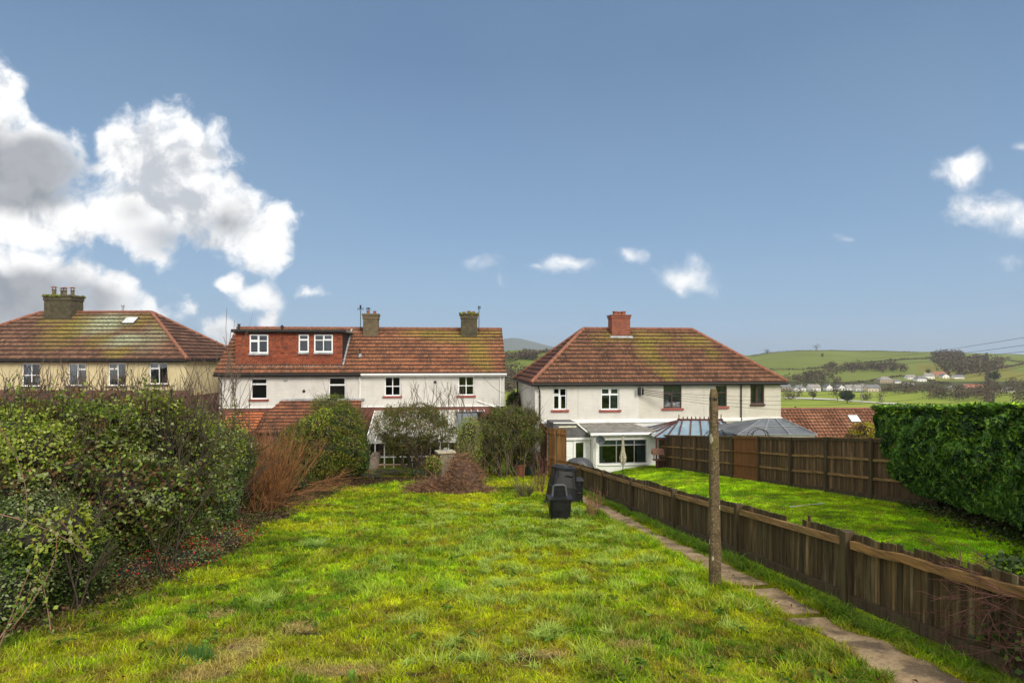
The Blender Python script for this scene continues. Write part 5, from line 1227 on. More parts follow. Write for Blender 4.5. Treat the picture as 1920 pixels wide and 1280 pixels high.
a_ = B.world(B.uz(905, 704)[0], -.05, B.uz(905, 704)[1]); e_ = A.world(.1, 3, A.uz(1003, 727)[1]); b = MB(); b.tube(catenary(a_, e_, .9, 16), .012, 4); o = b.build('telephone_wire', M_DARKM, origin=tuple(a_)); props(o, 'single thin wire sagging between the terrace and the white house', 'wire')

# ------------------------------------------------------------------ tiled bungalow down the slope on the right
Bg = House('bungalow', 'low bungalow with orange tiled roof and one rooflight beyond the tall fence', 'house', 1480, 52, 3, 0)
zg = g(Bg.x0 + 4, 56) ; Bg.zb = zg; Bg.root.location.z = zg
zr = Bg.uz(1560, 767, 3.2)[1]; ze = zr - 2.9; uL_ = -.2; uR_ = Bg.uz(1668, 790, 2)[0]
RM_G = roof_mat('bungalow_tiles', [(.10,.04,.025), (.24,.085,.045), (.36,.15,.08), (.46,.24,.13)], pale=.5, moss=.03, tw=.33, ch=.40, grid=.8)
Lg = math.hypot(3.5, 2.9); roof_slope('roof', (0, -.3, ze), (1, 0, 0), (0, 3.5 / Lg, 2.9 / Lg), uL_, uR_, Lg, RM_G, Bg.root, course=.40, step=.055, rib=.33, amp=.075)
mk('roof', [(uL_, 6.7, ze), (uR_, 6.7, ze), (uR_, 3.2, zr), (uL_, 3.2, zr)], [(0, 1, 2, 3)], RM_G, Bg.root, uv=[(0, 0), (9, 0), (9, 4), (0, 4)])['label'] = 'rear roof slope'
b = MB(); b.box(0, uR_ - .2, 0, 6.4, -2, ze - .05); b.prism([(0, 0, ze - .05), (0, 6.4, ze - .05), (0, 3.2, zr - .15)], (.2, 0, 0)); b.build('wall', M_CREAM2, Bg.root)
b = MB(); b.bar((uL_ - .06, -.35, ze + .05), (uL_ - .06, 3.2, zr + .06), .05, .2); b.bar((uL_ - .06, 6.7, ze), (uL_ - .06, 3.2, zr + .05), .05, .2); b.build('verge_board', M_TRIMW, Bg.root)
ridge_run('ridge_tiles', [(uL_, 3.2, zr + .05), (uR_, 3.2, zr + .05)], M_ORANGE_HIP, Bg.root, .12)
uu, _ = Bg.uz(1600, 784, 2.2); ph = math.atan2(2.9, 3.5); nn = Vector((0, -math.sin(ph), math.cos(ph))); upv = Vector((0, math.cos(ph), math.sin(ph))); c0 = Vector((uu, 2.15, ze + 2.45 * 2.9 / 3.5))
b = MB(); b.obox(c0 + nn * .1, (.52, 0, 0), upv * .48, nn * .06); rl = b.build('rooflight', M_DSILL, Bg.root)
b = MB(); b.obox(c0 + nn * .165, (.45, 0, 0), upv * .41, nn * .008); b.build('rooflight_glass', plain('bright_pane', (.62, .66, .68), .12, var=.1), rl)
# ------------------------------------------------------------------ grass: blades one could not count
M_GRASS = leafmat('grass_blades', .40, .7, .08)
def blades(name, x, y, h, w, col, bend=.5, base=0.0, parent=None):
    n = len(x); z = G(x, y) + base; a = rng.random(n) * 2 * np.pi; bx, by = np.cos(a), np.sin(a); tw = a + np.pi / 2 + rng.normal(0, .5, n)
    tx, ty = np.cos(tw) * w / 2, np.sin(tw) * w / 2; bd = h * bend * (.4 + rng.random(n))
    V = np.zeros((n, 6, 3))
    for k, (t, ww) in enumerate(((0, 1), (.55, .85), (1, .15))):
        cx, cy, cz = x + bx * bd * t ** 2, y + by * bd * t ** 2, z - .01 + h * (t - .28 * bend * t ** 2)
        V[:, 2*k] = np.stack([cx - tx * ww, cy - ty * ww, cz], 1); V[:, 2*k+1] = np.stack([cx + tx * ww, cy + ty * ww, cz], 1)
    b = (np.arange(n) * 6)[:, None]; Fq = np.concatenate([b + np.array([0, 1, 3, 2]), b + np.array([2, 3, 5, 4])])
    return mk(name, V, Fq, M_GRASS, parent, col=np.repeat(col, 6, axis=0))
def scatter(n, d0, d1, pw=1.0):
    """points over the visible fan, denser near the camera"""
    u = rng.random(n); d = d0 * (d1 / d0) ** u
    return d
GN = 430000
y = scatter(GN, 4.6, 34.5); xl = hedge_edge(y) - .2; xr = FENCE(y) - .05
x = xl + (xr - xl) * rng.random(GN)
vis = (np.abs(x) < y * .93 + .4)
pe = path_edges(y); onp = (x > pe[0] + .02) & (x < pe[1] - .02); keepgap = np.zeros(GN, bool)
for a_, c_ in gaps: keepgap |= (y > a_) & (y < c_)
onp = (x > pe[0] + .05) & (x < pe[1] - .05)
ok = vis & (~onp | (keepgap & (rng.random(GN) < .4)))
x, y = x[ok], y[ok]
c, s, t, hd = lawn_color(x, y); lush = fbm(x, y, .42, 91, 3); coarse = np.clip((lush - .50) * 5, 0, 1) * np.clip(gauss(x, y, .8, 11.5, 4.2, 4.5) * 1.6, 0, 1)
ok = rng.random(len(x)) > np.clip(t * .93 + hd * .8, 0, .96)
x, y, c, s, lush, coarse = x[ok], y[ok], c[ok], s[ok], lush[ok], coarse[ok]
n = len(x)
alongp = np.exp(-((x - (FENCE(y) - .22)) / .22) ** 2) + .6 * np.exp(-((x - (FENCE(y) - 1.25)) / .12) ** 2)
tuf = fbm(x, y, .17, 57, 3); h = (.024 + .046 * rng.random(n)) * (.50 + 1.1 * lush) * (.55 + 1.9 * np.clip(tuf - .38, 0, 1) * 2) + coarse * .08 * rng.random(n) + alongp * .09 * rng.random(n)
h = h * (1 - .55 * s) * (1 + .012 * y)
w = (.0058 + .0048 * rng.random(n)) * (.50 + y / 9.0)
bl = np.array(LAWN['blue']); c = c * (1 - coarse[:, None] * .55) + bl * coarse[:, None] * .55
k = rng.random(n)[:, None]; c = c * (.60 + .85 * rng.random(n) ** 1.3)[:, None]
dry = rng.random(n) < (.05 + .12 * np.clip((9 - y) / 3, 0, 1)); c[dry] = np.array((.40, .32, .10)) * (.7 + .6 * rng.random(dry.sum()))[:, None]
c[alongp > .5] *= np.array((.65, .85, .8))
o = blades('lawn_grass', x, y, h, w, np.clip(c, 0, 1), bend=.75); props(o, kind='stuff', label='uneven mossy yellow-green lawn grass of the near garden', cat='grass')
# coarse pale tussocks in the turf
def tussocks(name, pts, label, nb=90, hh=.17, sp=.14, colr=((.22, .34, .03), (.56, .68, .17)), ww=.010, bend=1.1):
    X, Y, H, Wd, Cc_ = [], [], [], [], []
    for (px_, py_, s_) in pts:
        m_ = int(nb * s_); r_ = np.abs(rng.normal(0, sp * s_ * .5, m_)); a = rng.random(m_) * 6.283
        X.append(px_ + r_ * np.cos(a)); Y.append(py_ + r_ * np.sin(a)); H.append(hh * s_ * (.45 + .6 * rng.random(m_))); Wd.append(np.full(m_, ww * (.5 + py_ / 14)))
        f = rng.random(m_)[:, None]; Cc_.append(np.array(colr[0]) * (1 - f) + np.array(colr[1]) * f)
    o = blades(name, *(np.concatenate(q_) for q_ in (X, Y, H, Wd, Cc_)), bend=bend); return props(o, kind='stuff', label=label, cat='grass')
pts = []
for i in range(460):
    d = random.uniform(6.2, 20); xx = random.gauss(.7, 2.5); 
    if xx > FENCE(d) - 1.3 or xx < -5.5 or abs(xx) > d * .9 or fbm(np.array([xx]), np.array([d]), 1.1, 61, 2)[0] < .47: continue
    pts.append((xx, d, random.uniform(.5, 1.2)))
tussocks('coarse_grass', pts, 'pale grey-green coarse tussocks across the middle of the lawn')
pts = [(FENCE(d) - random.uniform(.1, .36), d, random.uniform(.6, 1.25)) for d in np.linspace(5.0, 27, 110)]
tussocks('verge_grass', pts, 'long darker green grass along the foot of the low fence', colr=((.07, .16, .015), (.28, .42, .06)), bend=1.2, hh=.21)
for (px_, py_, s_, lab) in ((590, 1030, 1.5, 'round blue-green leafy tussock standing alone in the left of the lawn'), (1075, 965, 1.7, 'tall tuft of grass against the small compost bin')):
    d = 2750 / (py_ - 810); o = tussocks('grass_tuft', [((px_ - 960) / F * d, d, s_)], lab, nb=170, hh=.19, sp=.13, colr=((.15, .28, .03), (.44, .58, .16)), ww=.014)
    del o['kind']; o['category'] = 'plant'
d = 2750 / (1235 - 810.); o = tussocks('bulb_shoots', [((370 - 960) / F * d + dx * .1, d + dy * .06, .8) for dx in range(-1, 2) for dy in (-1, 1)], 'upright clump of blue-green bulb leaves by the straw patch near the photo\'s lower edge', nb=34, hh=.27, sp=.12, colr=((.06, .15, .03), (.16, .30, .09)), ww=.012, bend=.18)
del o['kind']; o['category'] = 'plant'
# broad-leaved weeds
M_LEAF = leafmat('foliage', .30, .5, .22)
M_GLOSSY = leafmat('glossy_foliage', .22, .45, .35)
def leafmesh(name, Pp, size, cols, mat, parent=None, N=None, aspect=.6, nb=.6, world=True, origin=None, droop=0, fold=.18):
    Pp = np.asarray(Pp, float); n = len(Pp); r = rng.normal(size=(n, 3))
    if N is not None: r = r + np.asarray(N) * (nb * 2.2)
    r /= np.linalg.norm(r, axis=1)[:, None]
    t = rng.normal(size=(n, 3)); t[:, 2] -= droop; t -= r * np.sum(t * r, 1)[:, None]; t /= np.linalg.norm(t, axis=1)[:, None] + 1e-9
    bt_ = np.cross(r, t); L_ = (size * (.6 + .8 * rng.random(n)))[:, None] if not hasattr(size, '__len__') else size[:, None]
    V = np.zeros((n, 4, 3)); V[:, 0] = Pp - t * L_ * .5; V[:, 1] = Pp + bt_ * L_ * aspect * .5 + r * L_ * fold; V[:, 2] = Pp + t * L_ * .5; V[:, 3] = Pp - bt_ * L_ * aspect * .5 + r * L_ * fold
    Fq = (np.arange(n) * 4)[:, None] + np.array([0, 1, 2, 3])
    return mk(name, V.reshape(-1, 3), Fq, mat, parent, world=world, origin=origin, col=np.repeat(cols, 4, axis=0))
def palette(n, P3, pal, clump=.45, seed=0, jit=.6):
    """leaf colours: kinds of leaf picked in clumps, each leaf a little different"""
    pal = np.array(pal); f = fbm(P3[:, 0] * 1.3 + P3[:, 2] * 2.1, P3[:, 1] * .7 + P3[:, 2] * 1.7, clump, seed, 3); f = (f - .28) / .44 + rng.normal(0, .28, n)
    k = np.clip(f * len(pal), 0, len(pal) - 1).astype(int); return pal[k] * (1 + jit * (rng.random(n) - .5))[:, None]
def blob_points(blobs, n, shell=.35, lump=.25, seed=0, zmin=None):
    """points in the outer part of a union of lumpy ellipsoids, with outward directions"""
    ar = np.array([(b_[3] * b_[4] + b_[4] * b_[5] + b_[3] * b_[5]) for b_ in blobs]); k = rng.choice(len(blobs), n, p=ar / ar.sum()); B_ = np.array([b_[:6] for b_ in blobs])[k]
    v = rng.normal(size=(n, 3)); v /= np.linalg.norm(v, axis=1)[:, None]
    f = 1 + lump * (fbm(v[:, 0] * 3 + B_[:, 0] * 5, v[:, 1] * 3 + v[:, 2] * 3 + B_[:, 1], .7, seed, 3) - .5) * 2
    r = f * (1 - shell * rng.random(n) ** 1.6) + rng.normal(0, .03, n)
    Pp = B_[:, :3] + v * B_[:, 3:] * r[:, None]; N = v / B_[:, 3:]; N /= np.linalg.norm(N, axis=1)[:, None]
    inside = np.zeros(n, bool)
    for b_ in blobs: inside |= np.linalg.norm((Pp - np.array(b_[:3])) / np.array(b_[3:6]), axis=1) < .62
    keep = ~inside
    zg = G(Pp[:, 0], Pp[:, 1]); keep &= Pp[:, 2] > zg + .02
    return Pp[keep], N[keep]
M_BARK = plain('bark', (.060, .045, .026), .9, var=.35, nscale=14, bmp=.5)
M_TWIG = plain('twigs', (.12, .085, .062), .8, var=.35, nscale=10)
M_ORTW = plain('orange_twigs', (.22, .095, .030), .7, var=.65, nscale=3)
M_DEAD = plain('dead_stems', (.27, .14, .07), .9, var=.6, nscale=5)
def tubes(name, paths, mat, parent=None, n=3, world=True, origin=None, col=None):
    """many thin tapered stems in one mesh; path = (points [m,3], r0, r1)"""
    Vs, Fs = [], []; base = 0
    for pts, r0, r1 in paths:
        pts = np.asarray(pts, float); m = len(pts); d = np.gradient(pts, axis=0); d /= np.linalg.norm(d, axis=1)[:, None] + 1e-9
        ref = np.array([0, 0, 1.]) if abs(d[:, 2]).mean() < .8 else np.array([1., 0, 0]); a = np.cross(d, ref); a /= np.linalg.norm(a, axis=1)[:, None] + 1e-9; b_ = np.cross(d, a)
        r = np.linspace(r0, r1, m)[:, None, None]; th = np.arange(n) * 2 * np.pi / n
        ring = pts[:, None] + r * (a[:, None] * np.cos(th)[None, :, None] + b_[:, None] * np.sin(th)[None, :, None]); Vs.append(ring.reshape(-1, 3))
        i = (np.arange(m - 1)[:, None] * n + np.arange(n)[None]).ravel(); j = (np.arange(m - 1)[:, None] * n + (np.arange(n)[None] + 1) % n).ravel()
        Fs.append(np.stack([i, j, j + n, i + n], 1) + base); base += m * n
    return mk(name, np.concatenate(Vs), np.concatenate(Fs), mat, parent, world=world, origin=origin)
def curve(p0, dirv, L_, m=6, wob=.15, grav=0.0):
    d = np.array(dirv, float); d /= np.linalg.norm(d); p = np.array(p0, float); out = [p.copy()]
    for i in range(m - 1):
        d = d + rng.normal(0, wob, 3) + np.array([0, 0, -grav]); d /= np.linalg.norm(d); p = p + d * L_ / (m - 1); out.append(p.copy())
    return np.array(out)
def branches(p0, dirv, L_, r0, levels=3, kids=4, spread=.7, grav=0, ratio=.62, up=.15, m=6, wob=.12):
    out = []
    def rec(p, d, L2, r, lv):
        c_ = curve(p, d, L2, m, wob, grav if lv < levels else 0); out.append((c_, r, r * (.55 if lv > 1 else .25)))
        if lv <= 1: return
        for k in range(kids):
            t = rng.uniform(.35, 1.0); q_ = c_[int(t * (m - 1))]; dd_ = c_[-1] - c_[-2]; dd_ = dd_ / np.linalg.norm(dd_) + rng.normal(0, spread, 3) + np.array([0, 0, up]); rec(q_, dd_, L2 * ratio * rng.uniform(.7, 1.15), r * .58, lv - 1)
    rec(np.array(p0, float), dirv, L_, r0, levels); return out
def clumpify(blobs, k):
    out = list(blobs)
    for i in range(k):
        b_ = blobs[rng.integers(len(blobs))]; v = rng.normal(size=3); v[2] = abs(v[2]) * .8 + v[2] * .2; v /= np.linalg.norm(v); s_ = rng.uniform(.16, .38)
        out.append((b_[0] + v[0] * b_[3] * .9, b_[1] + v[1] * b_[4] * .9, b_[2] + v[2] * b_[5] * .92, b_[3] * s_ * rng.uniform(.7, 1.3), b_[4] * s_, b_[5] * s_ * rng.uniform(.8, 1.5)))
    return out
def shrub(name, label, cat, blobs, n, size, pal, mat=None, aspect=.6, shell=.4, lump=.25, seed=0, clump=.45, group=None, stems=14, droop=0, nb=.6, core=None, clumps=0):
    blobs = clumpify(blobs, clumps)
    cx = np.mean([b_[0] for b_ in blobs]); cy = np.mean([b_[1] for b_ in blobs]); r = thing(name, label, cat, (cx, cy, g(cx, cy)), 0, group)
    Pp, N = blob_points(blobs, n, shell, lump, seed)
    leafmesh('foliage', Pp, size, palette(len(Pp), Pp, pal, clump, seed), mat or M_LEAF, r, N, aspect, nb, droop=droop)
    br = []
    for b_ in blobs:
        zg = g(b_[0], b_[1])
        for k in range(max(2, stems // len(blobs))):
            tgt = np.array([b_[0] + rng.normal(0, .45) * b_[3], b_[1] + rng.normal(0, .4) * b_[4], b_[2] + rng.uniform(.2, .95) * b_[5]]); p0 = np.array([b_[0] + rng.normal(0, .12), b_[1] + rng.normal(0, .12), zg - .05]); L_ = np.linalg.norm(tgt - p0)
            br += branches(p0, tgt - p0, L_ * .95, .022, 3, 4, .5, ratio=.5)
    tubes('stems', br, M_BARK, r)
    # added lumpy core hidden in the leaves, blocks light and the view through
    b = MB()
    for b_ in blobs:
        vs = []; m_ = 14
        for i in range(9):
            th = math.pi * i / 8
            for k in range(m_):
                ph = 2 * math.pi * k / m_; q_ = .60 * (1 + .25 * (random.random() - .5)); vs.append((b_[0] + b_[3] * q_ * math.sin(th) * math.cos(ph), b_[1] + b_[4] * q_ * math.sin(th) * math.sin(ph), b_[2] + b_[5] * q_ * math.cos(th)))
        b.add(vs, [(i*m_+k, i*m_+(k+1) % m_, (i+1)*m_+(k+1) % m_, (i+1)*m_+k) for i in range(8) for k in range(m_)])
    b.build('light_blocker', M_CORE, r, world=True)
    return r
M_CORE = plain('light_blocker_brown', (.022, .018, .012), .95, var=.6, nscale=9, bmp=1)  # dark brown of the hidden cores that block light
def pb(px, py, d, rx, rz, ry=None):
    """ellipsoid centred on a photo pixel at distance d; radii given in photo pixels"""
    p = P(px, py, d); s = d / F; return (p.x, p.y, p.z, rx * s, (ry if ry else rx * s), rz * s)
DG = (.045, .080, .012); MG = (.12, .19, .022); LG = (.27, .35, .05); YG = (.33, .38, .035); GG = (.25, .29, .13); OL = (.125, .12, .028); BR = (.16, .09, .04)

m_ = 16000; yy = 7.2 * (31 / 7.2) ** rng.random(m_); xx = hedge_edge(yy) + rng.normal(-.25, .38, m_) * (.7 + yy / 28); zz = G(xx, yy) + np.abs(rng.normal(0, .035, m_)) + .01
P2 = np.stack([xx, yy, zz], 1); o = leafmesh('leaf_litter', P2, np.full(m_, .05) * (.7 + yy / 30), palette(m_, P2, [(.10, .055, .03), (.05, .08, .02), (.16, .09, .05), (.035, .055, .015), (.09, .13, .025), (.20, .13, .07)], .35, 4, .8), M_LEAF, None, np.tile((0, 0, 1.), (m_, 1)), .7, origin=tuple(P2[0])); props(o, 'fallen leaves and creeping green growth along the foot of the left hedge', 'leaf litter', kind='stuff')
# --- the big mixed hedge on the left, shrub by shrub
shrub('variegated_shrub', 'bright lime and cream leaved shrub at the left edge, top of the hedge', 'shrub', [pb(20, 825, 9.6, 100, 62, .9), pb(75, 850, 9.4, 60, 60, .7), pb(-60, 870, 9.2, 100, 85, .9), pb(-10, 790, 9.8, 50, 38, .6)], 16000, .055, [MG, LG, YG, (.38, .40, .12), LG], seed=1)
shrub('bramble_mass', 'broad tangle of mid-green bramble leaves filling the middle of the left hedge', 'shrub', [pb(150, 862, 10.5, 110, 98, 1.1), pb(245, 838, 11.5, 85, 82, 1.2), pb(345, 865, 13.0, 85, 75, 1.2), pb(200, 930, 10.2, 130, 100, .9), pb(310, 920, 12.0, 105, 95, 1.0), pb(60, 930, 9.6, 130, 100, 1.0), pb(280, 800, 11.6, 55, 48, .8), pb(120, 815, 10.6, 60, 45, .8)], 80000, .070, [BR, DG, MG, DG, LG, MG, (.34, .38, .17), OL, LG, GG], seed=2, lump=.55, shell=.6, stems=60, clumps=16)  # palest leaf tone paints glints of glossy leaves into the colour
shrub('bramble_mass', 'upper crest of loose bramble leaves rising against the cream house', 'shrub', [pb(280, 775, 11.5, 45, 42, .5), pb(345, 805, 12.2, 50, 40, .6), pb(150, 796, 10.5, 70, 40, .6), pb(415, 835, 15.5, 45, 48, .9), pb(225, 790, 11.0, 45, 38, .5), pb(310, 772, 11.6, 30, 28, .4), pb(60, 782, 10.2, 48, 36, .5)], 17000, .055, [MG, LG, LG, OL, YG], seed=3, lump=.45, shell=.7, stems=40, clumps=14)
shrub('dark_hedge_foot', 'dark small-leaved evergreen shrub at the left edge by the lawn', 'shrub', [pb(40, 1020, 8.4, 130, 110, .8), pb(120, 1060, 8.6, 90, 80, .6), pb(-10, 1110, 7.6, 90, 90, .6)], 26000, .042, [DG, DG, MG, DG, GG], mat=M_GLOSSY, seed=4, lump=.35)
shrub('euonymus', 'fine-leaved grey-green evergreen bulging from the hedge above the red berries', 'shrub', [pb(275, 945, 11.2, 80, 85, .7), pb(240, 1010, 10.8, 60, 55, .6), pb(330, 985, 12.2, 60, 50, .6)], 22000, .036, [MG, GG, LG, MG, (.2, .26, .12)], mat=M_GLOSSY, seed=5, lump=.3)
shrub('ivy_bush', 'dark bushy ivy at the right end of the left hedge beside the orange stems', 'shrub', [pb(400, 905, 15.8, 52, 70, .9), pb(385, 960, 15.2, 55, 45, .8), pb(440, 860, 17, 36, 50, .9), pb(360, 930, 14.2, 40, 60, .7)], 26000, .060, [DG, DG, MG, (.09, .15, .045), GG], mat=M_GLOSSY, seed=6, lump=.3)
shrub('lime_laurel', 'clump of lime-green leaves low in the left hedge', 'shrub', [pb(70, 1010, 8.0, 60, 26, .3), pb(120, 985, 8.2, 55, 34, .3), pb(155, 1005, 8.3, 34, 30, .3), pb(135, 960, 8.6, 26, 22, .3)], 1500, .08, [YG, (.33, .38, .04), LG], aspect=.38, seed=7, shell=.8, stems=8)
# cotoneaster with red berries
cb = [pb(235, 1075, 10.2, 80, 34, .8), pb(320, 1052, 11.2, 85, 36, .8), pb(400, 1018, 12.8, 75, 28, .8), pb(310, 1005, 12.4, 65, 40, .5)]
ct = shrub('cotoneaster', 'low spreading shrub dotted with red berries at the foot of the left hedge', 'shrub', cb, 24000, .036, [(.10, .17, .06), (.13, .2, .05), (.30, .34, .18), (.22, .11, .06), LG, (.2, .08, .05)], seed=8, shell=.6, lump=.4)
Pp, N = blob_points(cb, 1800, .25, .4, 8); ix = np.argsort(-fbm(Pp[:, 0], Pp[:, 1], .5, 5, 3) + rng.normal(0, .05, len(Pp)))[:900]; Pp, N = Pp[ix], N[ix]
leafmesh('red_leaves', Pp + N * .03, .036, np.tile((.48, .06, .035), (len(Pp), 1)) * (.4 + .8 * rng.random(len(Pp)))[:, None], M_LEAF, ct, N, .7)
vs = []; 
b = MB()
for i in rng.choice(len(Pp), 300): p_ = Pp[i] + N[i] * .05 + rng.normal(0, .04, 3); b.lathe([(.002, -.013), (.013, -.004), (.012, .006), (.002, .012)], tuple(p_), 5)
o = b.build('berries', plain('red_berry', (.60, .03, .02), .35, var=.2), ct, world=True); o['kind'] = 'stuff'
# conifers and laurels at the far end of the left hedge
shrub('golden_conifer', 'large yellow-green drooping conifer at the far left corner of the lawn', 'shrub', [pb(600, 845, 27, 62, 50, 1.5), pb(548, 845, 25.6, 34, 36, 1.0), pb(575, 870, 26.4, 60, 30, 1.3), pb(635, 800, 28, 48, 45, 1.3), pb(560, 835, 27, 40, 40, 1.2), pb(648, 840, 27.5, 40, 45, 1.1)], 46000, .11, [DG, MG, OL, (.17, .19, .02), (.27, .26, .02), OL], aspect=.28, seed=9, droop=1.2, shell=.5, clumps=26)
shrub('dome_shrub', 'olive-green rounded shrub rising above the tiled lean-to roof', 'shrub', [pb(620, 762, 29.5, 38, 24, 1), pb(640, 785, 29.5, 36, 30, 1)], 12000, .075, [MG, LG, OL, OL], aspect=.3, seed=10, shell=.5)
shrub('dark_laurel', 'dark glossy laurel standing left of the greenhouse', 'shrub', [pb(672, 850, 31, 22, 42, .7), pb(660, 862, 30, 30, 28, .8), pb(668, 820, 31, 18, 26, .6)], 11000, .10, [DG, DG, MG, (.08, .15, .03)], mat=M_GLOSSY, seed=11)
shrub('yellow_bush', 'bright yellow-green leafy shoots on top of the far hedge', 'shrub', [pb(590, 795, 26.6, 28, 22, .6), pb(608, 778, 27, 18, 14, .4)], 2200, .10, [LG, YG, (.30, .38, .03)], aspect=.4, seed=12, shell=.8, stems=6)
shrub('purple_bush', 'brownish twiggy shrub between the conifer and the greenhouse', 'shrub', [pb(655, 805, 30, 26, 30, .7), pb(640, 830, 29, 30, 20, .7)], 7000, .07, [OL, BR, (.09, .07, .04), DG], aspect=.3, seed=13, shell=.6)
# shrubs right of the greenhouse
shrub('variegated_holly', 'upright cream-variegated shrub with a domed top behind the brush heap', 'shrub', [pb(880, 815, 31, 25, 36, .7), pb(878, 845, 31, 27, 30, .7)], 9000, .065, [LG, (.38, .38, .15), (.30, .32, .10), MG, (.33, .33, .12)], seed=14, lump=.15)
shrub('tall_olive_shrub', 'broad dark olive shrub in front of the gap between the houses', 'shrub', [pb(945, 815, 33, 62, 44, 1.6), pb(915, 835, 32.6, 40, 38, 1.2), pb(978, 825, 33, 22, 45, 1.0), pb(960, 790, 33.5, 45, 26, 1.2)], 80000, .105, [OL, (.15, .15, .04), OL, MG, (.20, .18, .05), DG], aspect=.32, seed=15, shell=.6, lump=.5, stems=70, clumps=30)
shrub('bay_bush', 'dark round bush low by the green planter', 'shrub', [pb(1000, 862, 34, 18, 20, .5), pb(975, 868, 34.5, 20, 14, .5)], 3500, .07, [DG, DG, MG], mat=M_GLOSSY, seed=16)
shrub('dark_conifer', 'dark evergreen seen between the terrace and the white house', 'shrub', [pb(964, 757, 44, 14, 22, .9)], 4000, .14, [DG, DG, MG], seed=17)
shrub('forsythia', 'yellow-flowering bush by the bungalow roof at the end of the tall fence', 'shrub', [pb(1622, 812, 33, 24, 22, .8), pb(1606, 822, 33, 22, 14, .7)], 7000, .08, [YG, (.55, .42, .02), (.62, .48, .03), OL, BR], seed=18, shell=.7)
# bare flowering currants etc.: plants by the bin
def twiggy(name, label, cat, px, py, d, n, h, spread, mat, r0=.012, group=None, kids=3, levels=2, up=.3, lean=(0, 0), wob=.10, grav=0):
    c_ = P(px, py, d); zg = g(c_.x, c_.y); r = thing(name, label, cat, (c_.x, c_.y, zg), 0, group); br = []
    for i in range(n):
        a = rng.random() * 6.283; t = rng.random() * spread; br += branches((c_.x + .12 * math.cos(a), c_.y + .12 * math.sin(a), zg - .03), (t * math.cos(a) + lean[0], t * math.sin(a) + lean[1], 1), h * rng.uniform(.6, 1.1), r0, levels, kids, .35, ratio=.5, up=up, wob=wob, grav=grav)
    tubes('stems', br, mat, r); return r
M_GRTW = plain('grey_olive_twigs', (.14, .115, .06), .85, var=.35, nscale=8)
M_RDTW = plain('dark_red_twigs', (.15, .065, .05), .8, var=.35, nscale=8)
twiggy('lavender_stalks', 'low spiky brown clump left of the compost bins', 'plant', 985, 932, 22.4, 60, .62, 1.0, M_GRTW, .010, lean=(-.2, 0))
twiggy('bare_rose', 'bare reddish upright rose stems left of the big compost bin', 'plant', 1012, 918, 24.5, 14, 1.5, .35, M_RDTW, .016)
twiggy('bare_sapling', 'single bare sapling stem by the terracotta pot', 'plant', 978, 905, 25, 4, 1.9, .25, M_GRTW, .014)
twiggy('seed_heads', 'dry upright seed heads at the edge of the path by the bins', 'plant', 1108, 965, 17.6, 22, .62, .35, M_DEAD, .008)
twiggy('seed_heads', 'dry dark stalks beside the path further along from the bins', 'plant', 1120, 950, 19.4, 10, .6, .3, M_DEAD, .008)
twiggy('climber_stem', 'thin dark climbing stem in front of the variegated shrub', 'plant', 886, 880, 29.5, 5, 3.0, .12, M_GRTW, .022)
# dogwood with orange stems
c_ = P(520, 915, 22); r = thing('orange_dogwood', 'big fan of orange-brown bare stems between the ivy and the conifer', 'shrub', (c_.x, c_.y, g(c_.x, c_.y))); br = []
for i in range(300):
    px_, d = rng.uniform(435, 535), rng.uniform(18, 24); x_ = (px_ - 960) / F * d; x_ = min(x_, float(hedge_edge(d)) - .1); zg = g(x_, d); lean = rng.normal(.15, .38)
    top = EZ - (rng.uniform(775, 865) - 670) / F * d; L_ = max(.7, min(3.5, (top - zg)) * rng.uniform(.7, 1.05))
    br += branches((x_, d, zg - .05), (lean, rng.normal(-.1, .2), 1), L_, .013, 2, 5, .32, ratio=.42, up=.35, wob=.06)
for i in range(34):
    d = rng.uniform(18, 25); x_ = float(hedge_edge(d)) - .3; zg = g(x_, d)
    br += branches((x_, d, zg + rng.uniform(.05, .5)), (1, rng.normal(.1, .4), rng.uniform(.0, .3)), rng.uniform(.8, 2.1), .013, 2, 4, .3, ratio=.45, up=.1, grav=.03)
tubes('stems', br, M_ORTW, r)
shrub('underbrush', 'low dark leafy growth under the orange stems', 'shrub', [pb(490, 880, 22, 80, 50, 1.3), pb(540, 905, 24, 60, 26, 1.2), pb(450, 925, 18.5, 45, 25, .8)], 13000, .06, [DG, OL, BR, MG, (.14, .08, .03)], seed=19, shell=.7)
# bare twigs above the hedge, in front of the cream house
def whips(name, label, pxs, pyt, d, n, r0=.012, spread=.25, fork=2, base=60, group=None, mat=None, levels=2):
    br = []; cx = (np.mean(pxs) - 960) / F * d; r = thing(name, label, 'tree', (cx, d, g(cx, d)), 0, group)
    for i in range(n):
        px_ = rng.uniform(*pxs); dd_ = d * rng.uniform(.94, 1.06); yt = rng.uniform(*pyt); yb = yt + rng.uniform(base, base * 1.8); p0, p1 = np.array(P(px_ + rng.normal(0, 20) * spread * 2, yb, dd_)), np.array(P(px_, yt, dd_)); L_ = np.linalg.norm(p1 - p0)
        br += branches(p0, p1 - p0 + rng.normal(0, spread * .3, 3) * L_, L_, r0, levels, fork, .3, ratio=.45, up=.3, wob=.07)
    # hidden main stems down to the ground
    for i in range(4): br.append((curve((cx + rng.normal(0, .3), d, g(cx, d) - .05), (rng.normal(0, .15), 0, 1), 2.3, 6, .05), .03, .02))
    tubes('stems', br, mat or M_TWIG, r); return r
whips('bare_shrub', 'bare brown twigs at the far left against the cream wall', (-60, 140), (672, 735), 11, 70, .0085, .7, 3)
whips('bare_shrub', 'thick crooked bare branches rising before the cream house windows', (110, 260), (680, 745), 11.8, 60, .0095, .8, 3)
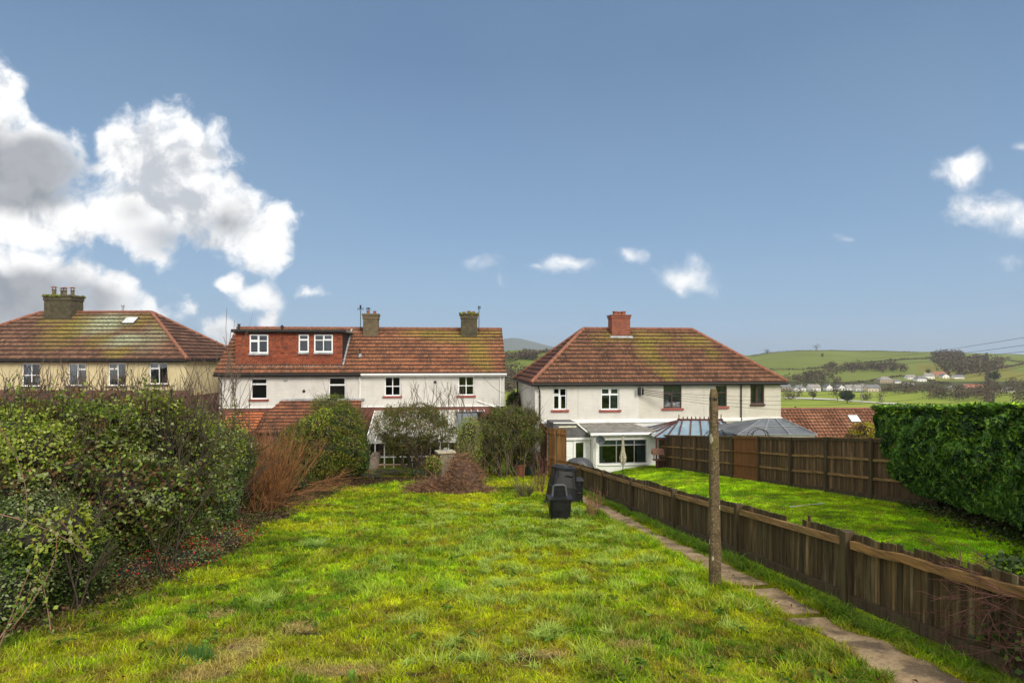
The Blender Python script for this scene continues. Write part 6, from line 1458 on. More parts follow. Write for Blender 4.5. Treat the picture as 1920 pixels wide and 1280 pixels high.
whips('bare_shrub', 'sparse twigs on the crest of the hedge before the last cream window', (230, 400), (695, 745), 12.5, 60, .008, .5, 3)
whips('tall_whips', 'tall thin bare whips rising between the cream house and the terrace', (365, 440), (575, 690), 15.5, 12, .011, .25, 1, base=110)
whips('bare_shrub', 'arching bare stems in front of the left end of the terrace', (370, 455), (650, 730), 17, 26, .010, .9, 2, base=80)
whips('bare_plum', 'fan of thin upright twigs in front of the terrace wall above the gnarled tree', (760, 868), (712, 752), 35.5, 60, .016, .35, 2, base=30)
whips('bare_shrub', 'spray of small-leaved twigs beside the corner of the white house', (975, 1008), (755, 790), 34, 26, .014, .5, 2, base=24)
# leafy shoots standing out of the hedge top
br = []; lp_ = []; c_ = P(250, 760, 11.3); r = thing('leafy_shoots', 'loose leafy shoots poking up along the crest of the left hedge', 'shrub', (c_.x, c_.y, g(c_.x, c_.y)))
for i in range(95):
    px_ = rng.uniform(0, 455); d = 10.0 + 5.5 * max(0, (px_ - 250) / 200); ytop = np.interp(px_, [0, 120, 200, 280, 340, 400, 455], [735, 748, 742, 718, 748, 762, 785]) + rng.normal(0, 12); p0 = np.array(P(px_ + rng.normal(0, 14), ytop + 75, d)); p1 = np.array(P(px_, ytop, d)); L_ = np.linalg.norm(p1 - p0)
    cv = curve(p0, p1 - p0 + rng.normal(0, .12, 3) * L_, L_, 8, .10); br.append((cv, .009, .003))
    for q_ in cv[2:]:
        for k in range(5): lp_.append(q_ + rng.normal(0, .045, 3))
tubes('stems', br, M_TWIG, r); lp_ = np.array(lp_); leafmesh('leaves', lp_, .065, palette(len(lp_), lp_, [MG, LG, OL, DG, (.30, .34, .10), BR], seed=5), M_LEAF, r, aspect=.6)
# arching bramble stems at the near left
c_ = P(60, 1150, 7.3); r = thing('bramble', 'long arching bramble stems hanging out at the near left edge', 'plant', (c_.x, c_.y, g(c_.x, c_.y))); br = []; lp_ = []
for (x0_, y0_, cx_, cy_, x1_, y1_, d) in ((20, 1180, 170, 1000, 60, 960, 6.6), (0, 1210, 60, 1050, 110, 950, 6.7), (-20, 960, 90, 980, 175, 1043, 7.0), (0, 1195, 45, 1130, 78, 1075, 6.5), (95, 960, 140, 1000, 170, 1042, 7.2), (-30, 760, 80, 900, 40, 1000, 7.6), (20, 905, 60, 885, 85, 890, 7.8), (95, 1180, 85, 1100, 60, 1010, 7.0)):
    pts = [np.array(P(x0_ * (1-t)**2 + 2*cx_*t*(1-t) + x1_*t*t, y0_ * (1-t)**2 + 2*cy_*t*(1-t) + y1_*t*t, d + .2 * math.sin(3 * t))) for t in np.linspace(0, 1, 14)]
    br.append((np.array(pts), .008, .004)); lp_ += [p_ + rng.normal(0, .03, 3) for p_ in pts for k in range(3)]
tubes('stems', br, plain('bramble_cane', (.20, .10, .07), .6, var=.4), r, n=5)
lp_ = np.array(lp_); leafmesh('leaves', lp_, .055, palette(len(lp_), lp_, [MG, GG, (.32, .33, .16), LG], seed=3), M_LEAF, r, aspect=.8)

# --- gnarled tree in front of the greenhouse, with a thin dull crown
def crown_tree(name, label, px, py, d, hgt, trunk_r, blobs, n, size, pal, nstems=3, mat=None, droop=0, lean=.35, seed=0, aspect=.35, cat='tree', levels=4, bark=None):
    c_ = P(px, py, d); zg = g(c_.x, c_.y); r = thing(name, label, cat, (c_.x, c_.y, zg)); br = []
    for i in range(nstems):
        a = rng.uniform(-1, 1); br += branches((c_.x + .1 * i, c_.y, zg - .1), (lean * (i - (nstems - 1) / 2), rng.normal(0, .15), 1), hgt * .62, trunk_r, levels, 5, .75, ratio=.6, up=.25, m=7)
    tubes('trunk', br, bark or M_BARK, r, n=6)
    blobs = clumpify(blobs, 26); Pp, N = blob_points(blobs, n, 1.0, .5, seed); leafmesh('crown', Pp, size, palette(len(Pp), Pp, pal, .5, seed), mat or M_LEAF, r, N, aspect, .2, droop=droop)
    return r
crown_tree('gnarled_tree', 'gnarled multi-stemmed tree with thin olive crown in front of the greenhouse', 768, 885, 35, 3.7, .12, [pb(775, 800, 35, 68, 34, 1.6), pb(735, 800, 35, 42, 32, 1.2), pb(820, 815, 35, 36, 30, 1.2), pb(770, 780, 35, 50, 22, 1.2), pb(765, 835, 35, 45, 22, 1.0)], 70000, .10, [OL, DG, OL, (.17, .16, .04), MG, (.17, .11, .05)], nstems=4, droop=1, seed=21, levels=3)
twiggy('twig_growth', 'dense brown twigs growing through the gnarled tree crown', 'shrub', 790, 875, 34.6, 12, 3.4, .5, M_TWIG, .02, levels=3)
twiggy('twig_growth', 'reddish-brown twigs growing through the broad olive shrub', 'shrub', 945, 880, 31.5, 12, 3.3, .5, M_TWIG, .02, levels=3)
shrub('low_bed_plants', 'low shaded green plants along the bed before the greenhouse', 'plant', [pb(730, 885, 33.5, 50, 9, .7), pb(790, 886, 33.5, 40, 10, .7), pb(690, 892, 32.0, 40, 8, .6), pb(640, 893, 31, 35, 9, .8)], 9000, .09, [DG, MG, DG, OL, BR], aspect=.3, seed=22, shell=.9, stems=8)
yb_ = shrub('mahonia', 'small yellow-flowering shrub left of the stone-topped stand', 'shrub', [pb(813, 870, 27.6, 16, 15, .4)], 900, .09, [MG, OL, LG], seed=23, shell=.9, stems=6)
Pp, N = blob_points([pb(813, 866, 27.6, 18, 14, .45)], 160, .5, .2, 3); leafmesh('flowers', Pp, .05, np.tile((.72, .52, .03), (len(Pp), 1)) * (.7 + .5 * rng.random(len(Pp)))[:, None], M_LEAF, yb_, N, .8)

# --- heap of cut brush
c_ = P(852, 925, 24.6); zg = g(c_.x, c_.y); bh = thing('brush_heap', 'heap of brown cut stems and dead twigs on the lawn', 'brush heap', (c_.x, c_.y, zg)); br = []; s = 24.6 / F
M_HEAP = plain('rotting_stems', (.095, .052, .03), .95, var=.55, nscale=9, bmp=.8)
vs = []; m_ = 40; b = MB()
hp = lambda x_: 1.15 * math.exp(-((x_ - .45) / .62) ** 4) + .25 * math.exp(-((x_ - .1) / .5) ** 2) + .36 * math.exp(-((x_ + .8) / .9) ** 2)
HX = np.linspace(-2.0, 1.85, 40); HY = np.linspace(-1.2, 1.2, 24); V_ = []
for yy in HY:
    for xx in HX:
        e = max(0, 1 - (yy / 1.2) ** 2) ** .8; hh = hp(xx) * e * (.75 + .5 * float(fbm(np.array([xx + 9]), np.array([yy + 3]), .5, 2, 3)[0])); V_.append((c_.x + xx, c_.y + yy + .3, g(c_.x + xx, c_.y + yy + .3) + hh - .04))
i = (np.arange(39)[None] + (np.arange(23) * 40)[:, None]).ravel(); mk('core', V_, np.stack([i, i + 1, i + 41, i + 40], 1), M_HEAP, bh, world=True)
paths = []; paths2 = []
for i in range(2600):
    xx = rng.normal(.0, .85) if rng.random() < .8 else rng.normal(-1.15, .5); yy = rng.uniform(-1.15, .9); 
    if not -2.0 < xx < 1.8: continue
    e = max(0, 1 - (yy / 1.2) ** 2) ** .8; hh = hp(xx) * e * rng.uniform(.55, 1.12); p0 = np.array([c_.x + xx, c_.y + yy + .3, g(c_.x + xx, c_.y + yy + .3) + hh])
    a = rng.uniform(0, 6.28); dirv = np.array([math.cos(a), math.sin(a) * .7, rng.normal(0, .35) - (.4 if rng.random() < .4 else 0)]); L_ = rng.uniform(.3, 1.3)
    q_ = (curve(p0 - dirv * L_ * .4, dirv, L_, 5, .16, .03), rng.uniform(.004, .013), .003)
    (paths if rng.random() < .55 else paths2).append(q_)
tubes('stems', paths, M_DEAD, bh); tubes('stems', paths2, plain('dark_stems', (.075, .038, .026), .9, var=.5), bh)
pl = [curve((c_.x + rng.normal(.1, .6), c_.y + rng.uniform(-.4, .5), zg + .3), (rng.normal(0, .5), -.1, 1), rng.uniform(1.2, 1.9), 6, .08) for k in range(26)]
tubes('stems', [(p_, .012, .004) for p_ in pl], M_DEAD, bh)
lv = np.array([[c_.x + rng.uniform(-2.1, 1.9), c_.y + rng.uniform(-1.2, .2), 0] for k in range(1400)]); lv[:, 2] = G(lv[:, 0], lv[:, 1]) + .03; leafmesh('dead_leaves', lv, .07, np.tile((.16, .08, .045), (len(lv), 1)) * (.5 + rng.random(len(lv)))[:, None], M_LEAF, bh, np.tile((0, 0, 1.), (len(lv), 1)), .6)
b = MB(); b.tube([P(885, 926, 24.0) + Vector((0, 0, .08)), P(932, 925, 24.2) + Vector((0, 0, .12))], .03, 6); o = b.build('loose_stick', M_DEAD, origin=tuple(P(905, 925, 24.1))); props(o, 'single loose stick lying right of the brush heap', 'stick')

# --- clipped leylandii hedge on the right
M_LEY = leafmat('leylandii_foliage', .2, .55, .25)
def ley():
    A0, A1 = np.array([11.9, 17.6]), np.array([7.9, 5.6]); ax2 = (A1 - A0); Lh = np.linalg.norm(ax2); ax2 = ax2 / Lh; nv = np.array([ax2[1], -ax2[0]]); nv = nv if nv[0] < 0 else -nv
    r = thing('clipped_hedge', 'tall dense clipped conifer hedge along the right side', 'hedge', (11.9, 15, g(11.9, 15)))
    n = 300000; f = rng.random(n); kind = np.where(f < .60, 0, np.where(f < .80, 1, 2)); s_ = Lh * rng.random(n) ** 1.25; t = rng.random(n)
    def prof(s2, h01): # outward bulge of the face; thick at mid height, undercut at the foot
        b_ = (fbm(s2, h01 * 3, .9, 33, 3) - .5) * .28 + (fbm(s2, h01 * 3, .28, 35, 2) - .5) * .18; return -.1 + 1.0 * np.clip(h01 * 1.7, 0, 1) ** .6 + b_ - .18 * sstep(.85, 1.0, h01)
    bx = A0[0] + ax2[0] * s_; by = A0[1] + ax2[1] * s_; zg = G(bx, by); zt = EZ - np.interp(by, [5, 9, 17.3, 18], [.50, .76, 1.48, 1.52]) + (fbm(s_, s_ * 0, .5, 8, 3) - .5) * .09
    jit = np.abs(rng.normal(0, .10, n)); X, Y, Z = np.zeros(n), np.zeros(n), np.zeros(n); N = np.zeros((n, 3))
    m = kind == 0; h01 = .13 + .87 * t; off = prof(s_, h01) - jit
    X[m] = (bx + nv[0] * off)[m]; Y[m] = (by + nv[1] * off)[m]; Z[m] = (zg + (zt - zg) * h01)[m]; N[m] = (nv[0], nv[1], .25)
    m = kind == 1; off2 = .85 - 3.2 * t; X[m] = (bx + nv[0] * off2)[m]; Y[m] = (by + nv[1] * off2)[m]; Z[m] = (zt - jit + .03)[m]; N[m] = (0, 0, 1)
    # rounded far end
    m = kind == 2; a = rng.random(n) * np.pi; h2 = .10 + .9 * rng.random(n); R1 = (.6 + .75 * np.clip(h2 * 1.4, 0, 1) ** .6) + (fbm(a * 1.5, h2 * 3, .5, 12, 3) - .5) * .5 - jit; cx, cy = A0[0] - nv[0] * .9, A0[1] - nv[1] * .9
    ex = nv[0] * np.cos(a) * 1.25 * R1 - ax2[0] * np.sin(a) * R1; ey = nv[1] * np.cos(a) * 1.25 * R1 - ax2[1] * np.sin(a) * R1
    zg2, zt2 = g(cx, cy), EZ - 1.48; X[m] = (cx + ex)[m]; Y[m] = (cy + ey)[m]; Z[m] = (zg2 + (zt2 - zg2) * h2)[m]; N[m] = np.stack([ex, ey, ex * 0 + .3], 1)[m]
    N /= np.linalg.norm(N, axis=1)[:, None]; Pp = np.stack([X, Y, Z], 1)
    tip = fbm(s_ * 1 + Z * 2, Z * 3.1, .22, 5, 3)
    c_ = palette(n, Pp, [(.018, .052, .006), (.036, .10, .010), (.062, .155, .014), (.11, .24, .022)], .30, 7, .5); li = (tip > .60) & (rng.random(n) < .6); c_[li] = np.array((.25, .43, .04)) * (.7 + .6 * rng.random(li.sum()))[:, None]
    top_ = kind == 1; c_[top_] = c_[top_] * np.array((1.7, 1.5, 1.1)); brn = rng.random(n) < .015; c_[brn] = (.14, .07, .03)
    # sprays: stretched sideways like combed scale foliage
    rr = rng.normal(size=(n, 3)) * .5 + N * .9 + np.array([0, 0, .8]); rr /= np.linalg.norm(rr, axis=1)[:, None]; tt = np.stack([ax2[0] + N[:, 0] * .5 + rng.normal(0, .35, n), ax2[1] + N[:, 1] * .5 + rng.normal(0, .35, n), rng.normal(-.02, .28, n)], 1); tt -= rr * np.sum(tt * rr, 1)[:, None]; tt /= np.linalg.norm(tt, axis=1)[:, None]; bb = np.cross(rr, tt)
    L_ = (.045 + .075 * rng.random(n))[:, None]; V = np.zeros((n, 4, 3)); V[:, 0] = Pp - tt * L_; V[:, 1] = Pp + bb * L_ * .22; V[:, 2] = Pp + tt * L_; V[:, 3] = Pp - bb * L_ * .22
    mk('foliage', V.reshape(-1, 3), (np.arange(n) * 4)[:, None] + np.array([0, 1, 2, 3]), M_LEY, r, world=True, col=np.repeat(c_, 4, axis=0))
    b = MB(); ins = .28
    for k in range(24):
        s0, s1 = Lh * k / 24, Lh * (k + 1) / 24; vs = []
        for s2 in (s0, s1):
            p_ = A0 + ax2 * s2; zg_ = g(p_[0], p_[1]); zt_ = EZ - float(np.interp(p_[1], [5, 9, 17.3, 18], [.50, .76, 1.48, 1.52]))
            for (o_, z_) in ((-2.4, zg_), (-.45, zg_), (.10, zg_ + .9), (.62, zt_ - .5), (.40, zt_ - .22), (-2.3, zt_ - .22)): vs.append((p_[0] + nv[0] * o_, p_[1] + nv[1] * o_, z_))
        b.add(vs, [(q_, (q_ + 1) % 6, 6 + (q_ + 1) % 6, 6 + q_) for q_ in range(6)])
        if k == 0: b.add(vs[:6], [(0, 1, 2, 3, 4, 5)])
    b.build('light_blocker', M_CORE, r, world=True)  # added core hidden inside the hedge to block light
    # trunks under the skirt
    tubes('trunk', [(curve((A0[0] + ax2[0] * s2 - nv[0] * .2, A0[1] + ax2[1] * s2 - nv[1] * .2, g(A0[0] + ax2[0] * s2, A0[1] + ax2[1] * s2) - .1), (rng.normal(0, .05), 0, 1), 1.4, 4, .05), .07, .05) for s2 in np.arange(.5, Lh, .7)], M_BARK, r, n=6)
    # ivy and rough growth along its foot
    m2 = 9000; s2 = Lh * rng.random(m2); o2 = -.1 + rng.normal(.1, .28, m2); x2 = A0[0] + ax2[0] * s2 + nv[0] * o2; y2 = A0[1] + ax2[1] * s2 + nv[1] * o2; P2 = np.stack([x2, y2, G(x2, y2) + .02 + np.abs(rng.normal(0, .07, m2))], 1)
    o = leafmesh('ivy', P2, .06, palette(m2, P2, [DG, (.05, .06, .02), MG, (.06, .045, .02)], .3, 3), M_GLOSSY, None, np.tile((0, 0, 1.), (m2, 1)), .8, origin=tuple(P2[0])); props(o, 'dark ground ivy along the foot of the clipped hedge', 'ground cover', kind='stuff')
    return r
ley()
P2 = np.array([P(1857, 905 + 18 * math.sin(k) * 1, 12.6) + Vector((random.uniform(-.04, .04), random.uniform(-.1, .1), random.uniform(-.22, .22))) for k in range(26)]); P2[:, 0] -= .25
o = leafmesh('yellow_shoot', P2, .09, np.tile((.55, .55, .03), (len(P2), 1)), M_LEAF, None, None, .35, origin=tuple(P2[0])); props(o, 'small bright yellow-green shoot poking from the face of the clipped hedge', 'plant')
# --- neighbour's lawn
GN2 = 150000; y = scatter(GN2, 7, 35.5); xl = FENCE(y) + .12; xr = np.minimum(tf(y) - .05, y * .95); xr = np.where(y < 17.6, np.minimum(xr, 11.75 - (17.3 - y) * .333), xr)
ok = xr > xl; y, xl, xr = y[ok], xl[ok], xr[ok]; x = xl + (xr - xl) * rng.random(len(y)); n = len(x); c, s, t, hd = lawn_color(x, y)
a_ = fbm(x, y, 1.1, 88, 3); rough = gauss(x, y, 8.2, 21.5, 2.0, 1.6); c = c * np.array((1.32, 1.42, 1.0)) * (.85 + .35 * a_ + .1 * rng.random(n))[:, None] * (.8 + .4 * rng.random(n))[:, None]
o = blades('neighbour_grass', x, y, (.025 + .035 * rng.random(n)) * (.7 + .8 * a_) + rough * .12 * rng.random(n) + .07 * np.exp(-((x - tf(y)) / .3) ** 2) * rng.random(n), (.005 + .004 * rng.random(n)) * (.45 + y / 9.5), c, bend=.7); props(o, kind='stuff', label='bright short grass of the neighbour\'s lawn beyond the low fence', cat='grass')
b = MB(); p_, q_ = P(1482, 952, 16), P(1545, 944, 16.8); p_.z, q_.z = g(p_.x, p_.y) + .03, g(q_.x, q_.y) + .03; b.bar(p_, q_, .06, .03); o = b.build('stone_edging', plain('pale_edging', (.42, .38, .30), .8), origin=tuple(p_)); props(o, 'short pale edging stone half sunk in the neighbour\'s lawn', 'edging stone')
# broadleaf weeds in the near lawn
for nm, lb, num in (('lawn_weeds', 'scattered dandelion and dock leaves in the near lawn', 150),):
    Pl = []; Nn = []
    for i in range(num):
        d = 5.8 * (20 / 5.8) ** random.random(); xx = random.uniform(-.8 * d, 3.2)
        if xx < hedge_edge(d) + .3 or xx > FENCE(d) - 1.3: continue
        for k in range(random.randint(6, 12)): a = random.random() * 6.28; r_ = random.uniform(.03, .10); Pl.append((xx + r_ * math.cos(a), d + r_ * math.sin(a), g(xx, d) + .035 + random.uniform(0, .04)))
    Pl = np.array(Pl); o = leafmesh(nm, Pl, .085, palette(len(Pl), Pl, [(.06, .15, .015), MG, (.12, .23, .02)], .2, 9), M_LEAF, None, np.tile((0, 0, 1.), (len(Pl), 1)), .4, origin=tuple(Pl[0])); props(o, lb, 'weeds', kind='stuff')
# fallen leaves and twigs
Pl = np.array([[random.uniform(-5.5, 4), 5.6 * (26 / 5.6) ** random.random(), 0] for k in range(420)]); Pl[:, 2] = G(Pl[:, 0], Pl[:, 1]) + .05; o = leafmesh('fallen_leaves', Pl, .05, np.tile((.10, .045, .02), (len(Pl), 1)) * (.5 + rng.random(len(Pl)))[:, None], M_LEAF, None, np.tile((0, 0, 1.), (len(Pl), 1)), .7, origin=tuple(Pl[0])); props(o, 'scattered dead brown leaves on the lawn and path', 'fallen leaves', kind='stuff')
# straw thatch in the bare patches
Pl = []
for (cx, cy, rx, ry) in STRAW:
    for k in range(int(420 * rx * ry / .2)): Pl.append((cx + random.gauss(0, rx * .55), cy + random.gauss(0, ry * .55)))
Pl = np.array(Pl); zz = G(Pl[:, 0], Pl[:, 1]); m = len(Pl); o = leafmesh('dead_straw', np.stack([Pl[:, 0], Pl[:, 1], zz + .01 + .02 * rng.random(m)], 1), .085, np.tile((.50, .38, .16), (m, 1)) * (.5 + .7 * rng.random(m))[:, None], M_LEAF, None, np.tile((0, 0, 1.), (m, 1)), .06, origin=(Pl[0][0], Pl[0][1], zz[0])); props(o, 'patches of dead yellow straw in the near lawn', 'straw', kind='stuff')
# dead bramble and ivy over the near end of the low fence
c_ = P(1880, 1110, 6.2); zg = g(c_.x, c_.y); r = thing('bramble_thicket', 'thicket of bare reddish bramble stems and ivy over the near end of the low fence', 'shrub', (c_.x, c_.y, zg)); br = []
for i in range(230):
    p0 = (c_.x + rng.uniform(-.12, .6), c_.y + rng.uniform(-.9, .6), zg + rng.uniform(.15, .92)); br += branches(p0, (rng.normal(-.55, .5), rng.normal(0, .5), rng.normal(.05, .25)), rng.uniform(.3, .7), .0055, 2, 5, .5, ratio=.5, up=.02, wob=.12, grav=.02)
tubes('stems', br, M_RDTW, r)
Pp, N = blob_points([(c_.x + .15, c_.y - .2, zg + .35, .4, .8, .45), (c_.x + .3, c_.y, zg + .85, .35, .5, .35)], 5200, .8, .4, 5); leafmesh('ivy_leaves', Pp, .06, palette(len(Pp), Pp, [DG, DG, MG, (.03, .06, .03)], .3, 3), M_GLOSSY, r, N, .85)
# ------------------------------------------------------------------ the valley: hedgerows, woods, village, lone trees
M_FAR = leafmat('winter_trees', .1, .9, .05)
WB = [(.095, .072, .052), (.13, .098, .068), (.155, .115, .075), (.085, .085, .045)]
def farclump(name, label, cat, hits, n_per, rad, hgt, size, pal=WB, kind=None, group=None, flat=.8, seed=0):
    """crowns of bare trees massed at ground points"""
    base = hits[0]; Pp = []; N = []
    for hpt in hits:
        s_ = rng.uniform(.7, 1.25); nn = int(n_per * s_); v = rng.normal(size=(nn, 3)); v /= np.linalg.norm(v, axis=1)[:, None]; r_ = rng.random(nn) ** .45
        H_ = hgt * s_; c0 = np.array([hpt.x, hpt.y, hpt.z + H_ * .52]); Pp.append(c0 + v * r_[:, None] * np.array([rad * s_, rad * s_, H_ * .5])); N.append(v)
    Pp = np.concatenate(Pp); N = np.concatenate(N)
    o = leafmesh(name, Pp, size, palette(len(Pp), Pp, pal, 12, seed, .35), M_FAR, None, N, .8, .3, origin=tuple(base))
    return props(o, label, cat, group, kind)
def hedgerow(pts, label, hgt=2.2, wid=1.6, n=8, size=1.5, step=2.2, pal=WB, mode=0):
    hs = [hit(*p_) for p_ in pts]; out = []
    for a_, c_ in zip(hs[:-1], hs[1:]):
        L_ = (c_ - a_).length; m_ = max(2, int(L_ / step))
        for k in range(m_): q_ = a_.lerp(c_, (k + random.random()) / m_); q_.z = g(q_.x, q_.y); out.append(q_)
    o = farclump('hedgerow', label, 'hedgerow', out, n, wid, hgt, size, pal, 'stuff', seed=3); return o
hedgerow([(1408, 668), (1440, 662), (1470, 659.2), (1500, 657.8), (1530, 657.8), (1580, 658.2), (1640, 659), (1720, 661)], 'dark hedgerow along the skyline of the green hill', 2.0, 1.8)
hedgerow([(1440, 694.5), (1500, 694), (1545, 690), (1560, 688)], 'thin hedgerow crossing the middle of the hill field on the left', 2.6, 2)
hedgerow([(1620, 682), (1660, 677), (1700, 674), (1745, 672)], 'hedgerow rising to the hilltop wood', 2.6, 2)
hedgerow([(1745, 672), (1770, 690), (1780, 706)], 'hedgerow running down beside the hilltop wood', 3, 2)
hedgerow([(1570, 722), (1610, 718), (1650, 712), (1690, 706), (1730, 712), (1780, 722)], 'dark hedge line above the village houses', 2.4, 2.5)
hedgerow([(1860, 671), (1890, 676), (1935, 682)], 'upper hedgerow across the fields at the right edge', 3, 2.5)
hedgerow([(1790, 706), (1840, 698), (1880, 690), (1930, 683)], 'lower hedgerow across the fields at the right edge', 3, 2.5)
hedgerow([(1850, 664), (1880, 663), (1930, 665)], 'hedgerow on the skyline at the right edge', 3, 2.5)
hedgerow([(948, 672), (975, 668), (1000, 664), (1040, 660)], 'hedgerow over the field seen between the two white houses', 5, 4, size=2.5)
hedgerow([(945, 684), (960, 679), (985, 669)], 'short slanting hedgerow in the gap between the houses', 3, 2.4)
def wood_hits(poly, n):
    """ground points under a patch of photo given as (px0, px1, py0, py1) boxes"""
    out = []
    for i in range(n):
        b_ = random.choice(poly); out.append(hit(random.uniform(b_[0], b_[1]), random.uniform(b_[2], b_[3])))
    return out
farclump('wood', 'bare brown wood on the hilltop at the right', 'wood', wood_hits([(1750, 1800, 666, 680), (1760, 1850, 672, 700), (1780, 1880, 680, 705)], 130), 60, 7, 13, 2.2, kind='stuff', seed=5)
farclump('wood', 'bare brown copse spreading across the middle of the green hill', 'wood', wood_hits([(1545, 1600, 690, 702), (1590, 1660, 690, 697), (1650, 1700, 688, 700)], 60), 60, 5.5, 10, 1.8, kind='stuff', seed=6)
farclump('wood', 'grey-brown trees behind the village houses on the left', 'wood', wood_hits([(1470, 1580, 715, 723), (1510, 1560, 704, 716)], 46), 55, 5, 10, 1.5, kind='stuff', seed=7)
farclump('wood', 'dense grey-brown trees in the valley above the clipped hedge', 'wood', wood_hits([(1760, 1940, 735, 756), (1740, 1860, 738, 752), (1850, 1930, 722, 740)], 95), 70, 5, 8, 1.1, kind='stuff', seed=8)
farclump('wood', 'dark trees at the right edge of the village', 'wood', wood_hits([(1650, 1720, 731, 740), (1690, 1760, 728, 738)], 40), 55, 5, 6.5, 1.1, kind='stuff', seed=9)
farclump('wood', 'trees on the ridge seen between the two white houses', 'wood', wood_hits([(945, 1010, 672, 676), (975, 1000, 668, 672)], 30), 45, 6, 9, 2.4, kind='stuff', seed=10)
farclump('wood', 'brown trees beyond the field in the gap between the houses', 'wood', wood_hits([(945, 965, 700, 735), (950, 1000, 690, 712)], 40), 45, 5, 8, 2.0, kind='stuff', seed=11)
farclump('wood', 'dark bushes in the dip beyond the bungalow', 'wood', [Vector((x_, y_, g(x_, y_))) for x_, y_ in [(random.uniform(46, 72), random.uniform(95, 120)) for k in range(34)]], 110, 2.6, 5.5, .6, [(.03, .045, .015), (.07, .06, .035), (.09, .08, .04)], kind='stuff', seed=12)
farclump('wood', 'scrubby trees along the white track in the valley', 'wood', wood_hits([(1590, 1660, 748, 756), (1470, 1500, 742, 750)], 16), 70, 3, 5.5, .8, kind='stuff', seed=13)
for i, (px_, py_, H_, rr, lab) in enumerate(((1438, 665.5, 13, 6, 'small bare tree on the skyline left of the hilltop'), (1532, 659.5, 17, 8.0, 'lone bare tree standing on the crest of the hill'), (1542, 671, 9, 2.4, 'small dark tree just below the hill crest'), (1524, 749, 8, 3.2, 'round bare tree by the white track in the valley'), (1570, 752, 10, 6.5, 'wide bare tree in the valley beyond the bungalow'), (1588, 756, 8, 4.5, 'dark bushy tree right of the wide bare tree'), (1865, 717, 12, 5.5, 'dark evergreen tree standing by the field on the right'), (1740, 702, 7, 2.6, 'small dark tree above the village rooftops'), (1890, 675, 7, 5, 'spreading bare tree on the field at the right edge'))):
    hp_ = hit(px_, py_); r = thing('distant_tree', lab, 'tree', hp_); ev = i in (5, 6); br = branches(tuple(hp_), (0, 0, 1), H_ * .6, .32, 4, 5, .6, ratio=.6, up=.25, m=5)
    tubes('trunk', br, M_BARK, r); n_ = 260 if not ev else 900; v = rng.normal(size=(n_, 3)); v /= np.linalg.norm(v, axis=1)[:, None]; Pp = np.array([hp_.x, hp_.y, hp_.z + H_ * .62]) + v * (rng.random(n_) ** .4)[:, None] * np.array([rr, rr, H_ * .38])
    leafmesh('crown', Pp, .9 if ev else .7, palette(n_, Pp, [(.03, .05, .02), (.045, .065, .03)] if ev else WB, 3, i), M_FAR, r, v, .8, .3)
# village houses
M_VW = [plain('village_white', (.80, .78, .72), .8), plain('village_cream', (.72, .62, .42), .8), plain('village_stone', (.38, .30, .21), .9)]
M_VR = [plain('village_slate', (.16, .16, .17), .8, var=.2, nscale=.5), plain('village_grey_tile', (.26, .24, .22), .8, var=.2, nscale=.5), plain('village_red_tile', (.30, .12, .075), .8, var=.2, nscale=.5)]
M_VG = plain('village_window', (.05, .06, .07), .2)
VH = [(1490, 1511, 722, 733, 0, 0, 'hip', 'white house with grey hipped roof, leftmost of the village row'), (1518, 1539, 721, 733, 0, 1, 'gable', 'white house with broad grey roof, second of the village row'), (1550, 1561, 721, 732, 0, 0, 'front', 'narrow white gable-fronted house in the village row'), (1572, 1585, 722, 731, 0, 0, 'front', 'small white gabled house right of the narrow one'), (1588, 1603, 722, 731, 0, 1, 'gable', 'white cottage with brown roof mid-row in the village'), (1605, 1627, 722, 733, 0, 1, 'gable', 'long white terrace with a pole standing before it'), (1627, 1652, 722, 734, 1, 0, 'gable', 'cream terrace at the right end of the village row'), (1650, 1674, 706, 718, 2, 1, 'hip', 'stone house with grey roof above the village row'), (1678, 1690, 712, 718, 0, 0, 'gable', 'small white bungalow beside the stone house'), (1702, 1718, 703, 711, 0, 1, 'gable', 'white bungalow uphill at the middle of the village'), (1720, 1738, 705, 715, 0, 0, 'hip', 'dark-roofed white house in the upper village'), (1736, 1752, 700, 710, 0, 1, 'gable', 'tall white house in the upper village'), (1752, 1774, 697, 706, 2, 2, 'gable', 'long red-roofed barn in the upper village'), (1768, 1780, 701, 709, 0, 0, 'front', 'white gabled house beside the red-roofed barn'), (1790, 1808, 703, 710, 0, 0, 'gable', 'white bungalow at the right end of the upper village'), (1700, 1716, 718, 724, 0, 1, 'gable', 'low pale-roofed building in the lane below the upper village'), (1812, 1845, 721, 732, 2, 2, 'gable', 'brown-roofed building low at the right of the valley'), (1785, 1798, 724, 733, 1, 1, 'front', 'small yellowish gable among the trees on the right'), (1850, 1868, 728, 737, 0, 1, 'gable', 'white house among the trees near the right edge'), (1884, 1906, 726, 735, 0, 0, 'gable', 'row of white houses at the far right of the valley'), (1466, 1484, 721, 731, 2, 0, 'gable', 'dark cottage just right of the white house corner')]
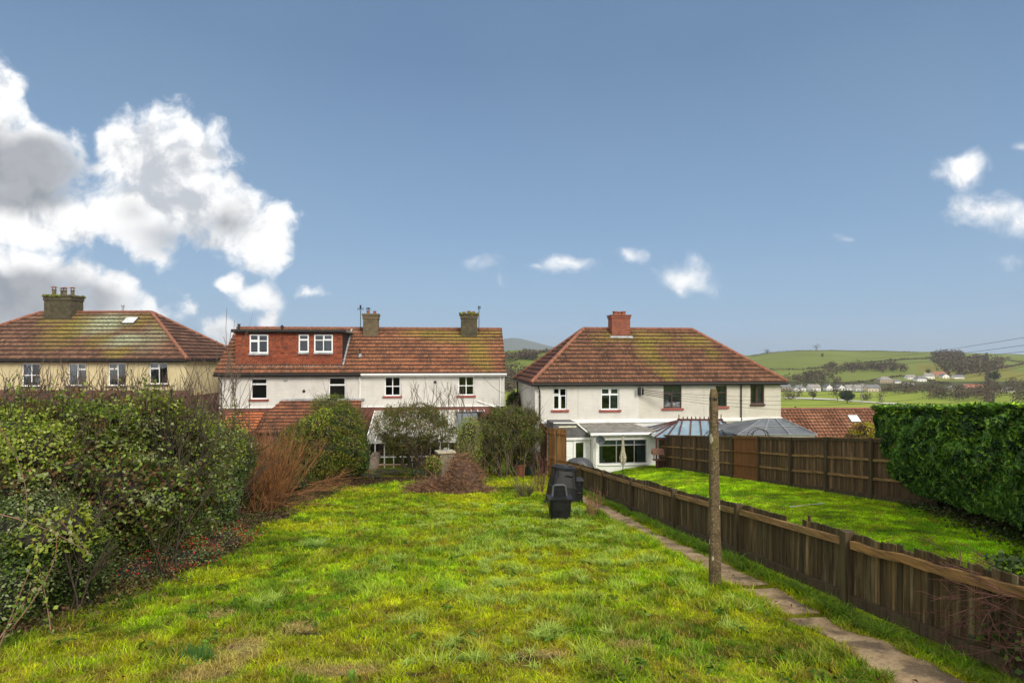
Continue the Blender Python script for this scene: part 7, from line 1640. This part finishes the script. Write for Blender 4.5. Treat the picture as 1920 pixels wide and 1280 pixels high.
for (a_, c_, t_, b_, mw, mr, ty, lab) in VH:
    hp_ = hit((a_ + c_) / 2, b_); s_ = hp_.y / F; w_ = (c_ - a_) * s_; H_ = (b_ - t_) * s_; ew = H_ * (.52 if ty != 'front' else .58); dp = max(6.5, w_ * .5); r = thing('village_house', lab, 'house', hp_, random.uniform(-.1, .1), 'village houses in the valley')
    b = MB(); b.box(-w_/2, w_/2, 0, dp, -2.5, ew)
    if ty == 'front': b.prism([(-w_/2, 0, ew), (w_/2, 0, ew), (0, 0, H_)], (0, dp, 0))
    elif ty == 'gable': b.prism([(-w_/2, 0, ew), (-w_/2, dp, ew), (-w_/2, dp/2, H_)], (w_, 0, 0))
    b.build('wall', M_VW[mw], r); b = MB(); e = .35
    if ty == 'front':
        for sx in (-1, 1): b.prism([(sx * (w_/2 + e), -e, ew - .2), (0, -e, H_ + .1), (0, -e, H_ + .3), (sx * (w_/2 + e), -e, ew)], (0, dp + 2*e, 0))
    elif ty == 'gable':
        b.prism([(-w_/2 - e, -e, ew - .2), (-w_/2 - e, dp/2, H_ + .1), (-w_/2 - e, dp/2, H_ + .3), (-w_/2 - e, -e, ew)], (w_ + 2*e, 0, 0)); b.prism([(-w_/2 - e, dp + e, ew - .2), (-w_/2 - e, dp/2, H_ + .1), (-w_/2 - e, dp/2, H_ + .3), (-w_/2 - e, dp + e, ew)], (w_ + 2*e, 0, 0))
    else: b.add([(-w_/2-e, -e, ew), (w_/2+e, -e, ew), (w_/2+e, dp+e, ew), (-w_/2-e, dp+e, ew), (-w_*.2, dp/2, H_), (w_*.2, dp/2, H_)], [(0,1,5,4), (1,2,5), (2,3,4,5), (3,0,4)])
    b.build('roof', M_VR[mr], r)
    if H_ > 4.2:
        nw = max(2, int(w_ / 2.6))
        for k in range(nw):
            x_ = -w_/2 + w_ * (k + .5) / nw
            for z_ in ((.35, .35) if ew < 3.6 else (1.0, ew - 1.6))[:1 if ew < 3.6 else 2]: b = MB(); b.box(x_ - .45, x_ + .45, -.05, .02, z_, z_ + 1.1); b.build('window', M_VG, r)
        b = MB(); b.box(w_*.25, w_*.25 + .7, dp/2 - .3, dp/2 + .3, H_ - .6, H_ + .9); b.build('chimney', M_VW[2], r)
# white track, light pole, white flag post
tr = []; 
for (px_, py_) in ((1470, 746.5), (1500, 747), (1540, 748), (1580, 750), (1620, 753.5), (1660, 756), (1700, 758)): h_ = hit(px_, py_, 250, 600); tr.append(h_)
b = MB(); vs = []
for h_ in tr: vs += [(h_.x, h_.y - 7, g(h_.x, h_.y - 7) + .25), (h_.x, h_.y + 7, g(h_.x, h_.y + 7) + .35)]
b.add(vs, [(2*i, 2*i+2, 2*i+3, 2*i+1) for i in range(len(tr) - 1)]); o = b.build('track', plain('pale_track', (.60, .57, .52), .9)); props(o, kind='structure')
for px_, pt_, pb_, lab in ((1616, 719, 758, 'tall thin floodlight pole in the valley field'), (1492, 731, 758, 'thin telegraph pole at the left of the valley field')):
    h_ = hit(px_, pb_, 250, 600); b = MB(); b.tube([(0, 0, 0), (0, 0, (pb_ - pt_) * h_.y / F)], .22, 5); b.box(-.8, .8, -.2, .2, (pb_ - pt_) * h_.y / F - .3, (pb_ - pt_) * h_.y / F); o = b.build('light_pole', M_GALV); o.location = h_; props(o, lab, 'pole')

# a little winter haze over the whole valley
hz = MB(); hz.box(-5200, 5200, -40, 7100, EZ - 60, EZ + 190); hz = hz.build('haze', None); m = bpy.data.materials.new('haze'); m.use_nodes = True; t = m.node_tree; t.nodes.clear(); ou = t.nodes.new('ShaderNodeOutputMaterial'); pv = t.nodes.new('ShaderNodeVolumePrincipled'); pv.inputs['Density'].default_value = .00012; pv.inputs['Color'].default_value = (.80, .86, .93, 1); pv.inputs['Anisotropy'].default_value = .2; t.links.new(pv.outputs[0], ou.inputs[1]); hz.data.materials[0] = m; props(hz, kind='stuff')
